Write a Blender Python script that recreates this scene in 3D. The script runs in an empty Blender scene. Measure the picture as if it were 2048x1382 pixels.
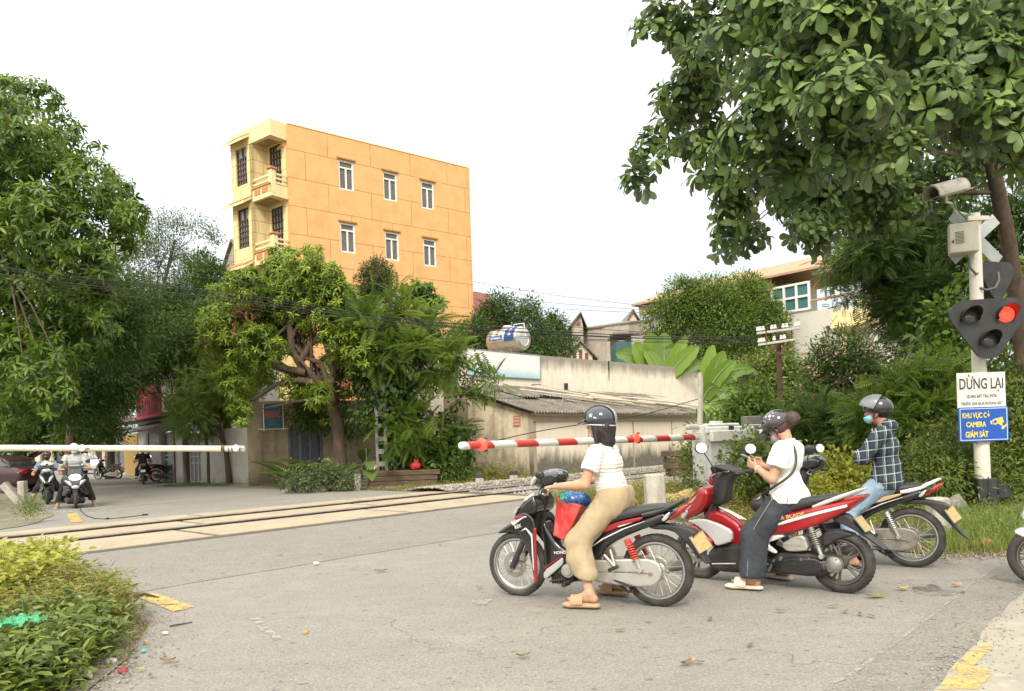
import bpy,math,random
import numpy as np
from mathutils import Vector,Matrix,noise as mnoise
SC=bpy.context.scene
COL=SC.collection
rng=np.random.default_rng(7)
random.seed(7)
FPX,TH,CAMH,HOR=1500.0,0.033,1.36,881.0
ct,st=math.cos(TH),math.sin(TH)
cd=bpy.data.cameras.new('camera')
cam=bpy.data.objects.new('camera',cd);COL.objects.link(cam)
cd.sensor_width=36.0;cd.lens=FPX/2048*36.0
cd.shift_y=(HOR-691.0)/2048.0
cd.clip_end=2000.0;cd.clip_start=0.05
cam.matrix_world=Matrix(((ct,st,0,0),(0,0,-1,0),(-st,ct,0,CAMH),(0,0,0,1)))
SC.camera=cam
w=bpy.data.worlds.new("World");SC.world=w;w.use_nodes=True
nt=w.node_tree;nt.nodes.clear()
SUN_EL,SUN_AZ=math.radians(42),math.radians(188)
out=nt.nodes.new('ShaderNodeOutputWorld');bg=nt.nodes.new('ShaderNodeBackground')
sky=nt.nodes.new('ShaderNodeTexSky');sky.sky_type='NISHITA';sky.sun_disc=False
sky.sun_elevation=SUN_EL;sky.sun_rotation=SUN_AZ
skm=nt.nodes.new('ShaderNodeVectorMath');skm.operation='SCALE';skm.inputs[3].default_value=0.10
nt.links.new(sky.outputs[0],skm.inputs[0])
tc=nt.nodes.new('ShaderNodeTexCoord');sep=nt.nodes.new('ShaderNodeSeparateXYZ')
nt.links.new(tc.outputs['Generated'],sep.inputs[0])
def wm(op,a,b,c=None):
 x=nt.nodes.new('ShaderNodeMath');x.operation=op
 for i,v in enumerate((a,b,c)):
  if v is None:continue
  if isinstance(v,(int,float)):x.inputs[i].default_value=v
  else:nt.links.new(v,x.inputs[i])
 return x.outputs[0]
nz=nt.nodes.new('ShaderNodeTexNoise');nz.inputs['Scale'].default_value=2.0;nz.inputs['Detail'].default_value=5
nt.links.new(tc.outputs['Generated'],nz.inputs['Vector'])
zc_=wm('MAXIMUM',sep.outputs['Z'],0.0)
lum=wm('MULTIPLY_ADD',zc_,0.92,0.52)
lum=wm('MULTIPLY_ADD',sep.outputs['X'],-0.15,lum);lum=wm('MULTIPLY_ADD',sep.outputs['Y'],-0.15,lum)
lum=wm('MULTIPLY_ADD',nz.outputs[0],0.12,lum)
tn=nt.nodes.new('ShaderNodeMix');tn.data_type='RGBA';tn.inputs['A'].default_value=(0.965,1.0,1.025,1);tn.inputs['B'].default_value=(1.0,0.98,0.905,1)
nt.links.new(wm('MINIMUM',wm('MULTIPLY',wm('ADD',zc_,wm('MULTIPLY',sep.outputs['Y'],-0.3)),2.0),1.0),tn.inputs['Factor']);tn.clamp_factor=True
cl=nt.nodes.new('ShaderNodeVectorMath');cl.operation='SCALE'
nt.links.new(tn.outputs['Result'],cl.inputs[0]);nt.links.new(lum,cl.inputs[3])
mixs=nt.nodes.new('ShaderNodeMix');mixs.data_type='RGBA';mixs.inputs['Factor'].default_value=0.88
nt.links.new(skm.outputs[0],mixs.inputs['A']);nt.links.new(cl.outputs[0],mixs.inputs['B'])
nt.links.new(mixs.outputs['Result'],bg.inputs[0]);bg.inputs[1].default_value=1.0
nt.links.new(bg.outputs[0],out.inputs[0])
sl=bpy.data.lights.new('sun','SUN');sl.energy=1.5;sl.angle=math.radians(14);sl.color=(1.0,0.92,0.78)
so=bpy.data.objects.new('sun',sl);COL.objects.link(so)
sdir=Vector((math.sin(SUN_AZ)*math.cos(SUN_EL),math.cos(SUN_AZ)*math.cos(SUN_EL),math.sin(SUN_EL)))
so.rotation_euler=sdir.to_track_quat('Z','Y').to_euler()
SC.view_settings.view_transform='Standard';SC.view_settings.look='None'
SC.view_settings.exposure=1.0;SC.view_settings.gamma=1.0
SC.render.engine='CYCLES'
SC.cycles.max_bounces=6;SC.cycles.diffuse_bounces=3;SC.cycles.glossy_bounces=3
SC.cycles.transmission_bounces=4;SC.cycles.transparent_max_bounces=6
SC.cycles.use_denoising=True
def W(x,y,Y):
 a,b=x-1024.0,HOR-y
 return np.array(((a*ct+b*st)/FPX*Y,Y,CAMH+(-a*st+b*ct)/FPX*Y))
def G(x,y,z=0.0):
 a,b=x-1024.0,HOR-y
 k=-a*st+b*ct
 Y=(z-CAMH)*FPX/k
 return np.array(((a*ct+b*st)/FPX*Y,Y,z))
TD=np.array((0.672,0.741));TN=np.array((-0.741,0.672))
def T(t,c,z=0.0):
 p=TD*t+TN*c
 return np.array((p[0],p[1],z))
MATS={}
def nodes(name):
 m=bpy.data.materials.new(name);m.use_nodes=True
 n=m.node_tree;n.nodes.clear()
 o=n.nodes.new('ShaderNodeOutputMaterial');b=n.nodes.new('ShaderNodeBsdfPrincipled')
 n.links.new(b.outputs[0],o.inputs[0])
 return m,n,b,o
def N(n,t,**kw):
 x=n.nodes.new(t)
 for k,v in kw.items():
  if k.startswith('i_'):
   x.inputs[k[2:]].default_value=v
  else:
   setattr(x,k,v)
 return x
def L(n,a,b):n.links.new(a,b)
def c4(c):return(c[0],c[1],c[2],1.0)
def math_(n,op,a,b=None,c=None,clamp=False):
 x=n.nodes.new('ShaderNodeMath');x.operation=op;x.use_clamp=clamp
 for i,v in enumerate((a,b,c)):
  if v is None:continue
  if isinstance(v,(int,float)):x.inputs[i].default_value=v
  else:n.links.new(v,x.inputs[i])
 return x.outputs[0]
def mixc(n,f,a,b):
 x=n.nodes.new('ShaderNodeMix');x.data_type='RGBA'
 for k,v in(('Factor',f),('A',a),('B',b)):
  if isinstance(v,(int,float)):x.inputs[k].default_value=v
  elif isinstance(v,tuple):x.inputs[k].default_value=c4(v)
  else:n.links.new(v,x.inputs[k])
 return x.outputs['Result']
def ramp(n,f,lo,hi):
 x=n.nodes.new('ShaderNodeMapRange');x.clamp=True
 x.inputs[1].default_value=lo;x.inputs[2].default_value=hi
 n.links.new(f,x.inputs[0])
 return x.outputs[0]
def noise(n,scale,detail=5,rough=0.6,stretch=None,vec=None):
 if vec is None:
  t=n.nodes.new('ShaderNodeTexCoord');vec=t.outputs['Object']
 if stretch:
  mp=n.nodes.new('ShaderNodeMapping');mp.inputs['Scale'].default_value=stretch
  n.links.new(vec,mp.inputs[0]);vec=mp.outputs[0]
 x=n.nodes.new('ShaderNodeTexNoise');x.inputs['Scale'].default_value=scale
 x.inputs['Detail'].default_value=detail;x.inputs['Roughness'].default_value=rough
 n.links.new(vec,x.inputs['Vector'])
 return x.outputs[0]
def bump(n,b,h,strength,dist=0.01):
 x=n.nodes.new('ShaderNodeBump');x.inputs['Strength'].default_value=strength;x.inputs['Distance'].default_value=dist
 n.links.new(h,x.inputs['Height']);n.links.new(x.outputs[0],b.inputs['Normal'])
def mat(name,col,rough=0.55,metal=0.0,c2=None,scale=7.0,bmp=0.0,bscale=60.0,coat=0.0,stretch=None,lo=0.4,hi=0.66,emit=0.0,spec=0.5,alpha=None):
 if name in MATS:return MATS[name]
 m,n,b,o=nodes(name)
 if c2 is None:c2=tuple(v*0.8 for v in col)
 f=ramp(n,noise(n,scale,6,0.62,stretch),lo,hi)
 cc=mixc(n,f,tuple(col),tuple(c2))
 L(n,cc,b.inputs['Base Color'])
 b.inputs['Roughness'].default_value=rough;b.inputs['Metallic'].default_value=metal
 b.inputs['Specular IOR Level'].default_value=spec
 if rough<0.5:
  L(n,math_(n,'MULTIPLY_ADD',f,0.18,rough),b.inputs['Roughness'])
 b.inputs['Coat Weight'].default_value=coat;b.inputs['Coat Roughness'].default_value=0.08
 if bmp:bump(n,b,noise(n,bscale,4),bmp)
 if emit:
  b.inputs['Emission Color'].default_value=c4(col);b.inputs['Emission Strength'].default_value=emit
 if alpha is not None:
  b.inputs['Alpha'].default_value=alpha
 MATS[name]=m
 return m
def leafmat(name,cols,trans=0.3,rough=0.5,spec=0.4,back=None):
 if name in MATS:return MATS[name]
 m,n,b,o=nodes(name)
 at=N(n,'ShaderNodeAttribute',attribute_name='rnd')
 r=N(n,'ShaderNodeValToRGB')
 el=r.color_ramp.elements
 while len(el)<len(cols):el.new(0.5)
 for i,c in enumerate(cols):
  if c[1]>c[0]*1.1:c=(c[0]*1.42,c[1]*1.2,c[2]*0.95)
  el[i].position=i/(len(cols)-1);el[i].color=c4(c)
 L(n,at.outputs['Fac'],r.inputs[0])
 colr=r.outputs[0]
 if back:
  g=N(n,'ShaderNodeNewGeometry')
  colr=mixc(n,math_(n,'MULTIPLY',g.outputs['Backfacing'],0.6),colr,tuple(back))
 L(n,colr,b.inputs['Base Color']);b.inputs['Roughness'].default_value=rough;b.inputs['Specular IOR Level'].default_value=spec
 t=N(n,'ShaderNodeBsdfTranslucent');hs=N(n,'ShaderNodeHueSaturation');hs.inputs['Value'].default_value=1.5;hs.inputs['Hue'].default_value=0.485
 L(n,colr,hs.inputs['Color']);L(n,hs.outputs[0],t.inputs[0])
 mxs=N(n,'ShaderNodeMixShader');mxs.inputs[0].default_value=trans
 L(n,b.outputs[0],mxs.inputs[1]);L(n,t.outputs[0],mxs.inputs[2]);L(n,mxs.outputs[0],o.inputs[0])
 MATS[name]=m
 return m
def tag(o,label=None,cat=None,group=None,kind=None):
 if label:o['label']=label
 if cat:o['category']=cat
 if group:o['group']=group
 if kind:o['kind']=kind
 return o
def thing(name,label,cat,loc=(0,0,0),rz=0.0,group=None,rx=0.0):
 o=bpy.data.objects.new(name,None);COL.objects.link(o)
 o.location=tuple(float(v) for v in loc);o.rotation_euler=(rx,0,rz)
 o.empty_display_size=0.2
 return tag(o,label,cat,group)
def root_matrix(o):
 while o.parent is not None:o=o.parent
 return Matrix.LocRotScale(o.location,o.rotation_euler,None)
def mesh_obj(name,V,F,mats,parent=None,world=False,smooth=None,mi=None,attrs=None):
 V=np.asarray(V,dtype=np.float64).reshape(-1,3)
 if parent is not None and world:
  Mi=np.array(root_matrix(parent).inverted())
  V=V@Mi[:3,:3].T+Mi[:3,3]
 me=bpy.data.meshes.new(name)
 if isinstance(F,np.ndarray):
  k=F.shape[1];nf=len(F)
  me.vertices.add(len(V));me.vertices.foreach_set('co',V.astype(np.float32).ravel())
  me.loops.add(nf*k);me.loops.foreach_set('vertex_index',F.astype(np.int32).ravel())
  me.polygons.add(nf);me.polygons.foreach_set('loop_start',np.arange(0,nf*k,k,dtype=np.int32))
  me.update(calc_edges=True)
 else:
  me.from_pydata(V.tolist(),[],F)
 if not isinstance(mats,(list,tuple)):mats=[mats]
 for m in mats:me.materials.append(m)
 if mi is not None:me.polygons.foreach_set('material_index',np.asarray(mi,dtype=np.int32))
 if smooth is not None:
  me.polygons.foreach_set('use_smooth',np.ones(len(me.polygons),dtype=bool))
  if smooth<179:me.set_sharp_from_angle(angle=math.radians(smooth))
 if attrs:
  for k,v in attrs.items():
   a=me.attributes.new(k,'FLOAT','POINT');a.data.foreach_set('value',np.asarray(v,dtype=np.float32))
 me.validate()
 o=bpy.data.objects.new(name,me);COL.objects.link(o)
 if parent is not None:o.parent=parent
 return o
def kids(o):return[c for c in bpy.data.objects if c.parent is o]
def copy_tree(o,parent=None,cmap=None):
 if cmap is None:
  cmap={}
  for x in bpy.data.objects:
   if x.parent is not None:cmap.setdefault(x.parent.name,[]).append(x)
 c=o.copy();COL.objects.link(c)
 if parent is not None:c.parent=parent
 for ch in cmap.get(o.name,[]):copy_tree(ch,c,cmap)
 return c
def frame_from(d,up=(0,0,1)):
 d=np.asarray(d,float);d=d/(np.linalg.norm(d)+1e-12)
 up=np.asarray(up,float)
 if abs(np.dot(d,up))>0.98:up=np.array((1.0,0,0))
 s=np.cross(d,up);s/=np.linalg.norm(s)
 u=np.cross(s,d)
 return d,s,u
class MB:
 """collects shapes and links them as one mesh object"""
 def __init__(self):self.V=[];self.F=[];self.MI=[];self.n=0;self.cur=0
 def add(self,V,F):
  V=np.asarray(V,float).reshape(-1,3)
  self.V.append(V);self.F+=[tuple(i+self.n for i in f) for f in F];self.MI+=[self.cur]*len(F);self.n+=len(V)
  return self
 def m(self,i):self.cur=i;return self
 def box(self,c,s,b=0.0,R=None):
  h=np.asarray(s,float)/2;c=np.asarray(c,float)
  if b<=0:
   V=np.array([(sx*h[0],sy*h[1],sz*h[2]) for sx in(-1,1) for sy in(-1,1) for sz in(-1,1)])
   F=[(0,1,3,2),(4,6,7,5),(0,4,5,1),(2,3,7,6),(0,2,6,4),(1,5,7,3)]
  else:
   b=min(b,h.min()*0.9);V=[];ix={}
   for sx in(-1,1):
    for sy in(-1,1):
     for sz in(-1,1):
      sg=(sx,sy,sz)
      for a in range(3):
       p=[sg[k]*(h[k]-(0 if k==a else b)) for k in range(3)]
       ix[sg+(a,)]=len(V);V.append(p)
   F=[]
   for a in range(3):
    o1,o2=[k for k in range(3) if k!=a]
    for s_ in(-1,1):
     q=[]
     for(u,v) in((-1,-1),(1,-1),(1,1),(-1,1)):
      sg=[0,0,0];sg[a]=s_;sg[o1]=u;sg[o2]=v;q.append(ix[tuple(sg)+(a,)])
     F.append(q if(s_>0)==(a!=1) else q[::-1])
    for u in(-1,1):
     for v in(-1,1):
      s0=[0,0,0];s0[o1]=u;s0[o2]=v
      sa=list(s0);sb=list(s0);sa[a]=-1;sb[a]=1
      q=[ix[tuple(sa)+(o1,)],ix[tuple(sb)+(o1,)],ix[tuple(sb)+(o2,)],ix[tuple(sa)+(o2,)]]
      F.append(q if(u*v>0)==(a!=1) else q[::-1])
   for sx in(-1,1):
    for sy in(-1,1):
     for sz in(-1,1):
      q=[ix[(sx,sy,sz,k)] for k in range(3)]
      F.append(q if sx*sy*sz>0 else q[::-1])
   V=np.array(V)
  if R is not None:V=V@np.asarray(R,float).T
  return self.add(V+c,F)
 def wall(self,p0,p1,z0,z1,t,b=0.0,side=1):
  """upright slab from p0 to p1 (plan), thickness t to the left of the direction"""
  p0=np.asarray(p0[:2],float);p1=np.asarray(p1[:2],float)
  d=p1-p0;l=np.linalg.norm(d);d=d/l;nn=np.array((-d[1],d[0]))*side
  c=(p0+p1)/2+nn*t/2
  R=np.array(((d[0],-d[1],0),(d[1],d[0],0),(0,0,1)))
  return self.box((c[0],c[1],(z0+z1)/2),(l,t,z1-z0),b,R)
 def cyl(self,p0,p1,r0,r1=None,n=12,caps=True):
  return self.tube([p0,p1],[r0,r0 if r1 is None else r1],n,caps)
 def tube(self,P,R,n=8,caps=True,flat=1.0,up=(0,0,1)):
  P=np.asarray(P,float);k=len(P)
  if np.isscalar(R):R=[R]*k
  V=[]
  prev=None
  for i in range(k):
   d=P[min(i+1,k-1)]-P[max(i-1,0)]
   d,s,u=frame_from(d,up if prev is None else prev)
   prev=u
   for j in range(n):
    a=2*math.pi*j/n
    V.append(P[i]+R[i]*(math.cos(a)*s*flat+math.sin(a)*u))
  F=[]
  for i in range(k-1):
   for j in range(n):
    j2=(j+1)%n
    F.append((i*n+j,i*n+j2,(i+1)*n+j2,(i+1)*n+j))
  if caps:
   F.append(tuple(range(n))[::-1]);F.append(tuple((k-1)*n+j for j in range(n)))
  return self.add(V,F)
 def lathe(self,prof,o=(0,0,0),axis=(0,0,1),n=24,closed=False,arc=None):
  """profile of (radius, height along the axis)"""
  d,s,u=frame_from(axis,(0,0,1) if abs(axis[2])<0.9 else(1,0,0))
  o=np.asarray(o,float);V=[];k=len(prof)
  full=arc is None
  a0,a1=(0,2*math.pi) if full else arc
  m=n if full else n+1
  for j in range(m):
   a=a0+(a1-a0)*j/n
   e=math.cos(a)*s+math.sin(a)*u
   for(r,h) in prof:V.append(o+e*r+d*h)
  F=[]
  for j in range(n):
   j2=(j+1)%m
   for i in range(k if closed else k-1):
    i2=(i+1)%k
    F.append((j*k+i,j2*k+i,j2*k+i2,j*k+i2))
  return self.add(V,F)
 def prism(self,poly,o,ex,ey,t,both=False):
  """flat polygon (2d) with thickness t along ex x ey; t grows from the plane"""
  o=np.asarray(o,float);ex=np.asarray(ex,float);ey=np.asarray(ey,float)
  nn=np.cross(ex,ey);nn/=np.linalg.norm(nn);k=len(poly)
  a=[o+ex*p[0]+ey*p[1] for p in poly]
  z0=-t/2 if both else 0
  V=[p+nn*z0 for p in a]+[p+nn*(z0+t) for p in a]
  ar=sum(poly[i][0]*poly[(i+1)%k][1]-poly[(i+1)%k][0]*poly[i][1] for i in range(k))
  F=[tuple(range(k))[::-1],tuple(range(k,2*k))]+[(i,(i+1)%k,k+(i+1)%k,k+i) for i in range(k)]
  if ar<0:F=[f[::-1] for f in F]
  return self.add(V,F)
 def ball(self,c,r,n=12,m=8,R=None):
  r=np.broadcast_to(np.asarray(r,float),(3,));V=[]
  for i in range(m+1):
   a=math.pi*i/m
   for j in range(n):
    b=2*math.pi*j/n
    V.append((math.sin(a)*math.cos(b)*r[0],math.sin(a)*math.sin(b)*r[1],math.cos(a)*r[2]))
  F=[]
  for i in range(m):
   for j in range(n):
    j2=(j+1)%n
    F.append((i*n+j,(i+1)*n+j,(i+1)*n+j2,i*n+j2))
  V=np.array(V)
  if R is not None:V=V@np.asarray(R).T
  return self.add(V+np.asarray(c,float),F)
 def quad(self,a,b,c,d):return self.add([a,b,c,d],[(0,1,2,3)])
 def build(self,name,mats,parent=None,world=False,smooth=None):
  return mesh_obj(name,np.concatenate(self.V) if self.V else np.zeros((0,3)),self.F,mats,parent,world,smooth,self.MI if isinstance(mats,(list,tuple)) and len(mats)>1 else None)
def text_mesh(s,bold=0.0,spacing=1.0):
 cu=bpy.data.curves.new('lettering','FONT');cu.body=s;cu.align_x='CENTER';cu.align_y='CENTER'
 cu.offset=bold;cu.space_character=spacing;cu.resolution_u=4
 o=bpy.data.objects.new('lettering',cu);COL.objects.link(o)
 dg=bpy.context.evaluated_depsgraph_get();dg.update()
 me=bpy.data.meshes.new_from_object(o.evaluated_get(dg))
 V=np.zeros(len(me.vertices)*3,dtype=np.float32);me.vertices.foreach_get('co',V);V=V.reshape(-1,3).astype(float)
 F=[tuple(p.vertices) for p in me.polygons]
 bpy.data.objects.remove(o);bpy.data.curves.remove(cu);bpy.data.meshes.remove(me)
 return V,F
def lettering(s,o,ex,ey,width,height,m,parent=None,world=True,bold=0.015,lift=0.003,name='lettering',spacing=1.0,wrap=None):
 """writing laid on a surface: centre o, reading direction ex, up ey (unit vectors)"""
 V,F=text_mesh(s,bold,spacing)
 if not len(V):return None
 mn_,mx_=V.min(0),V.max(0);c=(mn_+mx_)/2;d=np.maximum(mx_-mn_,1e-6)
 ex=np.asarray(ex,float);ey=np.asarray(ey,float);ex/=np.linalg.norm(ex);ey/=np.linalg.norm(ey)
 nn=np.cross(ex,ey)
 P=(V-c)/d*np.array((width,height,1.0))
 X=np.asarray(o,float)+P[:,:1]*ex+P[:,1:2]*ey+nn*lift
 if wrap:X=wrap(P[:,0],P[:,1])
 return mesh_obj(name,X,F,m,parent,world)
def surfnets(g,org,res):
 s=g<0
 c=np.zeros(tuple(n-1 for n in g.shape),dtype=np.int8)
 offs=[(i,j,k) for i in(0,1) for j in(0,1) for k in(0,1)]
 sh=c.shape
 for(i,j,k) in offs:c+=s[i:i+sh[0],j:j+sh[1],k:k+sh[2]]
 act=(c>0)&(c<8)
 ijk=np.argwhere(act)
 idx=-np.ones(sh,dtype=np.int64);idx[act]=np.arange(len(ijk))
 vals=np.stack([g[ijk[:,0]+i,ijk[:,1]+j,ijk[:,2]+k] for(i,j,k) in offs],1)
 acc=np.zeros((len(ijk),3));cnt=np.zeros((len(ijk),1))
 for a in range(8):
  for b in range(a+1,8):
   oa,ob=np.array(offs[a],float),np.array(offs[b],float)
   if np.abs(oa-ob).sum()!=1:continue
   va,vb=vals[:,a],vals[:,b]
   m=(va<0)!=(vb<0)
   t=va[m]/(va[m]-vb[m])
   acc[m]+=oa+t[:,None]*(ob-oa);cnt[m]+=1
 V=(ijk+acc/np.maximum(cnt,1))*res+org
 Fs=[]
 for ax in range(3):
  sl0=[slice(1,-1)]*3;sl1=[slice(1,-1)]*3
  sl0[ax]=slice(0,-1);sl1[ax]=slice(1,None)
  a,b=s[tuple(sl0)],s[tuple(sl1)]
  m=a!=b
  p=np.argwhere(m)+np.array([0 if k==ax else 1 for k in range(3)])
  ins=a[m]
  o1,o2=[(1,2),(2,0),(0,1)][ax]
  def cell(d1,d2):
   q=p.copy();q[:,o1]-=d1;q[:,o2]-=d2
   return idx[q[:,0],q[:,1],q[:,2]]
  Q=np.stack([cell(1,1),cell(0,1),cell(0,0),cell(1,0)],1)
  Q[~ins]=Q[~ins][:,::-1]
  Fs.append(Q)
 F=np.concatenate(Fs)
 F=F[(F>=0).all(1)]
 return V,F
class SDF:
 def __init__(self,res=0.006,k=0.02):self.res=res;self.k=k;self.P=[];self.cuts=[]
 def cone(self,a,b,ra,rb,flat=None,k=None,op='u'):
  self.P.append(('c',np.asarray(a,float),np.asarray(b,float),ra,rb,flat,self.k if k is None else k,op));return self
 def chain(self,pts,rad,flat=None,k=None):
  for i in range(len(pts)-1):self.cone(pts[i],pts[i+1],rad[i],rad[i+1],flat,k)
  return self
 def ell(self,c,r,R=None,k=None,op='u'):
  self.P.append(('e',np.asarray(c,float),np.broadcast_to(np.asarray(r,float),(3,)),R,None,None,self.k if k is None else k,op));return self
 def cut(self,p,n):self.cuts.append((np.asarray(p,float),np.asarray(n,float)/np.linalg.norm(n)));return self
 def mesh(self):
  lo=np.full(3,1e9);hi=-lo
  for q in self.P:
   if q[7]=='s':continue
   if q[0]=='c':
    r=max(q[3],q[4])
    if q[5] is not None:r*=max(1.0,q[5][1])
    lo=np.minimum(lo,np.minimum(q[1],q[2])-r);hi=np.maximum(hi,np.maximum(q[1],q[2])+r)
   else:
    r=q[2].max();lo=np.minimum(lo,q[1]-r);hi=np.maximum(hi,q[1]+r)
  lo-=3*self.res;hi+=3*self.res
  n=np.ceil((hi-lo)/self.res).astype(int)+1
  ax=[lo[i]+np.arange(n[i])*self.res for i in range(3)]
  g=np.full(tuple(n),1.0,dtype=np.float32)
  for q in self.P:
   k=q[6];pad=2*k+3*self.res
   if q[0]=='c':
    r=max(q[3],q[4])*(max(1.0,q[5][1]) if q[5] is not None else 1.0)
    l,h=np.minimum(q[1],q[2])-r-pad,np.maximum(q[1],q[2])+r+pad
   else:
    l,h=q[1]-q[2].max()-pad,q[1]+q[2].max()+pad
   i0=np.clip(np.floor((l-lo)/self.res).astype(int),0,n);i1=np.clip(np.ceil((h-lo)/self.res).astype(int)+1,0,n)
   if(i1<=i0).any():continue
   sl=tuple(slice(i0[i],i1[i]) for i in range(3))
   X,Y,Z=np.meshgrid(*[ax[i][sl[i]].astype(np.float32) for i in range(3)],indexing='ij',sparse=True)
   if q[0]=='c':
    a,b=q[1],q[2];px,py,pz=X-a[0],Y-a[1],Z-a[2];d=b-a
    if q[5] is not None:
     nv=np.asarray(q[5][0],float);nv=nv/np.linalg.norm(nv);fs=1.0/q[5][1]-1.0
     dt=(px*nv[0]+py*nv[1]+pz*nv[2])*fs
     px,py,pz=px+nv[0]*dt,py+nv[1]*dt,pz+nv[2]*dt
     d=d+nv*np.dot(d,nv)*fs
    dd=max(float(d@d),1e-9)
    t=np.clip((px*d[0]+py*d[1]+pz*d[2])/dd,0,1)
    dist=np.sqrt((px-t*d[0])**2+(py-t*d[1])**2+(pz-t*d[2])**2)-(q[3]+(q[4]-q[3])*t)
   else:
    px,py,pz=X-q[1][0],Y-q[1][1],Z-q[1][2]
    if q[3] is not None:
     R=np.asarray(q[3],float)
     px,py,pz=(px*R[0,0]+py*R[1,0]+pz*R[2,0],px*R[0,1]+py*R[1,1]+pz*R[2,1],px*R[0,2]+py*R[1,2]+pz*R[2,2])
    r=q[2]
    k0=np.sqrt((px/r[0])**2+(py/r[1])**2+(pz/r[2])**2)
    k1=np.sqrt((px/r[0]**2)**2+(py/r[1]**2)**2+(pz/r[2]**2)**2)+1e-9
    dist=k0*(k0-1)/k1
   s=g[sl]
   if q[7]=='s':
    hh=np.clip(0.5-0.5*(s+dist)/k,0,1)
    g[sl]=s*(1-hh)+(-dist)*hh+k*hh*(1-hh)
   else:
    hh=np.clip(0.5+0.5*(s-dist)/k,0,1)
    g[sl]=dist*hh+s*(1-hh)-k*hh*(1-hh)
  for(p,nv) in self.cuts:
   X,Y,Z=np.meshgrid(*[a.astype(np.float32) for a in ax],indexing='ij',sparse=True)
   g=np.maximum(g,(X-p[0])*nv[0]+(Y-p[1])*nv[1]+(Z-p[2])*nv[2])
  return surfnets(g,lo,self.res)
 def build(self,name,m,parent,fold=0.0,fscale=14.0,stretch=(1,1,1),smooth=180,disp=None):
  V,F=self.mesh()
  if fold or disp:
   tri=V[F];nf=np.cross(tri[:,2]-tri[:,0],tri[:,3]-tri[:,1])
   nv=np.zeros_like(V)
   for i in range(4):np.add.at(nv,F[:,i],nf)
   nv/=np.linalg.norm(nv,axis=1)[:,None]+1e-9
   if fold:
    q=V*np.array(stretch)*fscale
    h=np.array([mnoise.noise(Vector(p))+0.5*(1-2*abs(mnoise.noise(Vector(p*1.7))))+0.12*(0.5-abs(mnoise.noise(Vector(p*3.9+3)))) for p in q])
    V=V+nv*(h*fold)[:,None]
   if disp:V=V+nv*disp(V)[:,None]
  return mesh_obj(name,V,F,m,parent,False,smooth)
def poly_sdf(X,Z,poly):
 P=np.asarray(poly,float);d=np.full(np.broadcast(X,Z).shape,1e9);sg=np.ones_like(d)
 k=len(P)
 for i in range(k):
  a,b=P[i],P[i-1]
  ex,ez=b-a;wx,wz=X-a[0],Z-a[1]
  t=np.clip((wx*ex+wz*ez)/max(ex*ex+ez*ez,1e-12),0,1)
  d=np.minimum(d,(wx-ex*t)**2+(wz-ez*t)**2)
  c1=Z>=a[1];c2=Z<b[1];c3=ex*wz>ez*wx
  fl=(c1&c2&c3)|(~c1&~c2&~c3)
  sg=np.where(fl,-sg,sg)
 return sg*np.sqrt(d)
def smooth_poly(poly,it=2):
 P=np.asarray(poly,float)
 for _ in range(it):
  Q=np.roll(P,-1,0)
  P=np.stack([0.78*P+0.22*Q,0.22*P+0.78*Q],1).reshape(-1,2)
 return P
def puff(name,poly,hw,m,parent,r=0.02,yc=0.0,res=0.006,it=1,sides=None,lens=0.0):
 """a panel from its side outline (x, z): hw half width (number or function of x, z), edges rounded by r; yc puts it at +-yc"""
 if sides is None and(callable(yc) or yc):
  puff(name,poly,hw,m,parent,r,yc,res,it,1,lens);return puff(name,poly,hw,m,parent,r,yc,res,it,-1,lens)
 P=smooth_poly(poly,it) if it else np.asarray(poly,float)
 lo=P.min(0)-3*res;hi=P.max(0)+3*res
 xs=np.arange(lo[0],hi[0]+res,res);zs=np.arange(lo[1],hi[1]+res,res)
 X,Z=np.meshgrid(xs,zs,indexing='ij')
 d2=poly_sdf(X,Z,P)
 hwv=hw(X,Z) if callable(hw) else np.full_like(X,hw)
 ycv=yc(X,Z) if callable(yc) else np.full_like(X,yc)
 if lens:hwv=hwv*np.sqrt(np.clip(np.minimum(-d2/lens,1.0),0.0,1))*0.75+hwv*0.25
 ym=float((hwv+np.abs(ycv)).max())+3*res
 y0=-ym if sides is None else(0.0-2*res if sides>0 else-ym)
 y1=ym if sides is None else(ym if sides>0 else 2*res)
 ys=np.arange(y0,y1+res,res)
 Yg=ys[None,:,None]
 dy=np.abs(np.abs(Yg)-ycv[:,None,:])-hwv[:,None,:] if np.any(ycv) else np.abs(Yg)-hwv[:,None,:]
 if sides is not None:dy=np.maximum(dy,-Yg*sides)
 rr=np.minimum(r,hwv*0.95)[:,None,:]
 qx=d2[:,None,:]+rr;qy=dy+rr
 g=np.sqrt(np.maximum(qx,0)**2+np.maximum(qy,0)**2)+np.minimum(np.maximum(qx,qy),0)-rr
 V,F=surfnets(g.astype(np.float32),np.array((lo[0],ys[0],lo[1])),res)
 return mesh_obj(name,V,F,m,parent,False,180)
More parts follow.
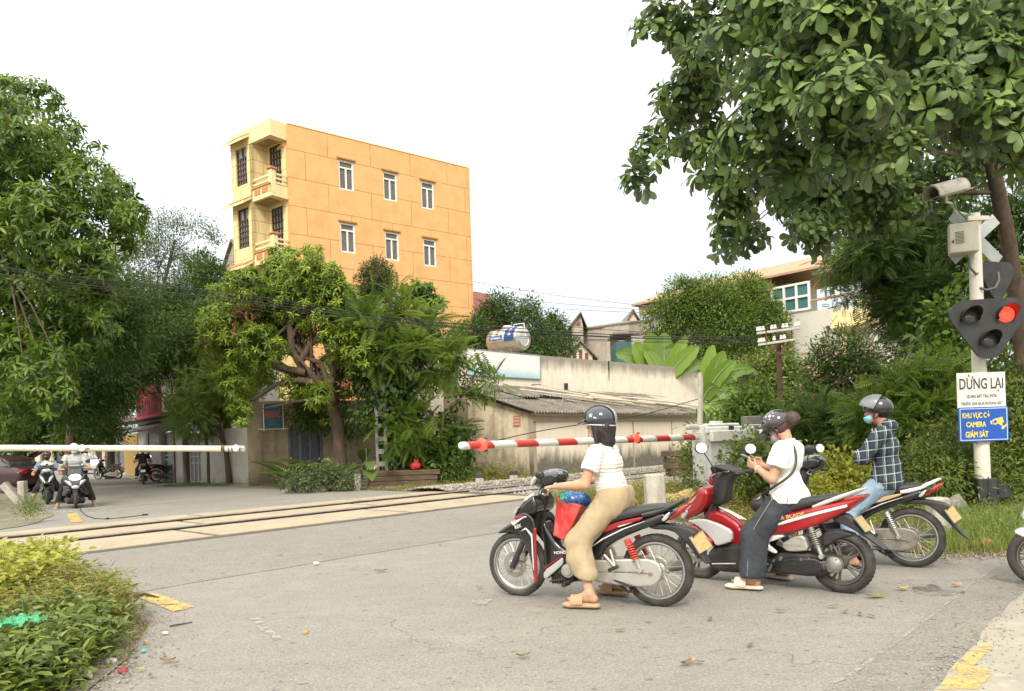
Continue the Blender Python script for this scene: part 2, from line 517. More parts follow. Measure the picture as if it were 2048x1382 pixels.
def asphalt(name,base,light,crack=0.6,speck=0.5):
 m,n,b,o=nodes(name)
 t=N(n,'ShaderNodeTexCoord');v=t.outputs['Object']
 big=ramp(n,noise(n,0.45,6,0.7,None,v),0.35,0.68)
 mid=ramp(n,noise(n,3.0,7,0.7,(1.0,1.6,1),v),0.38,0.66)
 c=mixc(n,big,base,light)
 c=mixc(n,math_(n,'MULTIPLY',mid,0.5),c,tuple(x*0.72 for x in base))
 fine=noise(n,62,5,0.85,None,v)
 c=mixc(n,math_(n,'MULTIPLY',ramp(n,fine,0.48,0.64),min(1,speck*1.5)),c,tuple(min(1,x*1.7) for x in light))
 c=mixc(n,math_(n,'MULTIPLY',ramp(n,noise(n,30,5,0.85,None,v),0.48,0.66),0.6),c,tuple(x*0.58 for x in base))
 c=mixc(n,math_(n,'MULTIPLY',ramp(n,noise(n,48,4,0.85,None,v),0.56,0.68),0.75),c,tuple(x*0.35 for x in base))
 pit=ramp(n,noise(n,13,3,0.65,(0.7,1.2,1),v),0.635,0.675)
 c=mixc(n,math_(n,'MULTIPLY',pit,0.7),c,tuple(x*0.33 for x in base))
 dust=ramp(n,noise(n,1.3,8,0.75,(1,1,1),v),0.60,0.74)
 c=mixc(n,math_(n,'MULTIPLY',dust,0.45),c,(0.46,0.42,0.34))
 vo=N(n,'ShaderNodeTexVoronoi',feature='DISTANCE_TO_EDGE');vo.inputs['Scale'].default_value=0.55
 wv=N(n,'ShaderNodeVectorMath',operation='ADD')
 nn_=N(n,'ShaderNodeTexNoise');nn_.inputs['Scale'].default_value=2.5;nn_.inputs['Detail'].default_value=6;L(n,v,nn_.inputs['Vector'])
 L(n,v,wv.inputs[0]);L(n,nn_.outputs['Color'],wv.inputs[1]);L(n,wv.outputs[0],vo.inputs['Vector'])
 cr=ramp(n,vo.outputs['Distance'],0.008,0.0)
 crm=math_(n,'MULTIPLY',cr,ramp(n,noise(n,0.7,3,0.5,None,v),0.45,0.6))
 c=mixc(n,math_(n,'MULTIPLY',crm,crack),c,tuple(x*0.3 for x in base))
 L(n,c,b.inputs['Base Color']);b.inputs['Roughness'].default_value=0.85
 b.inputs['Specular IOR Level'].default_value=0.3
 hb=math_(n,'MULTIPLY_ADD',fine,1.0,math_(n,'MULTIPLY',crm,-1.5))
 bump(n,b,hb,0.55,0.006)
 return m
M_ASPH=asphalt('asphalt_worn',(0.222,0.208,0.183),(0.276,0.259,0.228))
M_ASPH2=asphalt('asphalt_newer',(0.205,0.193,0.172),(0.252,0.237,0.209),0.5,0.5)
M_ASPH3=asphalt('asphalt_shoulder',(0.20,0.187,0.165),(0.25,0.232,0.20),0.5,0.5)
def stained(name,base,stain,lo=0.5,hi=0.75,scale=1.6,stretch=(1,1,1),rough=0.85,grit=30,extra=None,wear=None):
 m,n,b,o=nodes(name)
 t=N(n,'ShaderNodeTexCoord');v=t.outputs['Object']
 f=ramp(n,noise(n,scale,8,0.7,stretch,v),lo,hi)
 c=mixc(n,f,base,stain)
 c=mixc(n,math_(n,'MULTIPLY',ramp(n,noise(n,grit,4,0.7,None,v),0.5,0.75),0.35),c,tuple(x*0.62 for x in base))
 if extra:c=mixc(n,math_(n,'MULTIPLY',ramp(n,noise(n,scale*2.7,7,0.7,stretch,v),0.55,0.66),0.8),c,extra)
 L(n,c,b.inputs['Base Color']);b.inputs['Roughness'].default_value=rough
 if wear:L(n,math_(n,'MULTIPLY',ramp(n,noise(n,wear[0],8,0.8),wear[1],wear[2]),wear[3]),b.inputs['Alpha'])
 bump(n,b,noise(n,grit*1.5,5),0.35,0.01)
 return m
M_SOIL=stained('soil',(0.14,0.115,0.08),(0.10,0.10,0.05),0.4,0.65,1.2)
M_DIRT=stained('roadside_dirt',(0.23,0.20,0.15),(0.14,0.14,0.075),0.42,0.62,0.9,extra=(0.30,0.27,0.21))
M_SLAB=stained('crossing_concrete',(0.41,0.335,0.235),(0.32,0.262,0.19),0.4,0.72,1.1,extra=(0.25,0.205,0.15))
M_CONC=stained('pale_concrete',(0.35,0.315,0.255),(0.26,0.235,0.195),0.4,0.7,1.4,extra=(0.42,0.38,0.305))
M_YEL=stained('worn_yellow_paint',(0.60,0.42,0.13),(0.44,0.35,0.19),0.52,0.66,4.0,wear=(7,.60,.48,.85))
M_WHT=stained('worn_white_paint',(0.50,0.48,0.42),(0.36,0.34,0.30),0.45,0.6,3.0,wear=(9,.55,.45,.75))
M_FAINT=stained('faint_cement',(0.46,0.42,0.35),(0.38,0.35,0.29),0.45,0.6,3.0,wear=(12,.56,.46,.6))
M_SAND=stained('yellow_sand',(0.52,0.37,0.15),(0.42,0.33,0.2),0.4,0.7,2.5)
def sheet(name,pts,z,m,kind='structure',n=1):
 V=[(p[0],p[1],z) for p in pts]
 return tag(mesh_obj(name,V,[tuple(range(len(V)))],m),kind=kind)
def ragged(pts,amp,step=0.15,seed=1,z=0.0):
 """outline with a broken, uneven edge"""
 out=[];k=len(pts)
 for i in range(k):
  a,b=np.asarray(pts[i][:2],float),np.asarray(pts[(i+1)%k][:2],float)
  m=max(1,int(np.linalg.norm(b-a)/step))
  for j in range(m):
   p=a+(b-a)*j/m
   out.append(p+np.array((mnoise.noise(Vector((p[0]*2.3,p[1]*2.3,seed))),mnoise.noise(Vector((p[0]*2.3,p[1]*2.3,seed+9.0)))))*amp)
 return out
sheet('ground',[(-900,-300),(900,-300),(900,1200),(-900,1200)],-0.06,M_SOIL)
sheet('road',[(-60,-8),(30,-8),(30,95),(-75,95)],0.0,M_ASPH)
pa=[T(-4,7.65),T(14.5,7.65),T(16,11.45),T(-6,11.45)]
sheet('road_patch',ragged(pa,0.05,0.25),0.004,M_ASPH2)
s1=[G(1640,1385),G(1760,1300),G(1880,1215),G(1990,1135),G(2160,1135),G(2200,1240),G(2000,1440),G(1640,1440)]
sheet('road_strip',ragged(s1,0.03,0.1),0.004,M_ASPH3)
s2=[G(1868,1385),G(1930,1310),G(1985,1240),G(2052,1185),G(2300,1150),G(2400,1300),G(2100,1440),G(1840,1440)]
sheet('road_shoulder',ragged(s2,0.05,0.08),0.008,M_CONC)
s3=[G(1875,1382),G(1925,1320),G(1960,1290),G(1978,1296),G(1950,1335),G(1990,1345),G(1950,1382)]
sheet('road_marking',ragged(s3,0.05,0.05),0.012,M_YEL)
sheet('road_marking',ragged([G(1660,1372),G(1700,1345),G(1770,1296),G(1776,1299),G(1690,1362)],0.02,0.08),0.009,M_FAINT)
sheet('road_marking',ragged([G(1776,1296),G(1880,1218),G(1975,1145),G(1979,1146),G(1884,1220),G(1780,1299)],0.012,0.08,4),0.009,M_FAINT)
M_OIL=stained('oil_stain',(0.10,0.093,0.082),(0.15,0.14,0.12),.4,.6,5,wear=(5,.54,.42,.8))
sheet('road_stain',ragged([G(1822,1176),G(1870,1168),G(1880,1178),G(1930,1184),G(1932,1192),G(1860,1194),G(1826,1186)],0.05,0.05),0.010,M_OIL)
sheet('road_marking',ragged([G(270,1194),G(310,1188),G(395,1216),G(348,1225)],0.03,0.06),0.010,M_YEL)
sheet('road_marking',ragged([G(133,1028),G(153,1027),G(167,1045),G(141,1046)],0.02,0.1),0.010,M_YEL)
sheet('road_marking',ragged([G(150,1019),G(413,996),G(414,998),G(160,1022)],0.03,0.2),0.010,M_WHT)
sheet('road_marking',ragged([G(100,1024),G(190,1018),G(192,1021),G(102,1028)],0.03,0.2),0.010,M_WHT)
sheet('road_marking',ragged([G(556,986),G(640,984),G(640,986.5),G(556,988.5)],0.03,0.2),0.010,M_WHT)
sheet('road_marking',ragged([G(495,1240),G(512,1250),G(545,1285),G(560,1280),G(530,1250),G(515,1238)],0.05,0.04),0.010,M_FAINT)
sheet('road_marking',ragged([G(945,1204),G(985,1201),G(975,1212),G(950,1212)],0.03,0.03),0.010,M_FAINT)
def slab_row(c0,c1,t0,t1,seed,off):
 r=random.Random(seed);t=t0;mb=MB()
 while t<t1:
  l=3.7+off
  e=min(t+l,t1)
  a,b,c,d=T(t+0.06,c0),T(e-0.06,c0),T(e-0.06,c1),T(t+0.06,c1)
  V=[a,b,c,d];V=[np.array((p[0],p[1],-0.05)) for p in V]+[np.array((p[0],p[1],0.022+r.uniform(-0.003,0.003))) for p in V]
  mb.add(V,[(4,5,6,7),(0,1,5,4),(1,2,6,5),(2,3,7,6),(3,0,4,7)])
  t=e
 return mb
M_GROOVE=mat('groove_dirt',(0.075,0.062,0.05),0.9,c2=(0.12,0.10,0.08),scale=9)
sheet('crossing_bed',[T(-8,11.2),T(13.8,11.2),T(14.6,15.85),T(-8,15.85)],0.008,M_GROOVE)
for(c0,c1,sd,off) in((11.4,12.89,1,-2.3),(13.21,14.43,2,-1.4),(14.75,15.75,3,0.0)):
 mb=slab_row(c0,c1,-7.0+sd*0.75,13.6+(0.5 if sd==3 else 0),sd,0.25)
 tag(mb.build('crossing_slab',M_SLAB),kind='structure')
M_RAIL=mat('rail_steel',(0.17,0.12,0.085),0.45,0.5,c2=(0.10,0.06,0.04),scale=12)
M_RAILTOP=mat('rail_polished',(0.42,0.40,0.38),0.28,0.9,c2=(0.25,0.2,0.16),scale=3)
RAIL_Z=0.055
for i,c in enumerate((13.06,14.60)):
 r=thing('rail',['dark steel rail nearer the motorcycles, running through the concrete crossing','dark steel rail farther from the motorcycles, running through the concrete crossing'][i],'rail',T(0,c),0,'rails of the railway track')
 a=math.atan2(TD[1],TD[0]);R=np.array(((math.cos(a),-math.sin(a),0),(math.sin(a),math.cos(a),0),(0,0,1)))
 L_=95.0;mid=T(-12+L_/2,c)
 mb=MB();mb.box((mid[0],mid[1],RAIL_Z-0.07),(L_,0.02,0.09),0,R);mb.box((mid[0],mid[1],RAIL_Z-0.125),(L_,0.13,0.02),0,R)
 mb.build('web',M_RAIL,r,True)
 mb=MB();mb.box((mid[0],mid[1],RAIL_Z-0.012),(L_,0.072,0.03),0.008,R);mb.build('railhead',M_RAILTOP,r,True)
mb=MB()
for(t0,t1) in((13.9,80),):
 P=[(t0,11.3,-0.05),(t0,12.0,-0.02),(t0,12.9,-0.01),(t0,14.8,-0.01),(t0,15.4,0.12),(t0,16.2,0.10),(t0,17.2,-0.05)]
 V=[T(t,c,z) for(t,c,z) in P]+[T(t1,c,z) for(t,c,z) in P]
 k=len(P);mb.add(V,[(i,i+1,k+i+1,k+i) for i in range(k-1)])
M_BALL=stained('ballast_bed',(0.24,0.21,0.17),(0.15,0.13,0.10),0.4,0.6,8)
tag(mb.build('track_bed',M_BALL),kind='structure')
def scatter(name,P,size,seed,m,attr=True,flat=0.7):
 """many small broken stones as one object"""
 r=np.random.default_rng(seed);n=len(P)
 base=np.array([(1,0,0),(0,1,0),(-1,0,0),(0,-1,0),(0,0,1),(0,0,-1)],float)
 F0=np.array([(0,1,4),(1,2,4),(2,3,4),(3,0,4),(1,0,5),(2,1,5),(3,2,5),(0,3,5)])
 V=base[None]*(r.uniform(0.6,1.25,(n,6,1))*(size*r.uniform(0.5,1.4,n))[:,None,None])+r.normal(0,0.18,(n,6,3))*size
 a=r.uniform(0,6.28,n);c,s=np.cos(a),np.sin(a)
 X=V[:,:,0]*c[:,None]-V[:,:,1]*s[:,None];Y=V[:,:,0]*s[:,None]+V[:,:,1]*c[:,None]
 V=np.stack([X,Y,V[:,:,2]*flat],2)+P[:,None,:]
 F=(F0[None]+(np.arange(n)*6)[:,None,None]).reshape(-1,3)
 return mesh_obj(name,V.reshape(-1,3),F,m,attrs={'rnd':np.repeat(r.uniform(0,1,n),6)})
M_STONE=leafmat('ballast_stone',[(0.16,0.13,0.10),(0.30,0.27,0.23),(0.42,0.38,0.33),(0.24,0.20,0.16)],0.0,0.9)
t=13.9+38*rng.uniform(0,1,7000)**1.5;c=rng.uniform(15.0,17.3,7000)
z=np.interp(c,(14.8,15.4,16.2,17.2),(-0.01,0.12,0.10,-0.05))
P=TD[None]*t[:,None]+TN[None]*c[:,None]
P1=np.column_stack([P,z+0.01])
t=14.2+38*rng.uniform(0,1,3000)**1.5;c=rng.uniform(11.2,15.0,3000)
P=TD[None]*t[:,None]+TN[None]*c[:,None]
P2=np.column_stack([P,np.full(3000,0.0)])
tag(scatter('ballast',np.concatenate([P1,P2]),0.05,3,M_STONE),kind='stuff')
rv=[G(1052,1003),G(1300,1035),G(1420,1060),G(1560,1085),G(1700,1098),G(1880,1110),G(1990,1108),G(2060,1100),G(2300,1110),(40,6),(60,40),T(60,11.0),T(14.5,11.0)]
sheet('verge',ragged(rv,0.10,0.3,5),0.012,M_SOIL)
lv=[G(-60,1070),G(60,1050),G(110,1030),G(40,1000),G(0,985),(-17.5,24.0),(-36,26),(-40,12),T(2,15.9)]
sheet('verge',ragged(lv,0.10,0.3,6),0.012,M_DIRT)
fv=[T(14.2,15.9),G(880,985),G(720,979),G(580,978),G(430,973),G(385,962),(-18.5,40),(-6,60),(60,90),(60,66),T(60,15.9)]
sheet('verge',ragged(fv,0.10,0.3,7),0.012,M_DIRT)
nv=[G(-80,1118),G(60,1116),G(130,1130),G(180,1165),G(250,1195),G(290,1235),G(260,1290),G(240,1330),G(160,1400),G(-80,1440),G(-500,1300)]
sheet('verge',ragged(nv,0.08,0.12,8),0.014,M_DIRT)
sheet('pavement',ragged([G(215,938),G(205,934),G(150,944),G(205,948),G(300,966),G(440,963),G(400,958),G(330,956)],0.1,0.4),0.016,M_CONC)
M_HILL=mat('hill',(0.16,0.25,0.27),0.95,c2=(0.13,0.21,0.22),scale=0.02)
V=[];F=[]
for i in range(41):
 for j in range(7):
  a=i/40.0;x=-300+700*a;y=420+45*j
  h=34*math.sin(math.pi*j/6)*(0.55+0.45*math.sin(a*9.0)+0.3*mnoise.noise(Vector((a*14,j*.3,0))))
  V.append((x,y,max(h,0)-1))
for i in range(40):
 for j in range(6):F.append((i*7+j,(i+1)*7+j,(i+1)*7+j+1,i*7+j+1))
tag(mesh_obj('hill',V,F,M_HILL,smooth=180),kind='structure')
class Face:
 """an upright wall plane: origin (plan), direction along, outward normal"""
 def __init__(self,p0,p1):
  self.p0=np.array((p0[0],p0[1],0.0));d=np.array((p1[0]-p0[0],p1[1]-p0[1],0.0));self.len=np.linalg.norm(d)
  self.e=d/self.len;self.n=np.array((self.e[1],-self.e[0],0.0));self.up=np.array((0,0,1.0))
  self.R=np.column_stack([self.e,-self.n,self.up])
 def pt(self,u,z,o=0.0):return self.p0+self.e*u+self.n*o+self.up*z
 def px(self,x,y):
  d=W(x,y,1.0)-np.array((0,0,CAMH));o=np.array((0,0,CAMH))
  t=np.dot(self.p0-o,self.n)/np.dot(d,self.n);q=o+d*t-self.p0
  return np.dot(q,self.e),q[2]
 def box(self,mb,u,z,w_,h,d,out=0.0,b=0.0):
  """box centred at (u, z), its back at depth out from the wall"""
  mb.box(self.pt(u,z,out+d/2),(w_,d,h),b,self.R);return mb
 def wall(self,mb,u0,u1,z0,z1,t=0.2,out=0.0,holes=()):
  """slab behind the plane with rectangular openings"""
  us=sorted({u0,u1,*[h[0] for h in holes],*[h[1] for h in holes]});us=[u for u in us if u0<=u<=u1]
  for a,b in zip(us[:-1],us[1:]):
   mid=(a+b)/2;hs=sorted([(h[2],h[3]) for h in holes if h[0]<mid<h[1]])
   z=z0
   for(h0,h1) in hs:
    if h0>z:self.box(mb,mid,(z+h0)/2,b-a,h0-z,t,out-t)
    z=h1
   if z1>z:self.box(mb,mid,(z+z1)/2,b-a,z1-z,t,out-t)
  return mb
def plaster(name,base,dirt,row=None,bw=2.5,rh=1.43,mortar=0.012,mcol=(0.2,0.12,0.04),z0=0.0,off=0.5,x0=0.0,dlo=0.56,dhi=0.8,low=None,top=None,streak=0.55,spots=None):
 """painted wall: blotches, rain streaks, optional scored joints; low/top = (height, colour) of mould at the foot / below the coping"""
 m,n,b,o=nodes(name)
 t=N(n,'ShaderNodeTexCoord');v=t.outputs['Object']
 f=ramp(n,noise(n,1.1,9,0.72,None,v),dlo,dhi)
 c=mixc(n,math_(n,'MULTIPLY',f,0.8),base,dirt)
 c=mixc(n,math_(n,'MULTIPLY',ramp(n,noise(n,3.2,5,0.65,(1,1,0.09),v),0.52,0.75),streak),c,dirt)
 c=mixc(n,math_(n,'MULTIPLY',ramp(n,noise(n,24,4,0.7,None,v),0.5,0.8),0.25),c,tuple(x*0.7 for x in base))
 sp=N(n,'ShaderNodeSeparateXYZ');L(n,v,sp.inputs[0])
 if spots:c=mixc(n,math_(n,'MULTIPLY',ramp(n,noise(n,2.6,6,0.75,None,v),0.63,0.70),spots[1]),c,spots[0])
 if low:
  zz=math_(n,'ADD',sp.outputs['Z'],math_(n,'MULTIPLY_ADD',noise(n,2.3,6,0.7,(1,1,0.25),v),-1.6,0.8))
  c=mixc(n,math_(n,'MULTIPLY',ramp(n,zz,low[0],low[0]-0.55),math_(n,'MULTIPLY_ADD',noise(n,9,4,0.6,None,v),0.5,0.62)),c,low[1])
 if top:
  zz=math_(n,'ADD',sp.outputs['Z'],math_(n,'MULTIPLY',noise(n,2.6,7,0.7,(1,1,0.12),v),1.3))
  c=mixc(n,math_(n,'MULTIPLY',ramp(n,zz,top[0],top[0]+0.5),0.75),c,top[1])
 if row:
  cb=N(n,'ShaderNodeCombineXYZ');L(n,math_(n,'ADD',math_(n,'ADD',sp.outputs['X'],sp.outputs['Y']) if row=='xy' else sp.outputs['X'],x0),cb.inputs[0]);L(n,math_(n,'ADD',sp.outputs['Z'],z0),cb.inputs[1])
  br=N(n,'ShaderNodeTexBrick');br.offset=off;br.inputs['Scale'].default_value=1.0
  br.inputs['Mortar Size'].default_value=mortar;br.inputs['Mortar Smooth'].default_value=0.3
  br.inputs['Brick Width'].default_value=bw;br.inputs['Row Height'].default_value=rh
  L(n,cb.outputs[0],br.inputs['Vector'])
  c=mixc(n,math_(n,'MULTIPLY',br.outputs['Fac'],0.85),c,mcol)
  bump(n,b,br.outputs['Fac'],0.6,-0.02)
 else:
  bump(n,b,noise(n,14,6,0.7,None,v),0.35,0.02)
 L(n,c,b.inputs['Base Color']);b.inputs['Roughness'].default_value=0.9;b.inputs['Specular IOR Level'].default_value=0.2
 return m
M_ORANGE=plaster('orange_render',(0.73,0.415,0.18),(0.57,0.31,0.13),'x',2.5,1.43,0.014,(0.27,0.14,0.04),z0=-0.74,x0=0.35,dlo=0.44,dhi=0.70,spots=((0.44,0.26,0.14),0.6),streak=0.6)
M_CREAM=plaster('cream_render',(0.78,0.62,0.32),(0.62,0.46,0.22),'xy',0.95,0.62,0.014,(0.33,0.21,0.08),dlo=0.5,dhi=0.8,streak=0.3)
M_CREAMP=plaster('cream_trim',(0.78,0.63,0.34),(0.58,0.42,0.22),streak=0.4)
M_TERRA=mat('terracotta_paint',(0.55,0.24,0.09),0.8,c2=(0.40,0.17,0.07),scale=9)
M_LINT=mat('ochre_lintel',(0.42,0.22,0.07),0.85,c2=(0.34,0.17,0.06),scale=9)
M_DKFRAME=mat('dark_timber',(0.055,0.032,0.02),0.5,c2=(0.09,0.05,0.03),scale=12)
M_GLASS=mat('window_glass',(0.085,0.08,0.072),0.25,c2=(0.13,0.12,0.11),scale=2.5,spec=0.8)
M_CURT=mat('curtained_glass',(0.34,0.36,0.33),0.2,c2=(0.22,0.25,0.24),scale=4,stretch=(6,6,0.5),spec=0.7)
M_WHITE=mat('white_paint',(0.78,0.77,0.72),0.5,c2=(0.68,0.66,0.6),scale=5)
M_GREYM=mat('grey_metal',(0.33,0.33,0.32),0.4,0.7,c2=(0.24,0.235,0.23),scale=9)
M_DARK=mat('dark_inside',(0.02,0.02,0.022),0.7)
M_WIRE=mat('black_cable',(0.015,0.015,0.016),0.6)
C3=W(537,233,37.0);L3=W(460,270,39.03);O3=W(574,247,37.87);R3=W(938,337,44.9)
H=C3[2]
wv=(L3-C3)[:2];ev=(R3-O3)[:2];ev=ev/np.linalg.norm(ev)
O2=O3[:2];R2=R3[:2];C2=O2-ev*0.95;L2=C2+wv
FA=Face(O2,R2);FF=Face(C2+wv,C2)
ap=thing('apartment_building','tall narrow orange apartment building with cream balconies, rising above the trees','building',(O2[0],O2[1],0),math.atan2(ev[1],ev[0]))
ww=np.linalg.norm(wv);fl=FA.len
wins=[(692.8,351),(780.5,373),(855.6,391),(696,476),(784.5,492.5),(860,505.5),(700,601),(788,611),(863,618)]
WU=[FA.px(*p) for p in wins]
mb=MB()
holes=[(u-0.44,u+0.44,z-0.78,z+0.78) for(u,z) in WU]
FA.wall(mb,0,fl,0,H,0.25,0,holes)
wl=O2+wv;wr=R2+wv
mb.wall(R2,wr,0,H,0.25);mb.wall(wr,wl,0,H,0.25)
mb.box(tuple((O2+wr)/2)+(H-1.0,),(fl-0.5,ww-0.6,0.15),0,FA.R)
mb.build('wall',M_ORANGE,ap,True)
mb=MB()
for(u0,u1,o_) in((0.0,fl,0.02),):
 FA.box(mb,(u0+u1)/2,H+0.03,u1-u0,0.06,0.32,-0.29)
mb.build('coping',M_CREAMP,ap,True)
for(u,z) in WU:
 mb=MB()
 for du in(-0.40,0.40):FA.box(mb,u+du,z,0.095,1.56,0.07,-0.12)
 FA.box(mb,u,z-0.17,0.085,1.08,0.064,-0.119)
 for dz in(-0.74,0.40,0.74):FA.box(mb,u,z+dz,0.72,0.08,0.066,-0.118)
 f=mb.build('window',M_WHITE,ap,True)
 mb=MB();FA.box(mb,u,z,0.74,1.48,0.02,-0.15);mb.build('pane',M_GLASS,f,True)
 mb=MB();FA.box(mb,u,z+0.86,1.08,0.09,0.07,0.0,0.01);mb.build('lintel',M_LINT,f,True)
bw_=ww*0.55
mb=MB()
zt=[(15.0,17.0),(11.75,13.8),(8.5,10.55),(5.2,7.3)]
FF.wall(mb,0,bw_,0,H,0.2,0,[(0.42,1.38,a,b) for(a,b) in zt])
FS=Face(FF.pt(bw_,0)[:2],FF.pt(bw_,0,-0.95)[:2])
FS.wall(mb,0,0.97,0,H-0.1,0.2,0)
FB=Face(FF.pt(0,0,-0.95)[:2],FF.pt(0,0,-0.95)[:2]+FF.e[:2]*ww)
dh=[(bw_+0.12,bw_+1.12,z-0.55,z+2.0) for z in(15.0,11.75,8.5)]
FB.wall(mb,bw_,ww-0.005,0,H-0.1,0.2,-0.002,dh)
mb.build('wall',M_CREAM,ap,True)
for(a,b) in zt[:3]:
 u=0.9
 mb=MB()
 for k in range(5):FF.box(mb,0.45+0.9*k/4,(a+b)/2-(0.0 if k in(0,2,4) else 0.28),0.07,b-a-(0 if k in(0,2,4) else 0.56),0.06,-0.13)
 for k in range(6):FF.box(mb,u,a+0.04+(b-a-0.62)*k/5,0.88,0.055,0.055,-0.128)
 FF.box(mb,u,b-0.03,0.88,0.07,0.055,-0.128)
 f=mb.build('window',M_DKFRAME,ap,True)
 mb=MB();FF.box(mb,u,(a+b)/2,0.94,b-a,0.02,-0.16);mb.build('pane',M_CURT,f,True)
 mb=MB();p=[FF.pt(-0.15,b+0.14,0.5),FF.pt(1.7,b+0.14,0.5),FF.pt(1.7,b+0.46,0.0),FF.pt(-0.15,b+0.46,0.0)]
 q=[x-np.array((0,0,0.14)) for x in p]
 mb.add(p+q,[(0,1,2,3),(7,6,5,4),(0,4,5,1),(1,5,6,2),(3,7,4,0)])
 cn=mb.build('window_canopy',M_CREAMP,ap,True)
 mb=MB();mb.add([x+np.array((0,0,0.035)) for x in p],[(0,1,2,3)]);mb.build('tiles',M_TERRA,cn,True)
for i,z in enumerate((15.0,11.75,8.5)):
 mb=MB();u=bw_+0.62
 for k in range(5):FB.box(mb,bw_+0.14+0.96*k/4,z+0.72,0.06,2.54,0.06,-0.12)
 for k in range(8):FB.box(mb,u,z-0.5+2.5*k/7,0.94,0.05,0.055,-0.118)
 f=mb.build('balcony_door',M_DKFRAME,ap,True)
 mb=MB();FB.box(mb,u,z+0.72,1.0,2.54,0.02,-0.15);mb.build('pane',M_CURT,f,True)
 zb=z-1.05
 bal=MB();cu,cw=(bw_+ww)/2,ww-bw_
 FF.box(bal,cu+0.05,zb+0.06,cw+0.10,0.16,0.98,-0.96)
 FF.box(bal,cu+0.05,zb+0.36,cw+0.10,0.44,0.12,-0.1)
 FG=Face(FF.pt(ww+0.1,0)[:2],FF.pt(ww+0.1,0,-0.95)[:2])
 FG.box(bal,0.49,zb+0.36,0.96,0.44,0.12,-0.118)
 for k in range(2):
  FF.box(bal,cu,zb+0.80+0.26*k,cw-0.1,0.10,0.07,-0.08)
 for k in range(3):
  FG.box(bal,0.5,zb+0.68+0.22*k,0.84,0.09,0.07,-0.09)
 FF.box(bal,ww-0.02,zb+0.72,0.26,1.18,0.26,-0.24,0.01)
 b_=bal.build('balcony',M_CREAMP,ap,True)
 mb=MB();FF.box(mb,ww-0.02,zb+1.36,0.40,0.10,0.40,-0.31,0.02);mb.build('post_cap',M_TERRA,b_,True);mb=MB();FF.box(mb,cu,zb+0.61,cw+0.05,0.07,0.06,0.022)
 for k in range(2):FF.box(mb,cu-0.34+0.66*k,zb+0.36,0.5,0.26,0.02,0.022)
 mb.build('terracotta_trim',M_TERRA,b_,True)
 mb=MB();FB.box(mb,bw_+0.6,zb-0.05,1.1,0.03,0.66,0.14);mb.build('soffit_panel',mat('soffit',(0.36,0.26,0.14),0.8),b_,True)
mb=MB()
FF.box(mb,ww/2+0.05,H-0.40,ww+0.12,0.82,1.0,-0.98)
mb.build('roof_slab',M_CREAMP,ap,True)
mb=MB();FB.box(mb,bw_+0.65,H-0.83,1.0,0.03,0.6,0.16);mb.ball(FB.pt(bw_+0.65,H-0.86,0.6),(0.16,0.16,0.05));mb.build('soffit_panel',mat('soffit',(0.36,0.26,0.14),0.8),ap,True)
for(q,h) in((FF.pt(0.05,H,-0.1),1.0),(FF.pt(ww,H,-0.1),0.8),(FA.pt(5.0,H,-0.12),0.75),(FA.pt(fl-0.1,H,-0.12),0.6)):
 MB().cyl(q,q+np.array((0,0,h)),0.02,0.008,6).build('lightning_rod',M_GREYM,ap,True)
mb=MB();P=[FA.pt(u,H+0.22+0.03*math.cos(u*2.3),-0.12) for u in np.linspace(0,fl,24)];mb.tube(P,0.012,4)
mb.build('lightning_wire',M_GREYM,ap,True)
mb=MB();u0,_=FA.px(785,300);u1,_=FA.px(850,312)
FA.box(mb,(u0+u1)/2,H+0.30,u1-u0,0.46,1.2,-2.2);FA.box(mb,u0+0.4,H+0.48,0.8,0.5,0.9,-2.4)
mb.build('roof_hatch',M_WHITE,ap,True)
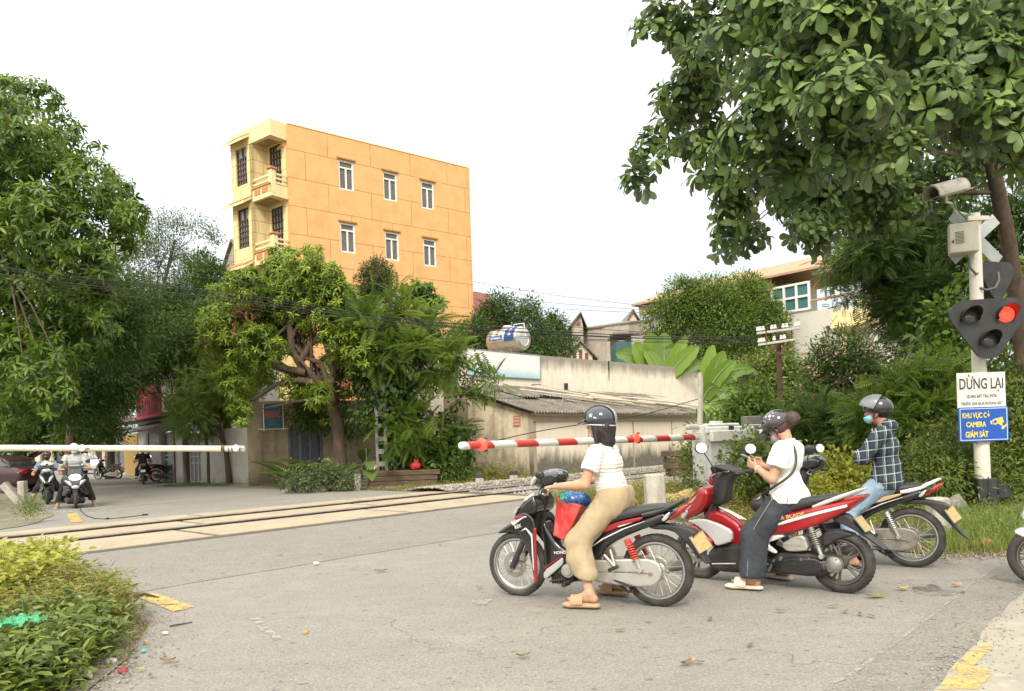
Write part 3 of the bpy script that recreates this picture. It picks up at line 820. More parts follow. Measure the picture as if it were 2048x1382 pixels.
def gable_house(name,label,p0,p1,depth,zw,zr,m_wall,m_roof,over=0.3,along=True,group=None,wn=()):
 F_=Face(p0,p1);h=thing(name,label,'house',(F_.p0[0],F_.p0[1],0),math.atan2(F_.e[1],F_.e[0]),group)
 mb=MB();F_.box(mb,F_.len/2,zw/2,F_.len,zw,depth,-depth)
 if not along:
  tri=[(0,zw),(F_.len,zw),(F_.len/2,zr)]
  mb.prism(tri,F_.pt(0,0,-depth+0.02),F_.e,F_.up,depth-0.04) if False else None
  V=[F_.pt(0,zw,0),F_.pt(F_.len,zw,0),F_.pt(F_.len/2,zr-0.12,0),F_.pt(0,zw,-depth),F_.pt(F_.len,zw,-depth),F_.pt(F_.len/2,zr-0.12,-depth)]
  mb.add(V,[(0,1,2),(5,4,3)])
 else:
  V=[F_.pt(0,zw,0),F_.pt(0,zw,-depth),F_.pt(0,zr-0.12,-depth/2),F_.pt(F_.len,zw,0),F_.pt(F_.len,zw,-depth),F_.pt(F_.len,zr-0.12,-depth/2)]
  mb.add(V,[(0,2,1),(3,4,5)])
 mb.build('wall',m_wall,h,True)
 mb=MB();t=0.12
 if along:
  a=[F_.pt(-over,zw-0.1,over),F_.pt(F_.len+over,zw-0.1,over),F_.pt(F_.len+over,zr,-depth/2),F_.pt(-over,zr,-depth/2)]
  c=[F_.pt(F_.len+over,zw-0.1,-depth-over),F_.pt(-over,zw-0.1,-depth-over),F_.pt(-over,zr,-depth/2),F_.pt(F_.len+over,zr,-depth/2)]
 else:
  a=[F_.pt(-over,zw-0.15,-depth),F_.pt(-over,zw-0.15,over),F_.pt(F_.len/2,zr,over),F_.pt(F_.len/2,zr,-depth)]
  c=[F_.pt(F_.len+over,zw-0.15,over),F_.pt(F_.len+over,zw-0.15,-depth),F_.pt(F_.len/2,zr,-depth),F_.pt(F_.len/2,zr,over)]
 for q in(a,c):
  lo=[x-np.array((0,0,t)) for x in q]
  mb.add(list(q)+lo,[(0,1,2,3),(7,6,5,4),(0,4,5,1),(1,5,6,2),(2,6,7,3),(3,7,4,0)])
 mb.build('roof',m_roof,h,True)
 for(u,z,ww_,hh_) in wn:
  mb=MB();F_.box(mb,u,z,ww_,hh_,0.06,-0.03);f=mb.build('window',M_WHITE,h,True)
  mb=MB();F_.box(mb,u,z,ww_-0.16,hh_-0.16,0.02,0.035);mb.build('pane',M_GLASS,f,True)
 return h,F_
M_REDT=mat('red_roof_sheet',(0.24,0.07,0.06),0.7,c2=(0.17,0.055,0.05),scale=8,stretch=(8,8,1))
M_GREYT=mat('grey_roof_tile',(0.23,0.20,0.165),0.85,c2=(0.14,0.12,0.10),scale=5)
M_BROWNT=mat('tan_roof_tile',(0.46,0.29,0.18),0.85,c2=(0.34,0.21,0.13),scale=4)
M_GREYW=plaster('grey_house_render',(0.46,0.415,0.345),(0.27,0.24,0.20),dlo=0.42,dhi=0.7,streak=0.8)
M_PINKW=plaster('pale_pink_render',(0.72,0.62,0.52),(0.5,0.42,0.36))
M_LGREY=plaster('light_grey_render',(0.60,0.56,0.50),(0.48,0.44,0.39),dlo=0.5,dhi=0.8,streak=0.35)
M_YELW=plaster('pale_yellow_render',(0.80,0.66,0.36),(0.66,0.5,0.26))
M_TEAL=mat('teal_sheet',(0.045,0.13,0.13),0.6,c2=(0.035,0.10,0.10),scale=3)
def P2(x,Y):return W(x,800,Y)[:2]
def zat(x,y,Y):return W(x,y,Y)[2]
gable_house('house','red roofed house peeping out behind the right edge of the orange building',P2(900,56),P2(957,54),3,zat(968,622,53),zat(945,578,55),M_GREYW,M_REDT,0.3,False)
gable_house('house','grey gabled house peeping out behind the left edge of the orange building',P2(456,47),P2(500,45),6,zat(456,540,47),zat(480,478,46),M_GREYW,M_GREYT,0.2,False)
gh,FH=gable_house('house','large weathered grey house with small roof gables, behind the water tank',P2(1085,66),P2(1262,60),9,zat(1180,655,63),zat(1180,640,63),M_GREYW,M_GREYT,0.1,True)
def gablet(F_,parent,xl,xr,xa,ya,yb,Y,m1,m2,depth=3.0,dark=True):
 a,b,c=W(xl,yb,Y),W(xr,yb,Y),W(xa,ya,Y);back=np.array((0.3,depth,0.0))
 mb=MB();mb.add([a,b,c,a+back,b+back,c+back],[(0,1,2),(5,4,3),(0,3,4,1)])
 bot=[p-np.array((0,0,2.0)) for p in(a,b,a+back,b+back)]
 mb.add([a,b,a+back,b+back]+bot,[(0,4,5,1),(1,5,7,3),(2,6,4,0)])
 g_=mb.build('gable',m1,parent,True)
 ov=np.array((0,-0.35,0.0));up=np.array((0,0,0.22));sx=np.array((0.35,0,-0.25))
 mb=MB()
 for(p,s) in((a-sx*np.array((1,1,-1)),-1),(b+sx,1)):
  q=[p+ov,c+ov+up,c+back+up,p+back]
  lo=[x-np.array((0,0,0.16)) for x in q]
  mb.add(q+lo,[(0,1,2,3),(7,6,5,4),(0,4,5,1),(1,5,6,2),(2,6,7,3),(3,7,4,0)])
 mb.build('gable_roof',m2,parent,True)
 if dark is not None:
  k=0.45;ce=(a+b+c)/3+np.array((0,-0.06,-0.2))
  mb=MB();mb.add([ce+(p-(a+b+c)/3)*k for p in(a,b,c)],[(0,1,2)]);mb.build('gable_panel',M_REDT,parent,True)
gablet(FH,gh,1086,1112,1101,630,650,62,M_GREYW,M_GREYT,4)
gablet(FH,gh,1143,1166,1161,629,650,61,M_GREYW,M_GREYT,4)
mb=MB();u,z=FH.px(1226,700);FH.box(mb,u,z+0.2,1.5,3.6,0.1,-0.05,0.02);f=mb.build('window',M_GREYW,gh,True)
mb=MB();FH.box(mb,u+0.2,z,0.8,2.6,0.03,0.055);mb.build('pane',M_DKFRAME,f,True)
pk,FP=gable_house('house','small pink and white gabled house in front of the grey house',P2(1140,52),P2(1188,52),5,zat(1160,713,52),zat(1163,680,52),M_PINKW,M_GREYT,0.35,False)
mb=MB()
for k,(du,h_) in enumerate(((0.25,.5),(0.5,.9),(0.75,0.5))):FP.box(mb,FP.len*du,zat(1160,715,52)+0.05,0.22,h_,0.05,0.004)
mb.build('gable_panel',M_REDT,pk,True)
gable_house('house','white gabled house between the grey house and the long tiled house',P2(1250,63),P2(1292,63),6,zat(1270,665,63),zat(1268,618,63),M_PINKW,M_GREYT,0.4,False)
sh=thing('shed','teal sheet metal shed above the stained back wall, left of the banana plants','shed',(P2(1236,50)[0],P2(1236,50)[1],0))
mb=MB();F_=Face(P2(1236,50),P2(1266,50));F_.box(mb,F_.len/2,zat(1250,690,50)/2,F_.len,zat(1250,676,50),3,-3);mb.build('wall',M_TEAL,sh,True)
mb=MB();F_.box(mb,F_.len/2,zat(1250,674,50)+0.25,F_.len+0.3,0.1,3.3,-3.2);mb.build('roof',M_GREYT,sh,True)
sh=thing('shed','low grey rendered outhouse right of the teal shed, behind the banana leaves','shed',(P2(1268,51)[0],P2(1268,51)[1],0))
mb=MB();F_=Face(P2(1266,51),P2(1310,51));zt_=zat(1285,668,51);F_.box(mb,F_.len/2,zt_/2,F_.len,zt_,3,-3);mb.build('wall',M_LGREY,sh,True)
mb=MB();F_.box(mb,F_.len/2,zt_+0.06,F_.len+0.3,0.1,3.3,-3.2);mb.build('roof',M_GREYT,sh,True)
a2,b2=P2(1283,57),P2(1735,44)
FR=Face(a2,b2);lh=thing('house','long pale house with tan tiled roof, green glazed corner and roof terrace','house',(a2[0],a2[1],0),math.atan2(FR.e[1],FR.e[0]))
uw0,_=FR.px(1545,600);uw1,zw1=FR.px(1618,562);_,zw0=FR.px(1610,620)
ut1,ztop=FR.px(1730,622);us0,_=FR.px(1284,600)
zroof=FR.px(1284,607)[1]
mb=MB()
FR.wall(mb,0,ut1,0,zw0-0.15,0.3,0,[(FR.px(1652,700)[0],FR.px(1712,700)[0],FR.px(1655,735)[1],FR.px(1655,652)[1])])
FR.wall(mb,us0+0.3,FR.px(1545,600)[0],zw0-0.15,zroof-0.9,0.3,-0.6)
FR.box(mb,ut1/2,(zw0-0.15)/2,ut1,zw0-0.15,7,-7.4)
FR.box(mb,ut1/2-3,zw0+1.0,ut1-6,2.6,4,-6.0)
mb.build('wall',M_LGREY,lh,True)
mb=MB();FR.box(mb,uw0/2+0.1,zroof-0.45,uw0-0.2,0.95,0.2,0.0)
mb.build('fascia',mat('fascia_board',(0.33,0.21,0.13),0.8),lh,True)
ur1=FR.px(1640,580)[0]
mb=MB();ze=zroof;zr_=zroof+1.45
p=[FR.pt(-0.3,ze,0.45),FR.pt(ur1,ze,0.45),FR.pt(ur1-0.6,zr_,-3.2),FR.pt(1.8,zr_,-3.2),FR.pt(-0.3,ze,-7),FR.pt(ur1,ze,-7)]
mb.add(p+[x-np.array((0,0,0.15)) for x in p],[(0,1,2,3),(1,5,2),(5,4,3,2),(4,0,3),(0,6,7,1),(1,7,11,5),(4,10,6,0)])
mb.build('roof',M_BROWNT,lh,True)
mb=MB();nu=3
for k in range(nu+1):FR.box(mb,uw0+(uw1-uw0)*k/nu,(zw0+zw1)/2,0.14,zw1-zw0,0.1,0.0)
for z in(zw0+0.05,(zw0+zw1)/2,zw1-0.06):FR.box(mb,(uw0+uw1)/2,z,uw1-uw0,0.14,0.09,0.002)
wf=mb.build('window',M_WHITE,lh,True)
mb=MB();FR.box(mb,(uw0+uw1)/2,(zw0+zw1)/2,uw1-uw0,zw1-zw0,0.04,-0.06)
mb.build('pane',mat('green_pane',(0.05,0.14,0.14),0.3,c2=(0.07,0.19,0.19),scale=14,stretch=(3,3,0.02)),wf,True)
mb=MB();u0,u1=FR.px(1625,620)[0],ut1;zt_=zw0+0.5
FR.box(mb,(u0+u1)/2,zt_,u1-u0,0.12,0.25,-0.05)
for k in range(4):FR.box(mb,u0+0.3+k*(u1-u0-0.4)/3,zt_+0.9,0.1,1.7,0.1,-1.2-0.01*k)
FR.box(mb,(u0+u1)/2,zt_+1.75,u1-u0,0.3,2.6,-2.6)
mb.build('terrace',mat('terrace_trim',(0.42,0.30,0.2),0.8),lh,True)
mb=MB();u,z=FR.px(1682,690);FR.box(mb,u,z,FR.px(1712,700)[0]-FR.px(1652,700)[0],3.2,0.1,-0.9);mb.build('porch_back',mat('porch_brick',(0.36,0.24,0.15),0.8),lh,True)
mb=MB();u,z=FR.px(1722,640);FR.box(mb,u,z-0.35,2.3,0.25,1.5,0.0,0.03);FR.box(mb,u,z+0.15,2.2,0.7,0.12,1.3,0.02);FR.box(mb,u,z+0.15,2.0,0.6,0.1,0.1)
mb.cyl(FR.pt(u-0.6,0,1.0),FR.pt(u-0.6,z-0.45,1.0),0.16)
mb.build('balcony',M_CREAMP,lh,True)
yb=thing('house','pale yellow house glimpsed through the feathery tree left of the signal post','house',(P2(1728,60)[0],60,0))
F_=Face(P2(1722,60),P2(1800,58));mb=MB();zt_=zat(1770,600,59);F_.wall(mb,0,F_.len,0,zt_,0.3,0,[(F_.px(1757,640)[0],F_.px(1790,640)[0],F_.px(1770,690)[1],F_.px(1770,632)[1])]);F_.box(mb,F_.len/2,zt_/2,F_.len,zt_-.2,5,-6)
mb.build('wall',M_YELW,yb,True)
mb=MB();u0,u1=F_.px(1757,640)[0],F_.px(1790,640)[0];z0,z1=F_.px(1770,690)[1],F_.px(1770,632)[1]
for k in range(6):F_.box(mb,u0+(u1-u0)*k/5,(z0+z1)/2,0.06,z1-z0,0.05,-0.1)
mb.build('window',M_DKFRAME,yb,True)
mb=MB();F_.box(mb,F_.len/2,zt_+0.15,F_.len+0.6,0.3,5.6,-5.4);mb.build('roof',M_CREAMP,yb,True)
hh=thing('house','small pale yellow hip roofed house low between the pink bush and the signal post','house',(P2(1790,50)[0],50,0))
F_=Face(P2(1800,50),P2(1830,50));z1=zat(1812,712,50);mb=MB();F_.box(mb,F_.len/2,z1/2,F_.len,z1,2,-2);mb.build('wall',M_YELW,hh,True)
mb=MB();p=[F_.pt(-.3,z1,.3),F_.pt(F_.len+.3,z1,.3),F_.pt(F_.len+.3,z1,-2.3),F_.pt(-.3,z1,-2.3),F_.pt(F_.len/2,z1+0.7,-1)];mb.add(p,[(0,1,4),(1,2,4),(2,3,4),(3,0,4)]);mb.build('roof',M_CREAMP,hh,True)
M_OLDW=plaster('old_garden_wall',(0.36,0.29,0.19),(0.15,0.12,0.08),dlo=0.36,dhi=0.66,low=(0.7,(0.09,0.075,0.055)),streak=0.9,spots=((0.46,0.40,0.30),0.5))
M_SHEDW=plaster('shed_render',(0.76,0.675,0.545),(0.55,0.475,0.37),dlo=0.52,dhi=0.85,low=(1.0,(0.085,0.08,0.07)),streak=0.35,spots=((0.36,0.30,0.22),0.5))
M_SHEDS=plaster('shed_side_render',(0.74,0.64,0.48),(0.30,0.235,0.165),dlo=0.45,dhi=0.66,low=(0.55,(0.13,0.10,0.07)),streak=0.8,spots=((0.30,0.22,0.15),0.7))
M_BACKW=plaster('back_wall_render',(0.77,0.69,0.565),(0.50,0.44,0.355),dlo=0.48,dhi=0.78,top=(5.2,(0.15,0.135,0.115)),streak=0.7,spots=((0.36,0.31,0.25),0.4))
M_WHITEW=plaster('white_lime_wall',(0.50,0.48,0.43),(0.34,0.32,0.28),dlo=0.45,dhi=0.7,low=(0.4,(0.22,0.21,0.17)),streak=0.5)
S0=W(1064,830,28.0);SA=np.array(S0[:2]);SBk=SA+TN*3.8
S1=SA+TD*14.0
sd=thing('shed','low shed with peeling cream walls under a broken corrugated asbestos roof, behind the barrier','shed',(SA[0],SA[1],0),math.atan2(TD[1],TD[0]))
FE=Face(SA,S1);eave=2.25
mb=MB();FE.wall(mb,0,13.2,-0.1,eave+0.1,0.2)
mb.build('front_wall',M_SHEDW,sd,True)
mb=MB()
for(u,wd) in((0.0,0.16),(3.4,0.07),(6.7,0.09),(10.0,0.07)):FE.box(mb,u+0.1,eave/2,wd,eave,0.02,0.0)
FE.box(mb,6.5,eave-0.12,13.0,0.2,0.06,-0.002)
mb.build('brick_band',plaster('exposed_brick',(0.42,0.32,0.22),(0.26,0.20,0.14),'x',0.24,0.08,0.01,(0.40,0.33,0.25)),sd,True)
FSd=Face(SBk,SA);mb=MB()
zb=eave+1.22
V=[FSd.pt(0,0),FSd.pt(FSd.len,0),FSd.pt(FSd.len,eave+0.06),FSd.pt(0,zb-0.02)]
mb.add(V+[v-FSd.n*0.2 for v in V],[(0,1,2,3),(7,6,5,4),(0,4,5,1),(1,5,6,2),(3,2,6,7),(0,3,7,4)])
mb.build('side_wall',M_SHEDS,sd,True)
M_ASB=stained('asbestos_sheet',(0.19,0.165,0.135),(0.09,0.078,0.063),0.4,0.68,1.4,(1,1,1),0.9,22,(0.40,0.36,0.30))
def corrugated(u0,u1,s0,s1,lift,tilt,sag,seed):
 """sheet of asbestos on the roof slope: u along the eave, s up the slope (0 eave .. 1 ridge)"""
 nu=int((u1-u0)/0.03);V=[];ns=5
 for j in range(ns+1):
  s=s0+(s1-s0)*j/ns
  for i in range(nu+1):
   u=u0+(u1-u0)*i/nu
   d=-0.35+s*4.1;z=eave+0.12+s*1.22+lift+tilt*(u-u0)+0.036*math.sin(u*2*math.pi/0.177)-sag*math.sin(math.pi*(s-s0)/(s1-s0))+0.02*mnoise.noise(Vector((u,s*4,seed)))
   V.append(FE.pt(u,z,-d))
 F=[(j*(nu+1)+i,j*(nu+1)+i+1,(j+1)*(nu+1)+i+1,(j+1)*(nu+1)+i) for j in range(ns) for i in range(nu)]
 V2=[v-np.array((0,0,0.012)) for v in V];n0=len(V)
 F2=[tuple(n0+k for k in f[::-1]) for f in F]
 E=[(i+1,i,n0+i,n0+i+1) for i in range(nu)]+[((nu+1)*ns+i,(nu+1)*ns+i+1,n0+(nu+1)*ns+i+1,n0+(nu+1)*ns+i) for i in range(nu)]
 return V+V2,F+F2+E
rr=random.Random(4);u=-0.3;k=0
while u<13.4:
 w_=0.92 if k<20 else 1.0
 V,F=corrugated(u,min(u+w_+0.06,13.6),0.0,0.56,0.012*(k%2),0.0,0.02,k)
 mesh_obj('roof_sheet',V,F,M_ASB,sd,True,60)
 V,F=corrugated(u,min(u+w_+0.06,13.6),0.50+(0.06 if k in(3,4,5) else 0.0),1.0,0.035+0.012*(k%2)+(0.10 if k in(2,3,4) else 0)+rr.uniform(0,0.02),0.0,0.03+(0.03 if k in(3,4) else 0),k+40)
 mesh_obj('roof_sheet',V,F,M_ASB,sd,True,60)
 u+=w_;k+=1
M_POLE=mat('bleached_bamboo',(0.62,0.55,0.43),0.8,c2=(0.36,0.31,0.24),scale=4,stretch=(6,1,6))
def rp(u,s,lift=0.06):return FE.pt(u,eave+0.12+s*1.22+0.03+lift,0.35-s*4.1)
for i in range(24):
 u=2.6+9.6*(i+rr.uniform(0,0.8))/24;s=rr.uniform(0.40,0.95);l=rr.uniform(2.0,4.6)
 a=rp(u,s,0.10+0.06*(i%3));b=rp(min(u+l,13.4),max(s-rr.uniform(0.12,0.5),0.12),0.10+0.06*(i%3))
 if i%2:MB().box((a+b)/2,(np.linalg.norm(b-a),0.11,0.03),0,np.column_stack(frame_from(b-a))).build('loose_batten',M_POLE,sd,True)
 else:MB().tube([a,(a+b)/2+np.array((0,0,0.02)),b],[0.055,0.05,0.045],6).build('loose_batten',M_POLE,sd,True)
pl=tag(FSd.box(MB(),FSd.px(1034,842)[0],FSd.px(1034,842)[1],0.36,0.42,0.02,0.004,0.004).build('wall_plate',mat('orange_plate',(0.6,0.24,0.13),0.5)),'small orange and white plate on the shed side wall below the eave','plate')
for k in range(3):
 mb=MB();FSd.box(mb,FSd.px(1034,842)[0],FSd.px(1034,842)[1]+0.12-k*0.12,0.28,0.025,0.004,0.026);mb.build('print_line',M_WHITE,pl)
B0=W(920,697,30.3)[:2];B0=SA+TN*3.85-TD*2.3;B1=B0+TD*18.0
FW=Face(B0,B1);bwall=thing('back_wall','tall stained cream wall standing behind the corrugated shed roof','wall',(B0[0],B0[1],0),math.atan2(TD[1],TD[0]))
zc0=FW.px(945,700)[1];zc1=FW.px(1398,738)[1];lenw=FW.px(1398,738)[0]
mb=MB();V=[FW.pt(0,0),FW.pt(lenw,0),FW.pt(lenw,zc1),FW.pt(0,zc0)]
mb.add(V+[v-FW.n*0.22 for v in V],[(0,1,2,3),(7,6,5,4),(1,5,6,2),(3,2,6,7),(0,3,7,4)])
mb.build('wall_face',M_BACKW,bwall,True)
u,z=FW.px(1217,730);P=[FW.pt(u+0.04*mnoise.noise(Vector((k*.7,0,3))),FW.px(1217,722+k*5)[1],0.005) for k in range(9)]
MB().tube(P,[0.05,0.045,0.04,0.05,0.035,0.03,0.03,0.02,0.01],5).build('crack',M_DARK,bwall,True)
u,z=FW.px(1068,769);MB().tube([FW.pt(u-0.15,z,0.0),FW.pt(u,z,0.25),FW.pt(u+0.12,z-0.03,0.3)],0.035,6).build('drain_spout',M_GREYM,bwall,True)
u,z=FW.px(1130,775);MB().tube([FW.pt(u,z-0.2,0.05),FW.pt(u,z+0.2,0.08)],0.09,7).build('drain_spout',M_DARK,bwall,True)
sg=thing('signboard','faded white signboard with pale blue bottom band on the stained back wall','signboard',tuple(FW.pt(0,0)),math.atan2(TD[1],TD[0]))
ul,zl=FW.px(943,702)[0]-0.3,FW.px(1078,712)[1];ur,zb0=FW.px(1079,758);ztp=zl
mb=MB();FW.box(mb,(ul+ur)/2,(zb0+ztp)/2,ur-ul,ztp-zb0,0.05,0.012,0.006)
m,n,b,o=nodes('faded_sign');t_=N(n,'ShaderNodeTexCoord');sp=N(n,'ShaderNodeSeparateXYZ');L(n,t_.outputs['Object'],sp.inputs[0])
zz=math_(n,'ADD',sp.outputs['Z'],math_(n,'MULTIPLY',noise(n,1.2,4),0.35))
c=mixc(n,ramp(n,zz,zb0+0.62,zb0+0.22),(0.76,0.755,0.72),(0.36,0.58,0.66))
c=mixc(n,math_(n,'MULTIPLY',ramp(n,noise(n,2.5,3,0.5,(1,1,0.03)),0.58,0.62),0.25),c,(0.62,0.60,0.72))
L(n,c,b.inputs['Base Color']);b.inputs['Roughness'].default_value=0.4
bd=mb.build('board',m,sg,True)
mb=MB();FW.box(mb,(ul+ur)/2,ztp+0.02,ur-ul+0.06,0.05,0.07,0.005);FW.box(mb,(ul+ur)/2,zb0-0.02,ur-ul+0.06,0.04,0.07,0.005);FW.box(mb,ur+0.02,(zb0+ztp)/2,0.04,ztp-zb0,0.07,0.005)
mb.build('frame',M_GREYM,sg,True)
lettering('THU  TYTM',FW.pt(ur-0.95,zb0+0.16,0.065),FW.e,FW.up,1.5,0.15,mat('pale_lettering',(0.70,0.78,0.80),0.5),sg,True,0.01)
TKc=W(1016,681,35.5);ad=np.array((-0.62,0.55,0.0));ad=-ad/np.linalg.norm(ad)
tk=thing('water_tank','horizontal stainless steel water tank with blue band, on the roof behind the signboard','water tank',(TKc[0],TKc[1],0))
M_STEEL=mat('brushed_steel',(0.66,0.64,0.58),0.28,0.85,c2=(0.55,0.53,0.47),scale=3,stretch=(1,1,8))
rT=0.58;lT=1.75
c0=TKc-ad*lT/2;c1=TKc+ad*lT/2
prof=[(0.0,-0.16),(rT*0.55,-0.14),(rT*0.9,-0.06),(rT,0.03),(rT,0.30),(rT*1.012,0.31),(rT*1.012,0.34),(rT,0.35),(rT,0.72),(rT*1.012,0.73),(rT*1.012,0.76),(rT,0.77),(rT,lT-0.03),(rT*0.92,lT+0.08),(rT*0.6,lT+0.14),(rT*0.56,lT+0.12),(0.0,lT+0.13)]
MB().lathe(prof,c0,ad,40).build('tank_body',M_STEEL,tk,True,40)
dA,sA,uA=frame_from(ad,(0,0,1))
def on_tank(ang,h,r=rT+0.006):return c0+ad*h+r*(math.cos(ang)*sA+math.sin(ang)*uA)
M_BLUE=mat('label_blue',(0.03,0.07,0.26),0.4)
ang0=math.atan2(np.dot((0,0,1),uA),np.dot((0,0,1),sA))
def patch(a0,a1,h0,h1,name,m,r=rT+0.006):
 V=[on_tank(a0+(a1-a0)*i/16,h,r) for i in range(17) for h in(h0,h1)]
 return mesh_obj(name,V,[(2*i,2*i+2,2*i+3,2*i+1) for i in range(16)],m,tk,True)
near=-math.pi if sA[1]>0 else 0.0
patch(-math.pi*0.06,math.pi*1.0,lT-0.62,lT-0.03,'blue_band',M_BLUE,rT+0.014)
sgn=1 if sA[1]<0 else-1
aN=0.0 if sA[1]<0 else math.pi
patch(aN-0.02*sgn,aN+0.34*sgn,0.22,1.0,'blue_label',M_BLUE)
M_LETW=mat('white_lettering',(0.8,0.8,0.78),0.5)
def wrap1(x,y):
 return np.array([on_tank(aN+(0.16+yy/rT)*sgn,0.61+xx,rT+0.012) for xx,yy in zip(x,y)])
lettering('SƠNHÀ',c0,ad,(0,0,1),0.62,0.13,M_LETW,tk,True,0.03,wrap=wrap1)
def wrap2(x,y):
 return np.array([on_tank(aN+(0.95+xx/rT)*sgn,lT-0.32-yy,rT+0.02) for xx,yy in zip(x,y)])
lettering('SƠNHÀ',c0,ad,(0,0,1),0.85,0.2,M_LETW,tk,True,0.03,wrap=wrap2)
mb=MB();mb.tube([TKc+np.array((0,0,rT-.02)),TKc+np.array((0,0,rT+0.1))],[0.28,0.24],14);mb.build('lid',M_STEEL,tk,True)
mb=MB()
for s in(-1,1):
 for t_ in(-0.55,0.0,0.55):
  q=TKc+ad*t_+sA*s*0.42;mb.cyl(q-np.array((0,0,0.95)),q-np.array((0,0,0.36)),0.025,None,6)
 mb.cyl(TKc-ad*0.7+sA*s*0.42-np.array((0,0,0.38)),TKc+ad*0.7+sA*s*0.42-np.array((0,0,0.38)),0.03,None,6)
mb.build('stand',M_GREYM,tk,True)
q=TKc+ad*0.4+np.array((0,0,rT));MB().tube([q,q+np.array((0,0,0.12)),q+ad*0.5+np.array((0.1,0,0.12)),q+ad*0.55+np.array((0.1,0,-0.5))],0.025,6).build('vent_pipe',M_WHITE,tk,True)
rb=thing('tank_platform','flat roof carrying the steel water tank behind the signboard','roof',(TKc[0],TKc[1],0))
mb=MB();q=TKc;mb.box((q[0],q[1],(TKc[2]-0.95)/2),(5.0,2.6,TKc[2]-0.95),0,FW.R);mb.build('roof_block',M_OLDW,rb,True)
G0=G(498,973)[:2];G1=SBk+np.array((-0.0,-0.4))
FO=Face(G0,G1);ow=thing('garden_wall','old brown stained wall with a grey gate, shaded by the branching tree','wall',(G0[0],G0[1],0),math.atan2(FO.e[1],FO.e[0]))
ug0,ug1=FO.px(577,900)[0],FO.px(645,900)[0]
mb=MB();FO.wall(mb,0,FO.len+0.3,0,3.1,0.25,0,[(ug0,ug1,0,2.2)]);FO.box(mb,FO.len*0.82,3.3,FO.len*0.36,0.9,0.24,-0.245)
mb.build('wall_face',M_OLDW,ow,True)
mb=MB()
M_GATE=mat('grey_blue_gate',(0.15,0.17,0.19),0.5,0.3,c2=(0.10,0.115,0.13),scale=6)
for u in(ug0+0.05,ug0+0.42,ug0+0.78,ug1-0.05):FO.box(mb,u,1.1,0.07,2.2,0.06,-0.12)
for z in(0.06,0.7,2.14):FO.box(mb,(ug0+ug1)/2,z,ug1-ug0-0.1,0.07,0.055,-0.118)
for k in range(26):FO.box(mb,ug0+0.95,0.78+1.3*k/26,0.28,0.02,0.03,-0.11)
for k in range(14):FO.box(mb,ug1-0.75+0.65*k/14,1.4,0.018,1.4,0.03,-0.11)
FO.box(mb,(ug0+ug1)/2,0.38,ug1-ug0-0.1,0.6,0.02,-0.125)
mb.build('gate',M_GATE,ow,True)
mb=MB();FO.box(mb,(ug0+ug1)/2,1.1,ug1-ug0,2.2,0.02,-0.2);mb.build('gate_backing',mat('gate_backing',(0.10,0.115,0.125),0.6),ow,True)
M_SIGNB=mat('dull_teal_board',(0.02,0.10,0.12),0.45,c2=(0.015,0.07,0.09),scale=5)
ns=thing('hanging_sign','teal guesthouse sign with red letters hanging in tree shade on the old wall','sign',tuple(FO.pt(FO.px(545,830)[0],0)),math.atan2(FO.e[1],FO.e[0]))
(su0,sz1),(su1,sz0)=FO.px(527,808),FO.px(565,856)
su,szm,swd,sht=(su0+su1)/2,(sz0+sz1)/2,su1-su0,sz1-sz0
mb=MB();FO.box(mb,su,szm,swd,sht,0.06,0.16,0.01);mb.build('board',M_SIGNB,ns,True)
mb=MB()
for s in(-1,1):FO.box(mb,su+s*(swd/2+0.02),szm-0.05,0.03,sht+0.1,0.06,0.16)
FO.box(mb,su,sz0-0.03,swd+0.4,0.03,0.04,0.1);FO.box(mb,su,sz1-0.2,0.05,0.05,0.17,0.0)
mb.build('frame',M_WHITE,ns,True)
lettering('NHÀ',FO.pt(su,sz1-0.12,0.225),FO.e,FO.up,swd*0.62,0.16,mat('sign_blue',(0.02,0.2,0.5),0.5),ns,True,0.02)
lettering('NGHỈ',FO.pt(su,szm+0.10,0.225),FO.e,FO.up,swd*0.86,0.34,mat('sign_red',(0.55,0.05,0.04),0.5),ns,True,0.03)
WL0=G(362,966)[:2];WL1=G(505,972)[:2]+np.array((0.0,1.2))
FL_=Face(WL0,WL1);lw=thing('garden_wall','white limewashed wall with a grey metal gate and white post beside the shop','wall',(WL0[0],WL0[1],0),math.atan2(FL_.e[1],FL_.e[0]))
ga,gb=FL_.px(374,900)[0],FL_.px(401,900)[0]
mb=MB();FL_.wall(mb,gb,FL_.len,-.05,FL_.px(440,858)[1],0.25,0)
mb.build('wall_face',M_WHITEW,lw,True)
mb=MB();FL_.box(mb,FL_.px(364,900)[0],1.1,0.42,2.25,0.42,-0.3,0.02);FL_.box(mb,FL_.px(364,900)[0],2.28,0.55,0.12,0.55,-0.36,0.02);mb.build('post',M_WHITEW,lw,True)
mb=MB()
for k in range(4):FL_.box(mb,ga+0.04+(gb-ga-0.08)*k/3,1.05,0.06,2.1,0.05,-0.15)
for z in(0.05,0.85,1.12,2.08):FL_.box(mb,(ga+gb)/2,z,gb-ga-0.05,0.06,0.045,-0.148)
g_=mb.build('gate',mat('pale_gate',(0.42,0.42,0.40),0.5),lw,True)
mb=MB();FL_.box(mb,(ga+gb)/2,1.05,gb-ga,2.1,0.02,-0.17);mb.build('gate_panel',mat('gate_panel',(0.24,0.235,0.225),0.6),g_,True)
SH0=G(262,957)[:2];SH1=G(359,966)[:2]
FS_=Face(SH0,SH1);shp=thing('shop_house','white shop house with red brown columns, grey awning and railed upper balcony','shop',(SH0[0],SH0[1],0),math.atan2(FS_.e[1],FS_.e[0]))
def ux(x,y=900):return FS_.px(x,y)[0]
zc=FS_.px(320,842)[1]
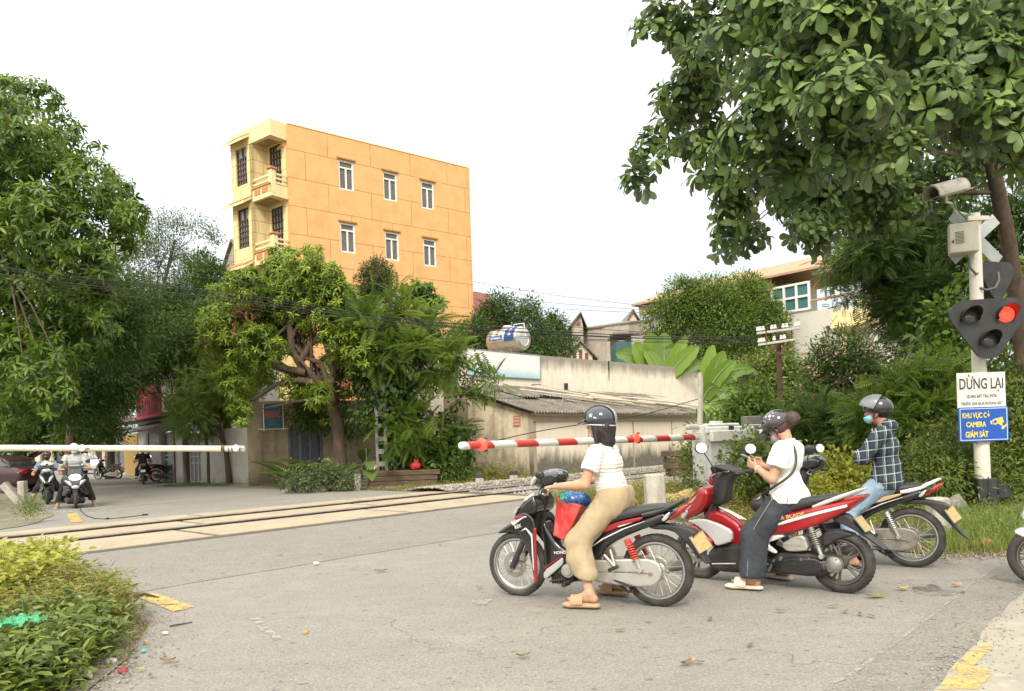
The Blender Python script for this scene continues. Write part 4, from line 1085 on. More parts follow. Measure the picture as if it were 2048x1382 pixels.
mb=MB();FS_.wall(mb,ux(277),FS_.len,-.05,zc+0.15,0.25,0,[(ux(296),ux(318),0,zc-0.5),(ux(322),ux(346),0,zc-0.5)]);FS_.box(mb,FS_.len/2+0.3,zc+1.3,FS_.len-0.4,2.4,4,-4.5)
mb.build('wall',M_WHITEW,shp,True)
mb=MB();FS_.box(mb,(ux(296)+ux(318))/2,zc/2-0.25,ux(318)-ux(296),zc-0.5,0.06,-0.1);mb2=MB();FS_.box(mb2,ux(349),zc/2-0.2,0.24,zc-0.4,0.06,0.004);mb2.build('tiled_column',mat('red_brown_tile',(0.16,0.045,0.035),0.35,c2=(0.11,0.035,0.03),scale=6),shp,True)
mb.build('tiled_column',mat('red_brown_tile',(0.16,0.045,0.035),0.35,c2=(0.11,0.035,0.03),scale=6),shp,True)
mb=MB();a_,b_=ux(322),ux(346)
FS_.box(mb,(a_+b_)/2,zc/2-0.3,b_-a_,zc-0.5,0.03,-0.2);d_=mb.build('door',mat('dark_door',(0.045,0.047,0.05),0.3),shp,True)
mb=MB()
for u in(a_+0.04,b_-0.04):FS_.box(mb,u,zc/2-0.3,0.08,zc-0.5,0.05,-0.168)
for z in(0.25,1.0,1.2,zc-0.6):FS_.box(mb,(a_+b_)/2,z,b_-a_,0.06,0.045,-0.166)
mb.build('door_frame',mat('pale_gate',(0.42,0.42,0.40),0.5),d_,True)
mb=MB();z1=FS_.px(300,845)[1];z0=FS_.px(300,864)[1]
p=[FS_.pt(ux(287),z0,1.1),FS_.pt(ux(350),z0,1.1),FS_.pt(ux(350),z1,0.0),FS_.pt(ux(300),z1,0.0)]
mb.add(p+[x-np.array((0,0,0.06)) for x in p],[(0,1,2,3),(7,6,5,4),(0,4,5,1),(1,5,6,2),(3,7,4,0)])
mb.build('awning',mat('grey_awning',(0.22,0.21,0.185),0.8,c2=(0.14,0.13,0.12),scale=5),shp,True)
mb=MB();zf=FS_.px(300,838)[1];FS_.box(mb,FS_.len/2,zf,FS_.len+0.6,0.16,1.0,-0.3)
mb.build('balcony_slab',mat('balcony_edge',(0.28,0.17,0.12),0.8),shp,True)
mb=MB()
for k in range(9):FS_.box(mb,FS_.len*k/8,zf+0.55,0.035,1.0,0.035,0.6)
for z in(0.15,1.05):FS_.box(mb,FS_.len/2,zf+z,FS_.len,0.04,0.04,0.598)
for k in range(7):FS_.box(mb,ux(293)+0.2*(k-3)/2,zf+1.7,0.03,2.2,0.03,0.1)
mb.build('railing',mat('pale_gate',(0.42,0.42,0.40),0.5),shp,True)
M_BANR=mat('banner_red',(0.62,0.045,0.05),0.5,c2=(0.5,0.04,0.045),scale=3)
for i,(ya,yb_,txt) in enumerate(((775,800,'CAFE NHUNG'),(802,832,'MINH TRANG'))):
 (u0,z1),(u1,z0)=FS_.px(305,ya),FS_.px(356,yb_)
 bn=thing('banner',['upper red shop banner, half hidden in leaves over the shop balcony','lower red shop banner with dark lettering on the shop balcony'][i],'banner',tuple(FS_.pt((u0+u1)/2,0)),math.atan2(FS_.e[1],FS_.e[0]),0 and None)
 mb=MB();FS_.box(mb,(u0+u1)/2,(z0+z1)/2,u1-u0,z1-z0-0.05,0.05,0.66,0.01);mb.build('board',M_BANR,bn,True)
 if i==1:lettering(txt,FS_.pt((u0+u1)/2,(z0+z1)/2,0.715),FS_.e,FS_.up,(u1-u0)*0.92,(z1-z0)*0.72,mat('banner_dark',(0.12,0.01,0.015),0.5),bn,True,0.02)
mb=MB();a3,b3=G(250,950)[:2],G(277,953)[:2];FY=Face(a3,b3);FY.box(mb,FY.len/2,1.25,FY.len,2.5,0.15,-0.15)
tag(mb.build('yellow_partition',plaster('ochre_board',(0.52,0.33,0.12),(0.38,0.25,0.1))),'ochre yellow panel standing left of the white shop house','panel')
far=[(206,250,62,860,'grey workshop front under a dark sheet roof, down the street',(0.20,0.19,0.18)),(150,206,70,880,'cream house front at the far end of the street',(0.52,0.45,0.33)),(100,150,74,872,'brownish house front at the far end of the street, behind the riders',(0.30,0.25,0.20)),(20,98,72,866,'pale yellow house front behind the white car',(0.62,0.54,0.38))]
for i,(xa,xb,Y,yt,lab,colr) in enumerate(far):
 a_,b_=P2(xa,Y),P2(xb,Y-1.5*i);F_=Face(a_,b_);hz=zat((xa+xb)/2,yt,Y)
 h_=thing('shop_house',lab,'house',(a_[0],a_[1],0),math.atan2(F_.e[1],F_.e[0]));k=max(2,int(F_.len/2.2))
 hl=[(F_.len*(j+0.2)/k,F_.len*(j+0.8)/k,0.0,2.3) for j in range(k)]
 mb=MB();F_.wall(mb,0,F_.len,-.1,hz,0.25,0,hl);mb.build('wall',plaster('street_front%d'%i,colr,tuple(x*0.6 for x in colr)),h_,True)
 for q in hl:
  mb=MB();F_.box(mb,(q[0]+q[1])/2,1.15,q[1]-q[0],2.3,0.05,-0.2);mb.build('door',M_DKFRAME if i%2 else M_GREYM,h_,True)
 mb=MB();F_.box(mb,F_.len/2,hz+0.1,F_.len+0.6,0.18,5,-4.2);mb.build('roof',M_GREYT,h_,True)
mb=MB();q=G(190,944);mb.tube([q,q+np.array((0,0,1.7))],[0.16,0.13],8);tag(mb.build('post',M_WHITEW),'stout white post beside the street, left of the ochre panel','post')
def tmpl_kite(w=0.34,bend=0.12):
 V=np.array([(0,0,0),(0.45,-w/2,0.03),(1,0,-bend),(0.45,w/2,0.03)]);return V,np.array([(0,1,2),(0,2,3)])
def tmpl_oval(w=0.42,bend=0.16,wide=0.5):
 a,b=wide*0.55,wide*0.55+0.38
 V=np.array([(0,0,0),(a,-w*.5,.05),(b,-w*.40,.0),(1,0,-bend),(b,w*.40,.0),(a,w*.5,.05),(a,0,0.0),(b,0,-.05)])
 F=np.array([(0,1,6),(1,2,7),(1,7,6),(2,3,7),(3,4,7),(4,5,6),(4,6,7),(5,0,6)]);return V,F
def tmpl_obovate(w=0.46,bend=0.3):
 V=np.array([(0,0,0),(.36,-w*.26,.03),(.72,-w*.5,-.05),(.93,-w*.33,-bend*.75),(1.0,0,-bend),(.93,w*.33,-bend*.75),(.72,w*.5,-.05),(.36,w*.26,.03),(.36,0,.0),(.72,0,-.09)])
 F=np.array([(0,1,8),(1,2,9),(1,9,8),(2,3,9),(3,4,9),(4,5,9),(5,6,9),(6,7,8),(6,8,9),(7,0,8)]);return V,F
def tmpl_pinnate(k=9,ll=0.24,lw=0.07,droop=0.25,start=0.15):
 V=[];F=[]
 for i in range(k):
  x=start+(1-start)*i/(k-1);z=-droop*x*x
  l=ll*(0.75+0.5*math.sin(math.pi*min(x,0.95)))
  for s in(-1,1):
   n=len(V);V+=[(x,0,z),(x+l*.35-lw*.5,s*l*.55,z-.02),(x+l*.45,s*l,z-l*.28),(x+l*.35+lw*.6,s*l*.55,z-.02)]
   F+=[(n,n+1,n+2),(n,n+2,n+3)] if s<0 else[(n,n+2,n+1),(n,n+3,n+2)]
 n=len(V);V+=[(0,-.008,0),(0,.008,0),(1,0,-droop)];F+=[(n,n+2,n+1)]
 return np.array(V),np.array(F)
def leaves(name,base,d,nrm,size,tm,m,parent,seed=0,rnd=None,kind=None,world=True):
 """one mesh of leaves: base points, leaf directions, face normals, sizes"""
 r=np.random.default_rng(seed);TV,TF=tm;n=len(base)
 d=d/(np.linalg.norm(d,axis=1)[:,None]+1e-9)
 s=np.cross(nrm,d);s/=np.linalg.norm(s,axis=1)[:,None]+1e-9
 u=np.cross(d,s)
 V=base[:,None,:]+size[:,None,None]*(TV[None,:,0:1]*d[:,None,:]+TV[None,:,1:2]*s[:,None,:]+TV[None,:,2:3]*u[:,None,:])
 F=(TF[None]+(np.arange(n)*len(TV))[:,None,None]).reshape(-1,3)
 if rnd is None:rnd=r.uniform(0,1,n)
 o=mesh_obj(name,V.reshape(-1,3),F,m,parent,world,180,attrs={'rnd':np.repeat(np.clip(rnd,0,1),len(TV))})
 if kind:o['kind']=kind
 return o
def sph(r,n):
 v=r.normal(0,1,(n,3));return v/np.linalg.norm(v,axis=1)[:,None]
def clump_points(blobs,nclump,seed,shell=0.5,lower=0.35):
 """twig ends spread over the shells of ellipsoid masses; lower < 1 thins the undersides"""
 r=np.random.default_rng(seed);C=np.array([b[0] for b in blobs]);R=np.array([b[1] for b in blobs])
 wgt=(R[:,0]*R[:,2]);wgt=wgt/wgt.sum();k=r.choice(len(blobs),nclump,p=wgt)
 d=sph(r,nclump);fl=(d[:,2]<0)&(r.uniform(0,1,nclump)>lower);d[fl,2]*=-1
 rad=shell+(1-shell)*r.uniform(0,1,nclump)**0.5
 lump=1+0.22*np.sin(d[:,0]*5.1+k)*np.cos(d[:,2]*4.3+2*k)
 P=C[k]+d*R[k]*(rad*lump)[:,None]
 return P,d,rad,k
def crown(name,blobs,nclump,per,size,tm,m,parent,seed,spread=1.0,droop=0.25,up=0.7,shell=0.5,lower=0.35,rosette=False,jit=0.6,kind=None):
 r=np.random.default_rng(seed+1)
 P,d,rad,k=clump_points(blobs,nclump,seed,shell,lower)
 n=nclump*per
 tw=np.repeat(P,per,0);td=np.repeat(d,per,0)
 cr=np.repeat(r.normal(0,0.16,nclump)+0.45,per)
 if rosette:
  ax=d*0.6+np.array((0,0,up))+r.normal(0,0.25,(nclump,3));ax/=np.linalg.norm(ax,axis=1)[:,None]
  t1=np.cross(ax,np.array((0.31,0.2,0.9)));t1/=np.linalg.norm(t1,axis=1)[:,None];t2=np.cross(ax,t1)
  a=np.tile(np.arange(per)*2.39996,nclump)+np.repeat(r.uniform(0,6.28,nclump),per)+r.normal(0,0.18,n)
  el=np.tile(np.linspace(0.85,-0.35,per),nclump)+r.normal(0,0.16,n)
  A,T1,T2=np.repeat(ax,per,0),np.repeat(t1,per,0),np.repeat(t2,per,0)
  rd=np.cos(a)[:,None]*T1+np.sin(a)[:,None]*T2
  dr=rd*np.cos(el)[:,None]+A*np.sin(el)[:,None]-np.array((0,0,droop))
  nn=A*np.cos(el)[:,None]-rd*np.sin(el)[:,None]+r.normal(0,0.12,(n,3))
  sz=size*np.repeat(r.uniform(0.75,1.2,nclump),per)*np.tile(np.linspace(0.72,1.1,per),nclump)*r.uniform(0.85,1.12,n)
  base=tw+dr*0.02
  rnd=cr+r.normal(0,0.12,n)+np.tile(np.linspace(0.25,-0.1,per),nclump)
 else:
  off=r.normal(0,1,(n,3))*size*spread
  base=tw+off
  dr=td*0.7+r.normal(0,jit,(n,3))+off/(size*spread+1e-9)*0.35-np.array((0,0,droop))
  nn=np.array((0,0,up))+td*0.5+r.normal(0,0.45,(n,3))
  sz=size*r.uniform(0.6,1.25,n);rnd=cr+r.normal(0,0.16,n)
 return leaves(name,base,dr,nn,sz,tm,m,parent,seed,rnd,kind)
def B(lst,Y,dep=1.0,dy=0.0):
 """crown masses read off the photo: (x, y, radius in pixels[, own distance])"""
 o=[]
 for i,q in enumerate(lst):
  yy=(q[3] if len(q)>3 else Y+dy*math.sin(i*2.4));rr_=q[2]/FPX*yy
  o.append((W(q[0],q[1],yy),np.array((rr_,rr_*dep,rr_*0.92))))
 return o
def limbs(mb,trunk,blobs,r0,seed,frac=0.55,n=7,start=0.35,thin=0.4):
 """tapered trunk through the points, limbs from its upper part to the crown masses"""
 r=random.Random(seed);P=[np.asarray(p,float) for p in trunk];k=len(P)
 mb.tube(P,[r0*(1.25 if i==0 else 1.0)*(1-0.55*i/(k-1)) for i in range(k)],10)
 for i,(c,R) in enumerate(blobs):
  t=start+(1-start)*r.random();f=t*(k-1);j=min(int(f),k-2);a=P[j]+(P[j+1]-P[j])*(f-j)
  e=c-(c-a)*0.15;mid=(a+e)/2+np.array((r.uniform(-.1,.1),r.uniform(-.1,.1),0.12-0.1*r.random()))*np.linalg.norm(e-a)
  q1=a+(mid-a)*0.55+np.array((0,0,0.02));rr_=r0*thin*(1-0.35*t)
  mb.tube([a,q1,mid,(mid+e)/2,e],[rr_,rr_*.8,rr_*.6,rr_*.42,rr_*.2],n)
  for s in range(2):
   e2=c+np.array((r.uniform(-1,1),r.uniform(-1,1),r.uniform(-.3,.9)))*R*0.75
   m2=(mid+e2)/2+np.array((0,0,0.05))*np.linalg.norm(e2-mid)
   mb.tube([mid,m2,e2],[rr_*.45,rr_*.3,rr_*.12],5)
 return mb
def bark(name,c1,c2,scale=6):
 m,n,b,o=nodes(name)
 f=ramp(n,noise(n,scale,8,0.7,(1,1,0.3)),0.35,0.65)
 L(n,mixc(n,f,c1,c2),b.inputs['Base Color']);b.inputs['Roughness'].default_value=0.95
 bump(n,b,noise(n,scale*3,6,0.7,(1,1,0.25)),0.8,0.03)
 return m
M_BARK=bark('brown_bark',(0.135,0.092,0.06),(0.06,0.042,0.03))
M_BARKG=bark('grey_bark',(0.17,0.15,0.12),(0.08,0.07,0.055))
G_TERM=leafmat('terminalia_leaf',[(0.030,0.068,0.018),(0.055,0.115,0.030),(0.095,0.170,0.048),(0.155,0.245,0.075)],0.22,0.45,0.4,back=(0.16,0.20,0.12))
G_BIG=leafmat('street_tree_leaf',[(0.022,0.055,0.010),(0.045,0.105,0.017),(0.085,0.165,0.027),(0.17,0.245,0.05)],0.32,0.42,0.4)
G_MID=leafmat('mid_green_leaf',[(0.03,0.075,0.014),(0.055,0.125,0.022),(0.095,0.185,0.03),(0.16,0.26,0.05)],0.3,0.5,0.35)
G_BRT=leafmat('bright_tip_leaf',[(0.035,0.08,0.012),(0.075,0.15,0.022),(0.15,0.25,0.035),(0.27,0.37,0.07)],0.3,0.5,0.35)
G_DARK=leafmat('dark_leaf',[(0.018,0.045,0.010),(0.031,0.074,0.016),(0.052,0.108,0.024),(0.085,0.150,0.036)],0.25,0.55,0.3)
G_GREY=leafmat('greyish_leaf',[(0.05,0.08,0.04),(0.075,0.12,0.055),(0.11,0.16,0.08)],0.3,0.55,0.3)
G_FIC=leafmat('ficus_leaf',[(0.035,0.08,0.015),(0.06,0.125,0.024),(0.10,0.18,0.032),(0.19,0.27,0.06)],0.25,0.5,0.35)
G_PIN=leafmat('pinnate_leaf',[(0.04,0.09,0.016),(0.07,0.14,0.025),(0.11,0.195,0.035),(0.19,0.28,0.06)],0.32,0.5,0.35)
G_YEL=leafmat('yellow_green_leaf',[(0.10,0.135,0.022),(0.17,0.22,0.035),(0.26,0.31,0.055),(0.36,0.38,0.09)],0.3,0.55,0.3)
G_WEED=leafmat('weed_leaf',[(0.10,0.10,0.025),(0.15,0.17,0.03),(0.21,0.22,0.05),(0.30,0.27,0.08)],0.3,0.6,0.3)
G_SHR=leafmat('shrub_leaf',[(0.045,0.085,0.02),(0.075,0.13,0.03),(0.115,0.18,0.042),(0.18,0.25,0.06)],0.28,0.45,0.4)
G_BROWN=leafmat('dead_leaf',[(0.16,0.06,0.03),(0.26,0.11,0.06),(0.33,0.17,0.10)],0.2,0.7,0.2)
G_PINK=leafmat('pink_blossom',[(0.55,0.24,0.25),(0.66,0.38,0.36),(0.70,0.52,0.46)],0.3,0.6,0.2)
G_BAN=leafmat('banana_leaf',[(0.07,0.15,0.03),(0.11,0.22,0.04),(0.17,0.29,0.06)],0.3,0.4,0.4)
G_GRASS=leafmat('grass_blade',[(0.055,0.11,0.02),(0.09,0.165,0.03),(0.15,0.23,0.05),(0.28,0.29,0.11)],0.3,0.6,0.3)
G_STRAW=leafmat('dry_straw',[(0.22,0.16,0.08),(0.32,0.25,0.13),(0.40,0.33,0.19)],0.1,0.8,0.2)
PINS=tmpl_pinnate(7,0.24,0.11,0.2)
KITE,OVAL,OVALW,OBO=tmpl_kite(),tmpl_oval(),tmpl_oval(0.55,0.2,0.55),tmpl_obovate()
OVALN=tmpl_oval(0.30,0.22,0.5);PIN=tmpl_pinnate();PINF=tmpl_pinnate(11,0.17,0.045,0.2);PINL=tmpl_pinnate(13,0.20,0.05,0.22)
def tree(name,label,trunk,tr,blobs,spec,tm,lm,bk=None,cat='tree',group=None,seed=1,**kw):
 """spec = (clumps, leaves per clump, leaf size)"""
 base=trunk[0] if trunk else blobs[0][0]*np.array((1,1,0))
 t=thing(name,label,cat,(base[0],base[1],base[2] if trunk else 0),0,group)
 if trunk:limbs(MB(),trunk,blobs[::3] if len(blobs)>18 else blobs,tr,seed).build('trunk',bk or M_BARK,t,True,60)
 crown('crown',blobs,spec[0],spec[1],spec[2],tm,lm,t,seed*11,**kw)
 return t
tb=[(1325,50,48,10),(1400,60,70,10),(1390,180,70,10),(1420,120,60,9.5),(1345,260,55,10.5),(1300,300,45,10.5),(1280,360,28,10.5),(1420,290,70,10),(1470,380,65,10),(1450,450,40,10),(1445,490,24,10),(1520,40,100,8.5),(1560,160,95,8),(1530,270,90,8.4),(1590,340,70,8.8),(1500,470,40,10.5),(1625,455,45,11),(1635,488,22,11),(1680,60,110,7.6),(1700,190,100,7.2),(1680,290,70,7.6),(1790,300,60,7.4),(1830,60,120,7.8),(1850,200,90,7.6),(1960,130,100,8),(1980,250,80,7.8),(2040,60,110,8.2),(2060,210,90,8),(2040,300,50,8.4),(1600,380,80,12),(1700,390,90,12.5),(1790,390,80,13),(1880,360,80,13.5),(1730,440,50,13),(1640,420,50,12),(1940,330,60,14),(1500,-90,120,9.5),(1680,-110,150,9),(1880,-120,170,9),(2060,-90,150,9),(1780,-60,200,12),(2000,0,200,13.5),(1900,180,150,14),(1750,230,120,12.5),(1600,160,120,11.5),(2090,330,60,13)]
TB=B(tb,9,0.8)
trunk_pts=[W(2075,1010,14.0)*np.array((1,1,0)),W(2052,760,13.9),W(2036,610,13.7),W(2014,470,13.2),W(1985,330,12.8),W(1925,190,12.3),W(1905,60,12),W(1890,-120,11.5)]
tt=thing('broadleaf_tree','large tree with rosettes of broad leaves spreading over the signal post','tree',tuple(trunk_pts[0]))
mb=MB();limbs(mb,trunk_pts,TB[::3],0.17,5,thin=0.35,start=0.5)
mb.tube([trunk_pts[5],W(1975,60,12),W(2010,-60,12)],[0.11,0.09,0.06],9)
mb.build('trunk',M_BARK,tt,True,60)
crown('crown',TB,3500,10,0.20,OBO,G_TERM,tt,77,rosette=True,up=0.55,droop=0.22,shell=0.35,lower=0.75)
lb=[(15,190,50),(80,200,42),(40,270,80),(120,300,65),(60,360,100),(165,370,70),(225,385,48),(262,425,32),(255,465,36),(190,450,70),(100,460,100),(20,500,110),(150,540,80),(205,590,45),(60,610,110),(190,520,50),(140,660,75),(20,720,90),(90,740,60),(30,820,60),(110,790,45),(-60,350,150),(-60,600,160),(215,640,25)]
LB=B(lb,21,1.0,1.6)
tree('street_tree','big bright leafed street tree filling the left edge above the parked red car',[np.array((-16.4,22.5,0)),np.array((-16.2,22.3,2.2)),np.array((-15.6,22,4.6)),np.array((-14.8,21.6,7.5)),np.array((-14.5,21,10))],0.28,LB,(3800,8,0.27),OVALN,G_BIG,seed=3,rosette=True,up=0.5,droop=0.45,shell=0.45,lower=0.8)
tree('feathery_tree','airy grey green tree with drooping twigs against the sky, left of the orange building',[np.array((W(300,900,44)[0],44,0)),W(305,700,44),W(330,560,43),W(350,480,43)],0.16,B([(345,455,38),(395,462,32),(425,475,20),(300,470,40),(330,520,55),(270,530,60),(375,540,45),(240,600,70),(330,600,60)],43,0.8),(900,16,0.17),KITE,G_GREY,M_BARKG,seed=4,spread=1.3,droop=0.6,shell=0.3)
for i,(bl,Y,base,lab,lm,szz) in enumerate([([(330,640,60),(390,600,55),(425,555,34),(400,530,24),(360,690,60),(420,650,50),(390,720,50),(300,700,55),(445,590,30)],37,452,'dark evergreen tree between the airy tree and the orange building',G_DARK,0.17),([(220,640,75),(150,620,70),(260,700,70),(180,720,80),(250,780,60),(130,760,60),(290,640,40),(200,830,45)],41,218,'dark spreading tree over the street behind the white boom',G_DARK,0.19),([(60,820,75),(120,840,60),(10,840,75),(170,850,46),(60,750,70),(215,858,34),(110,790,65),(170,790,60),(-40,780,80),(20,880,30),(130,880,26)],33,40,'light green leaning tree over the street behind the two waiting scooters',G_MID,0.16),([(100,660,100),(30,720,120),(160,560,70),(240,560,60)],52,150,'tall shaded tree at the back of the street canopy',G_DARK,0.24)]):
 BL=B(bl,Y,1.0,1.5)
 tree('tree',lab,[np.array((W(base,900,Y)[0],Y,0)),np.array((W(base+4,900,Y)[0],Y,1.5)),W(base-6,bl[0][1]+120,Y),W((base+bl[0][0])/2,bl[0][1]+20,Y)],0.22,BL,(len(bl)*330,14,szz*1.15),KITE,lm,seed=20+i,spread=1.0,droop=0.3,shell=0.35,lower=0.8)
BL=B([(290,735,42),(340,725,45),(250,790,36),(400,690,52),(385,745,30),(320,680,60),(270,660,60),(430,630,45),(240,740,40),(440,690,40),(280,590,40)],31.5,0.9,1)
tree('tree','dark tree hanging over the red shop banners',[np.array((W(372,962,32)[0],32.3,0)),W(370,880,32),W(362,800,32),W(350,720,32)],0.14,BL,(2300,13,0.15),KITE,G_DARK,seed=28,droop=0.4,shell=0.35,lower=0.9)
BL=B([(130,640,60),(180,700,70),(230,680,60),(120,740,60),(200,770,60),(150,810,50),(90,700,60),(240,620,40),(190,590,40),(250,730,50)],27,1.2,2.5)
tree('street_tree','deep shaded tree arching over the street between the big left tree and the red banners',[np.array((-17.8,30,0)),np.array((-17.6,30,2.5)),np.array((-16.5,29,5)),np.array((-15.5,28,7))],0.2,BL,(2600,12,0.19),OVALN,G_DARK,seed=29,droop=0.4,shell=0.3,lower=0.9)
BL=B([(400,790,40),(445,800,40),(380,830,34),(425,840,30),(470,770,38),(440,760,30),(360,800,24),(372,850,20)],30,0.8,1.0)
t=tree('young_tree','bright feathery young tree with thin leaning stems before the white wall',[np.array((W(458,955,30)[0],30,0)),W(452,900,30),W(440,850,30),W(430,800,30)],0.10,BL,(520,6,0.42),PINF,G_PIN,seed=31,spread=0.5,droop=0.5,shell=0.4,lower=0.9)
mb=MB();mb.tube([np.array((W(415,958,30)[0],30.1,0)),W(416,900,30),W(405,850,30),W(395,800,30)],[0.07,0.055,0.05,0.03],7);mb.build('stem',M_BARK,t,True,60)
BL=B([(470,700,50),(500,640,40),(450,740,40),(490,780,40),(510,720,40)],31,0.9,1.0)
tree('tree','dark dense tree with a straight trunk at the right end of the white wall',[np.array((W(492,962,30.5)[0],30.5,0)),W(490,900,30.5),W(488,830,30.5),W(486,740,30.5)],0.15,BL,(900,14,0.15),KITE,G_DARK,seed=33,shell=0.35,lower=0.8)
cb=[(430,700,42),(450,590,36),(500,565,34),(540,600,50),(600,600,60),(640,620,50),(700,660,48),(720,705,42),(660,735,34),(470,625,50),(520,690,50),(580,680,46),(640,590,40),(425,640,30),(560,570,46),(600,530,42),(560,515,28),(625,505,22),(645,560,46),(690,610,50),(665,590,40),(580,590,60),(510,600,50),(475,575,30),(540,650,60),(455,640,36),(480,690,45),(610,650,55),(680,680,44),(630,560,40),(560,545,36),(425,660,26),(520,740,45),(470,760,40),(700,720,36),(725,640,30),(640,790,30),(660,830,24),(585,772,32),(480,825,28),(690,770,34)]
CB=B(cb,25.5,0.9,1.2)
tree_pts=[np.array((W(681,965,25.5)[0],25.5,0)),W(679,905,25.5),W(674,850,25.5),W(662,800,25.5),W(640,770,25.4),W(610,745,25.3),W(585,700,25.2),W(578,640,25.2)]
bt=tree('branching_tree','spreading tree with curling bare limbs and bright leaf tips, before the orange building',tree_pts,0.24,CB,(4600,9,0.20),OVALN,G_BRT,seed=41,rosette=True,up=0.7,droop=0.2,shell=0.5,lower=0.7)
mb=MB()
for P in([(664,805),(655,760),(640,725),(610,715),(590,690)],[(655,790),(668,745),(655,700),(640,660)],[(612,745),(560,735),(530,700),(520,660)],[(600,725),(620,690),(650,660),(690,640)],[(640,768),(600,760),(550,770),(505,800)]):
 mb.tube([W(x,y,25.1) for(x,y) in P],[0.13-0.022*i for i in range(len(P))],8)
mb.build('limb',M_BARK,bt,True,60)
crown('dead_leaves',B([(498,628,16),(482,668,14),(640,545,8),(420,690,12),(693,770,8)],24.6),34,9,0.2,KITE,G_BROWN,bt,99,droop=0.9,shell=0.2)
BL=B([(752,562,36),(752,545,27),(750,585,28)],27)
tree('clipped_tree','tree clipped to a round dark ball in front of the orange building',[np.array((W(757,960,27.2)[0],27.2,0)),W(756,760,27.2),W(753,640,27),W(752,570,27)],0.10,BL,(520,14,0.105),KITE,leafmat('clipped_leaf',[(0.03,0.05,0.02),(0.055,0.085,0.03),(0.09,0.12,0.05)],0.2,0.6,0.3),seed=43,spread=0.8,shell=0.7,lower=1.0)
BL=B([(845,585,26),(872,602,20),(815,590,20),(850,620,26),(830,640,22)],29)
tree('young_tree','thin light green tree right of the round clipped tree',[np.array((W(832,950,29)[0],29,0)),W(832,760,29),W(838,660,29),W(845,590,29)],0.07,BL,(120,10,0.30),OVALN,G_MID,M_BARKG,seed=44,rosette=True,droop=0.5,shell=0.4)
BL=B([(770,620,45),(800,650,50),(740,670,45),(850,665,42),(885,690,38),(820,710,50),(760,730,45),(900,725,38),(950,745,26),(935,780,34),(985,768,18),(870,760,36),(710,690,40),(905,800,25),(800,770,40)],25.4,0.9,0.6)
tree('feather_leaved_tree','tree with long feather shaped leaves reaching over the left end of the shed',[np.array((W(800,955,25.6)[0],25.6,0)),W(795,860,25.6),W(790,780,25.6),W(800,700,25.5),W(810,650,25.4)],0.12,BL,(120,6,0.85),PINL,G_PIN,M_BARKG,seed=46,spread=0.10,droop=0.12,up=1.6,jit=.75,shell=0.6,lower=0.7)
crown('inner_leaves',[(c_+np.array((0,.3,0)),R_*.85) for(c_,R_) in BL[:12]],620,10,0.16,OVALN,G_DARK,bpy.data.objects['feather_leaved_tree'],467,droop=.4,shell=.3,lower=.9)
BL=B([(800,840,32),(840,860,36),(870,840,26),(820,890,28),(890,880,26),(780,870,24),(850,890,24),(915,855,20)],25.0)
tree('feather_leaved_sapling','bright green feather leaved sapling below the tall one, left of the shed wall',[np.array((W(832,950,25)[0],25,0)),W(832,905,25),W(838,870,25)],0.05,BL,(62,6,0.66),PINL,G_PIN,M_BARKG,'plant',seed=47,spread=0.10,droop=0.1,up=1.6,shell=0.5,lower=0.8)
BL=B([(780,780,40),(800,830,36),(740,760,34),(770,720,40),(880,930,34),(915,900,30),(850,930,30),(800,900,30),(750,820,26)],25.3)
tree('creeper','dark creeper smothering the old wall and concrete pole behind the sleepers',None,0,BL,(760,9,0.19),OVALW,G_DARK,cat='creeper',seed=48,droop=0.6,shell=0.3,lower=1.0)
BL=B([(612,822,36),(645,835,34),(700,850,30),(615,785,36),(660,800,36)],27,.8,.3)
tree('creeper','dark greenery hanging over the top of the old wall and its gate',None,0,BL,(520,11,0.15),OVALN,G_DARK,cat='creeper',seed=49,droop=0.6,shell=0.4,lower=1.0)
BL=B([(1000,612,26),(985,640,34),(955,665,32),(1055,615,20),(1050,650,38),(1090,685,34),(1105,655,26),(930,688,24),(1135,690,22),(1030,690,34),(1070,710,26),(990,690,30)],40,0.9,1)
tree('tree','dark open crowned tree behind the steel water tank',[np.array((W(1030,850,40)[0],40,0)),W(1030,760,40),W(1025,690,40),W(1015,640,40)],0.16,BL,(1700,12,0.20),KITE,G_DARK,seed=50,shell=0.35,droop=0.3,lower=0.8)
BL=B([(1370,610,52),(1330,645,45),(1420,600,50),(1470,595,48),(1515,605,40),(1548,650,32),(1390,660,60),(1450,650,60),(1510,655,60),(1330,690,36),(1400,710,46),(1545,700,38),(1480,710,50),(1375,578,20),(1505,572,24)],46.5,0.6,.6)
tree('round_ficus_tree','dense rounded green tree between the banana plants and the green glazed house corner',[np.array((W(1450,900,46.5)[0],46.5,0)),W(1448,800,46.5),W(1450,720,46.5),W(1455,660,46.5)],0.25,BL,(4600,12,0.20),OVALN,G_FIC,seed=51,spread=1.0,shell=0.75,droop=0.2,lower=0.8)
BL=B([(1520,770,55),(1570,760,45),(1590,810,45),(1530,830,50),(1555,730,30),(1620,760,35)],31,0.8,1)
tree('bushy_tree','dark bushy growth around the foot of the insulator pole',None,0,BL,(1200,12,0.20),OVALN,G_SHR,cat='bush',seed=52,shell=0.5,droop=0.3,lower=0.8)
BL=B([(1690,700,46),(1650,735,44),(1735,735,44),(1700,770,60),(1640,790,38),(1755,785,36),(1680,830,50),(1640,840,36),(1730,820,40)],25.5,0.9,0.6)
t=tree('flowering_bush','tall dark bush sprinkled with pink flowers below the pale house balcony',[np.array((W(1695,940,25.5)[0],25.5,0)),W(1695,880,25.5),W(1695,800,25.5)],0.08,BL,(1600,9,0.17),OVALN,G_DARK,cat='bush',seed=53,shell=0.6,droop=0.3,lower=0.9)
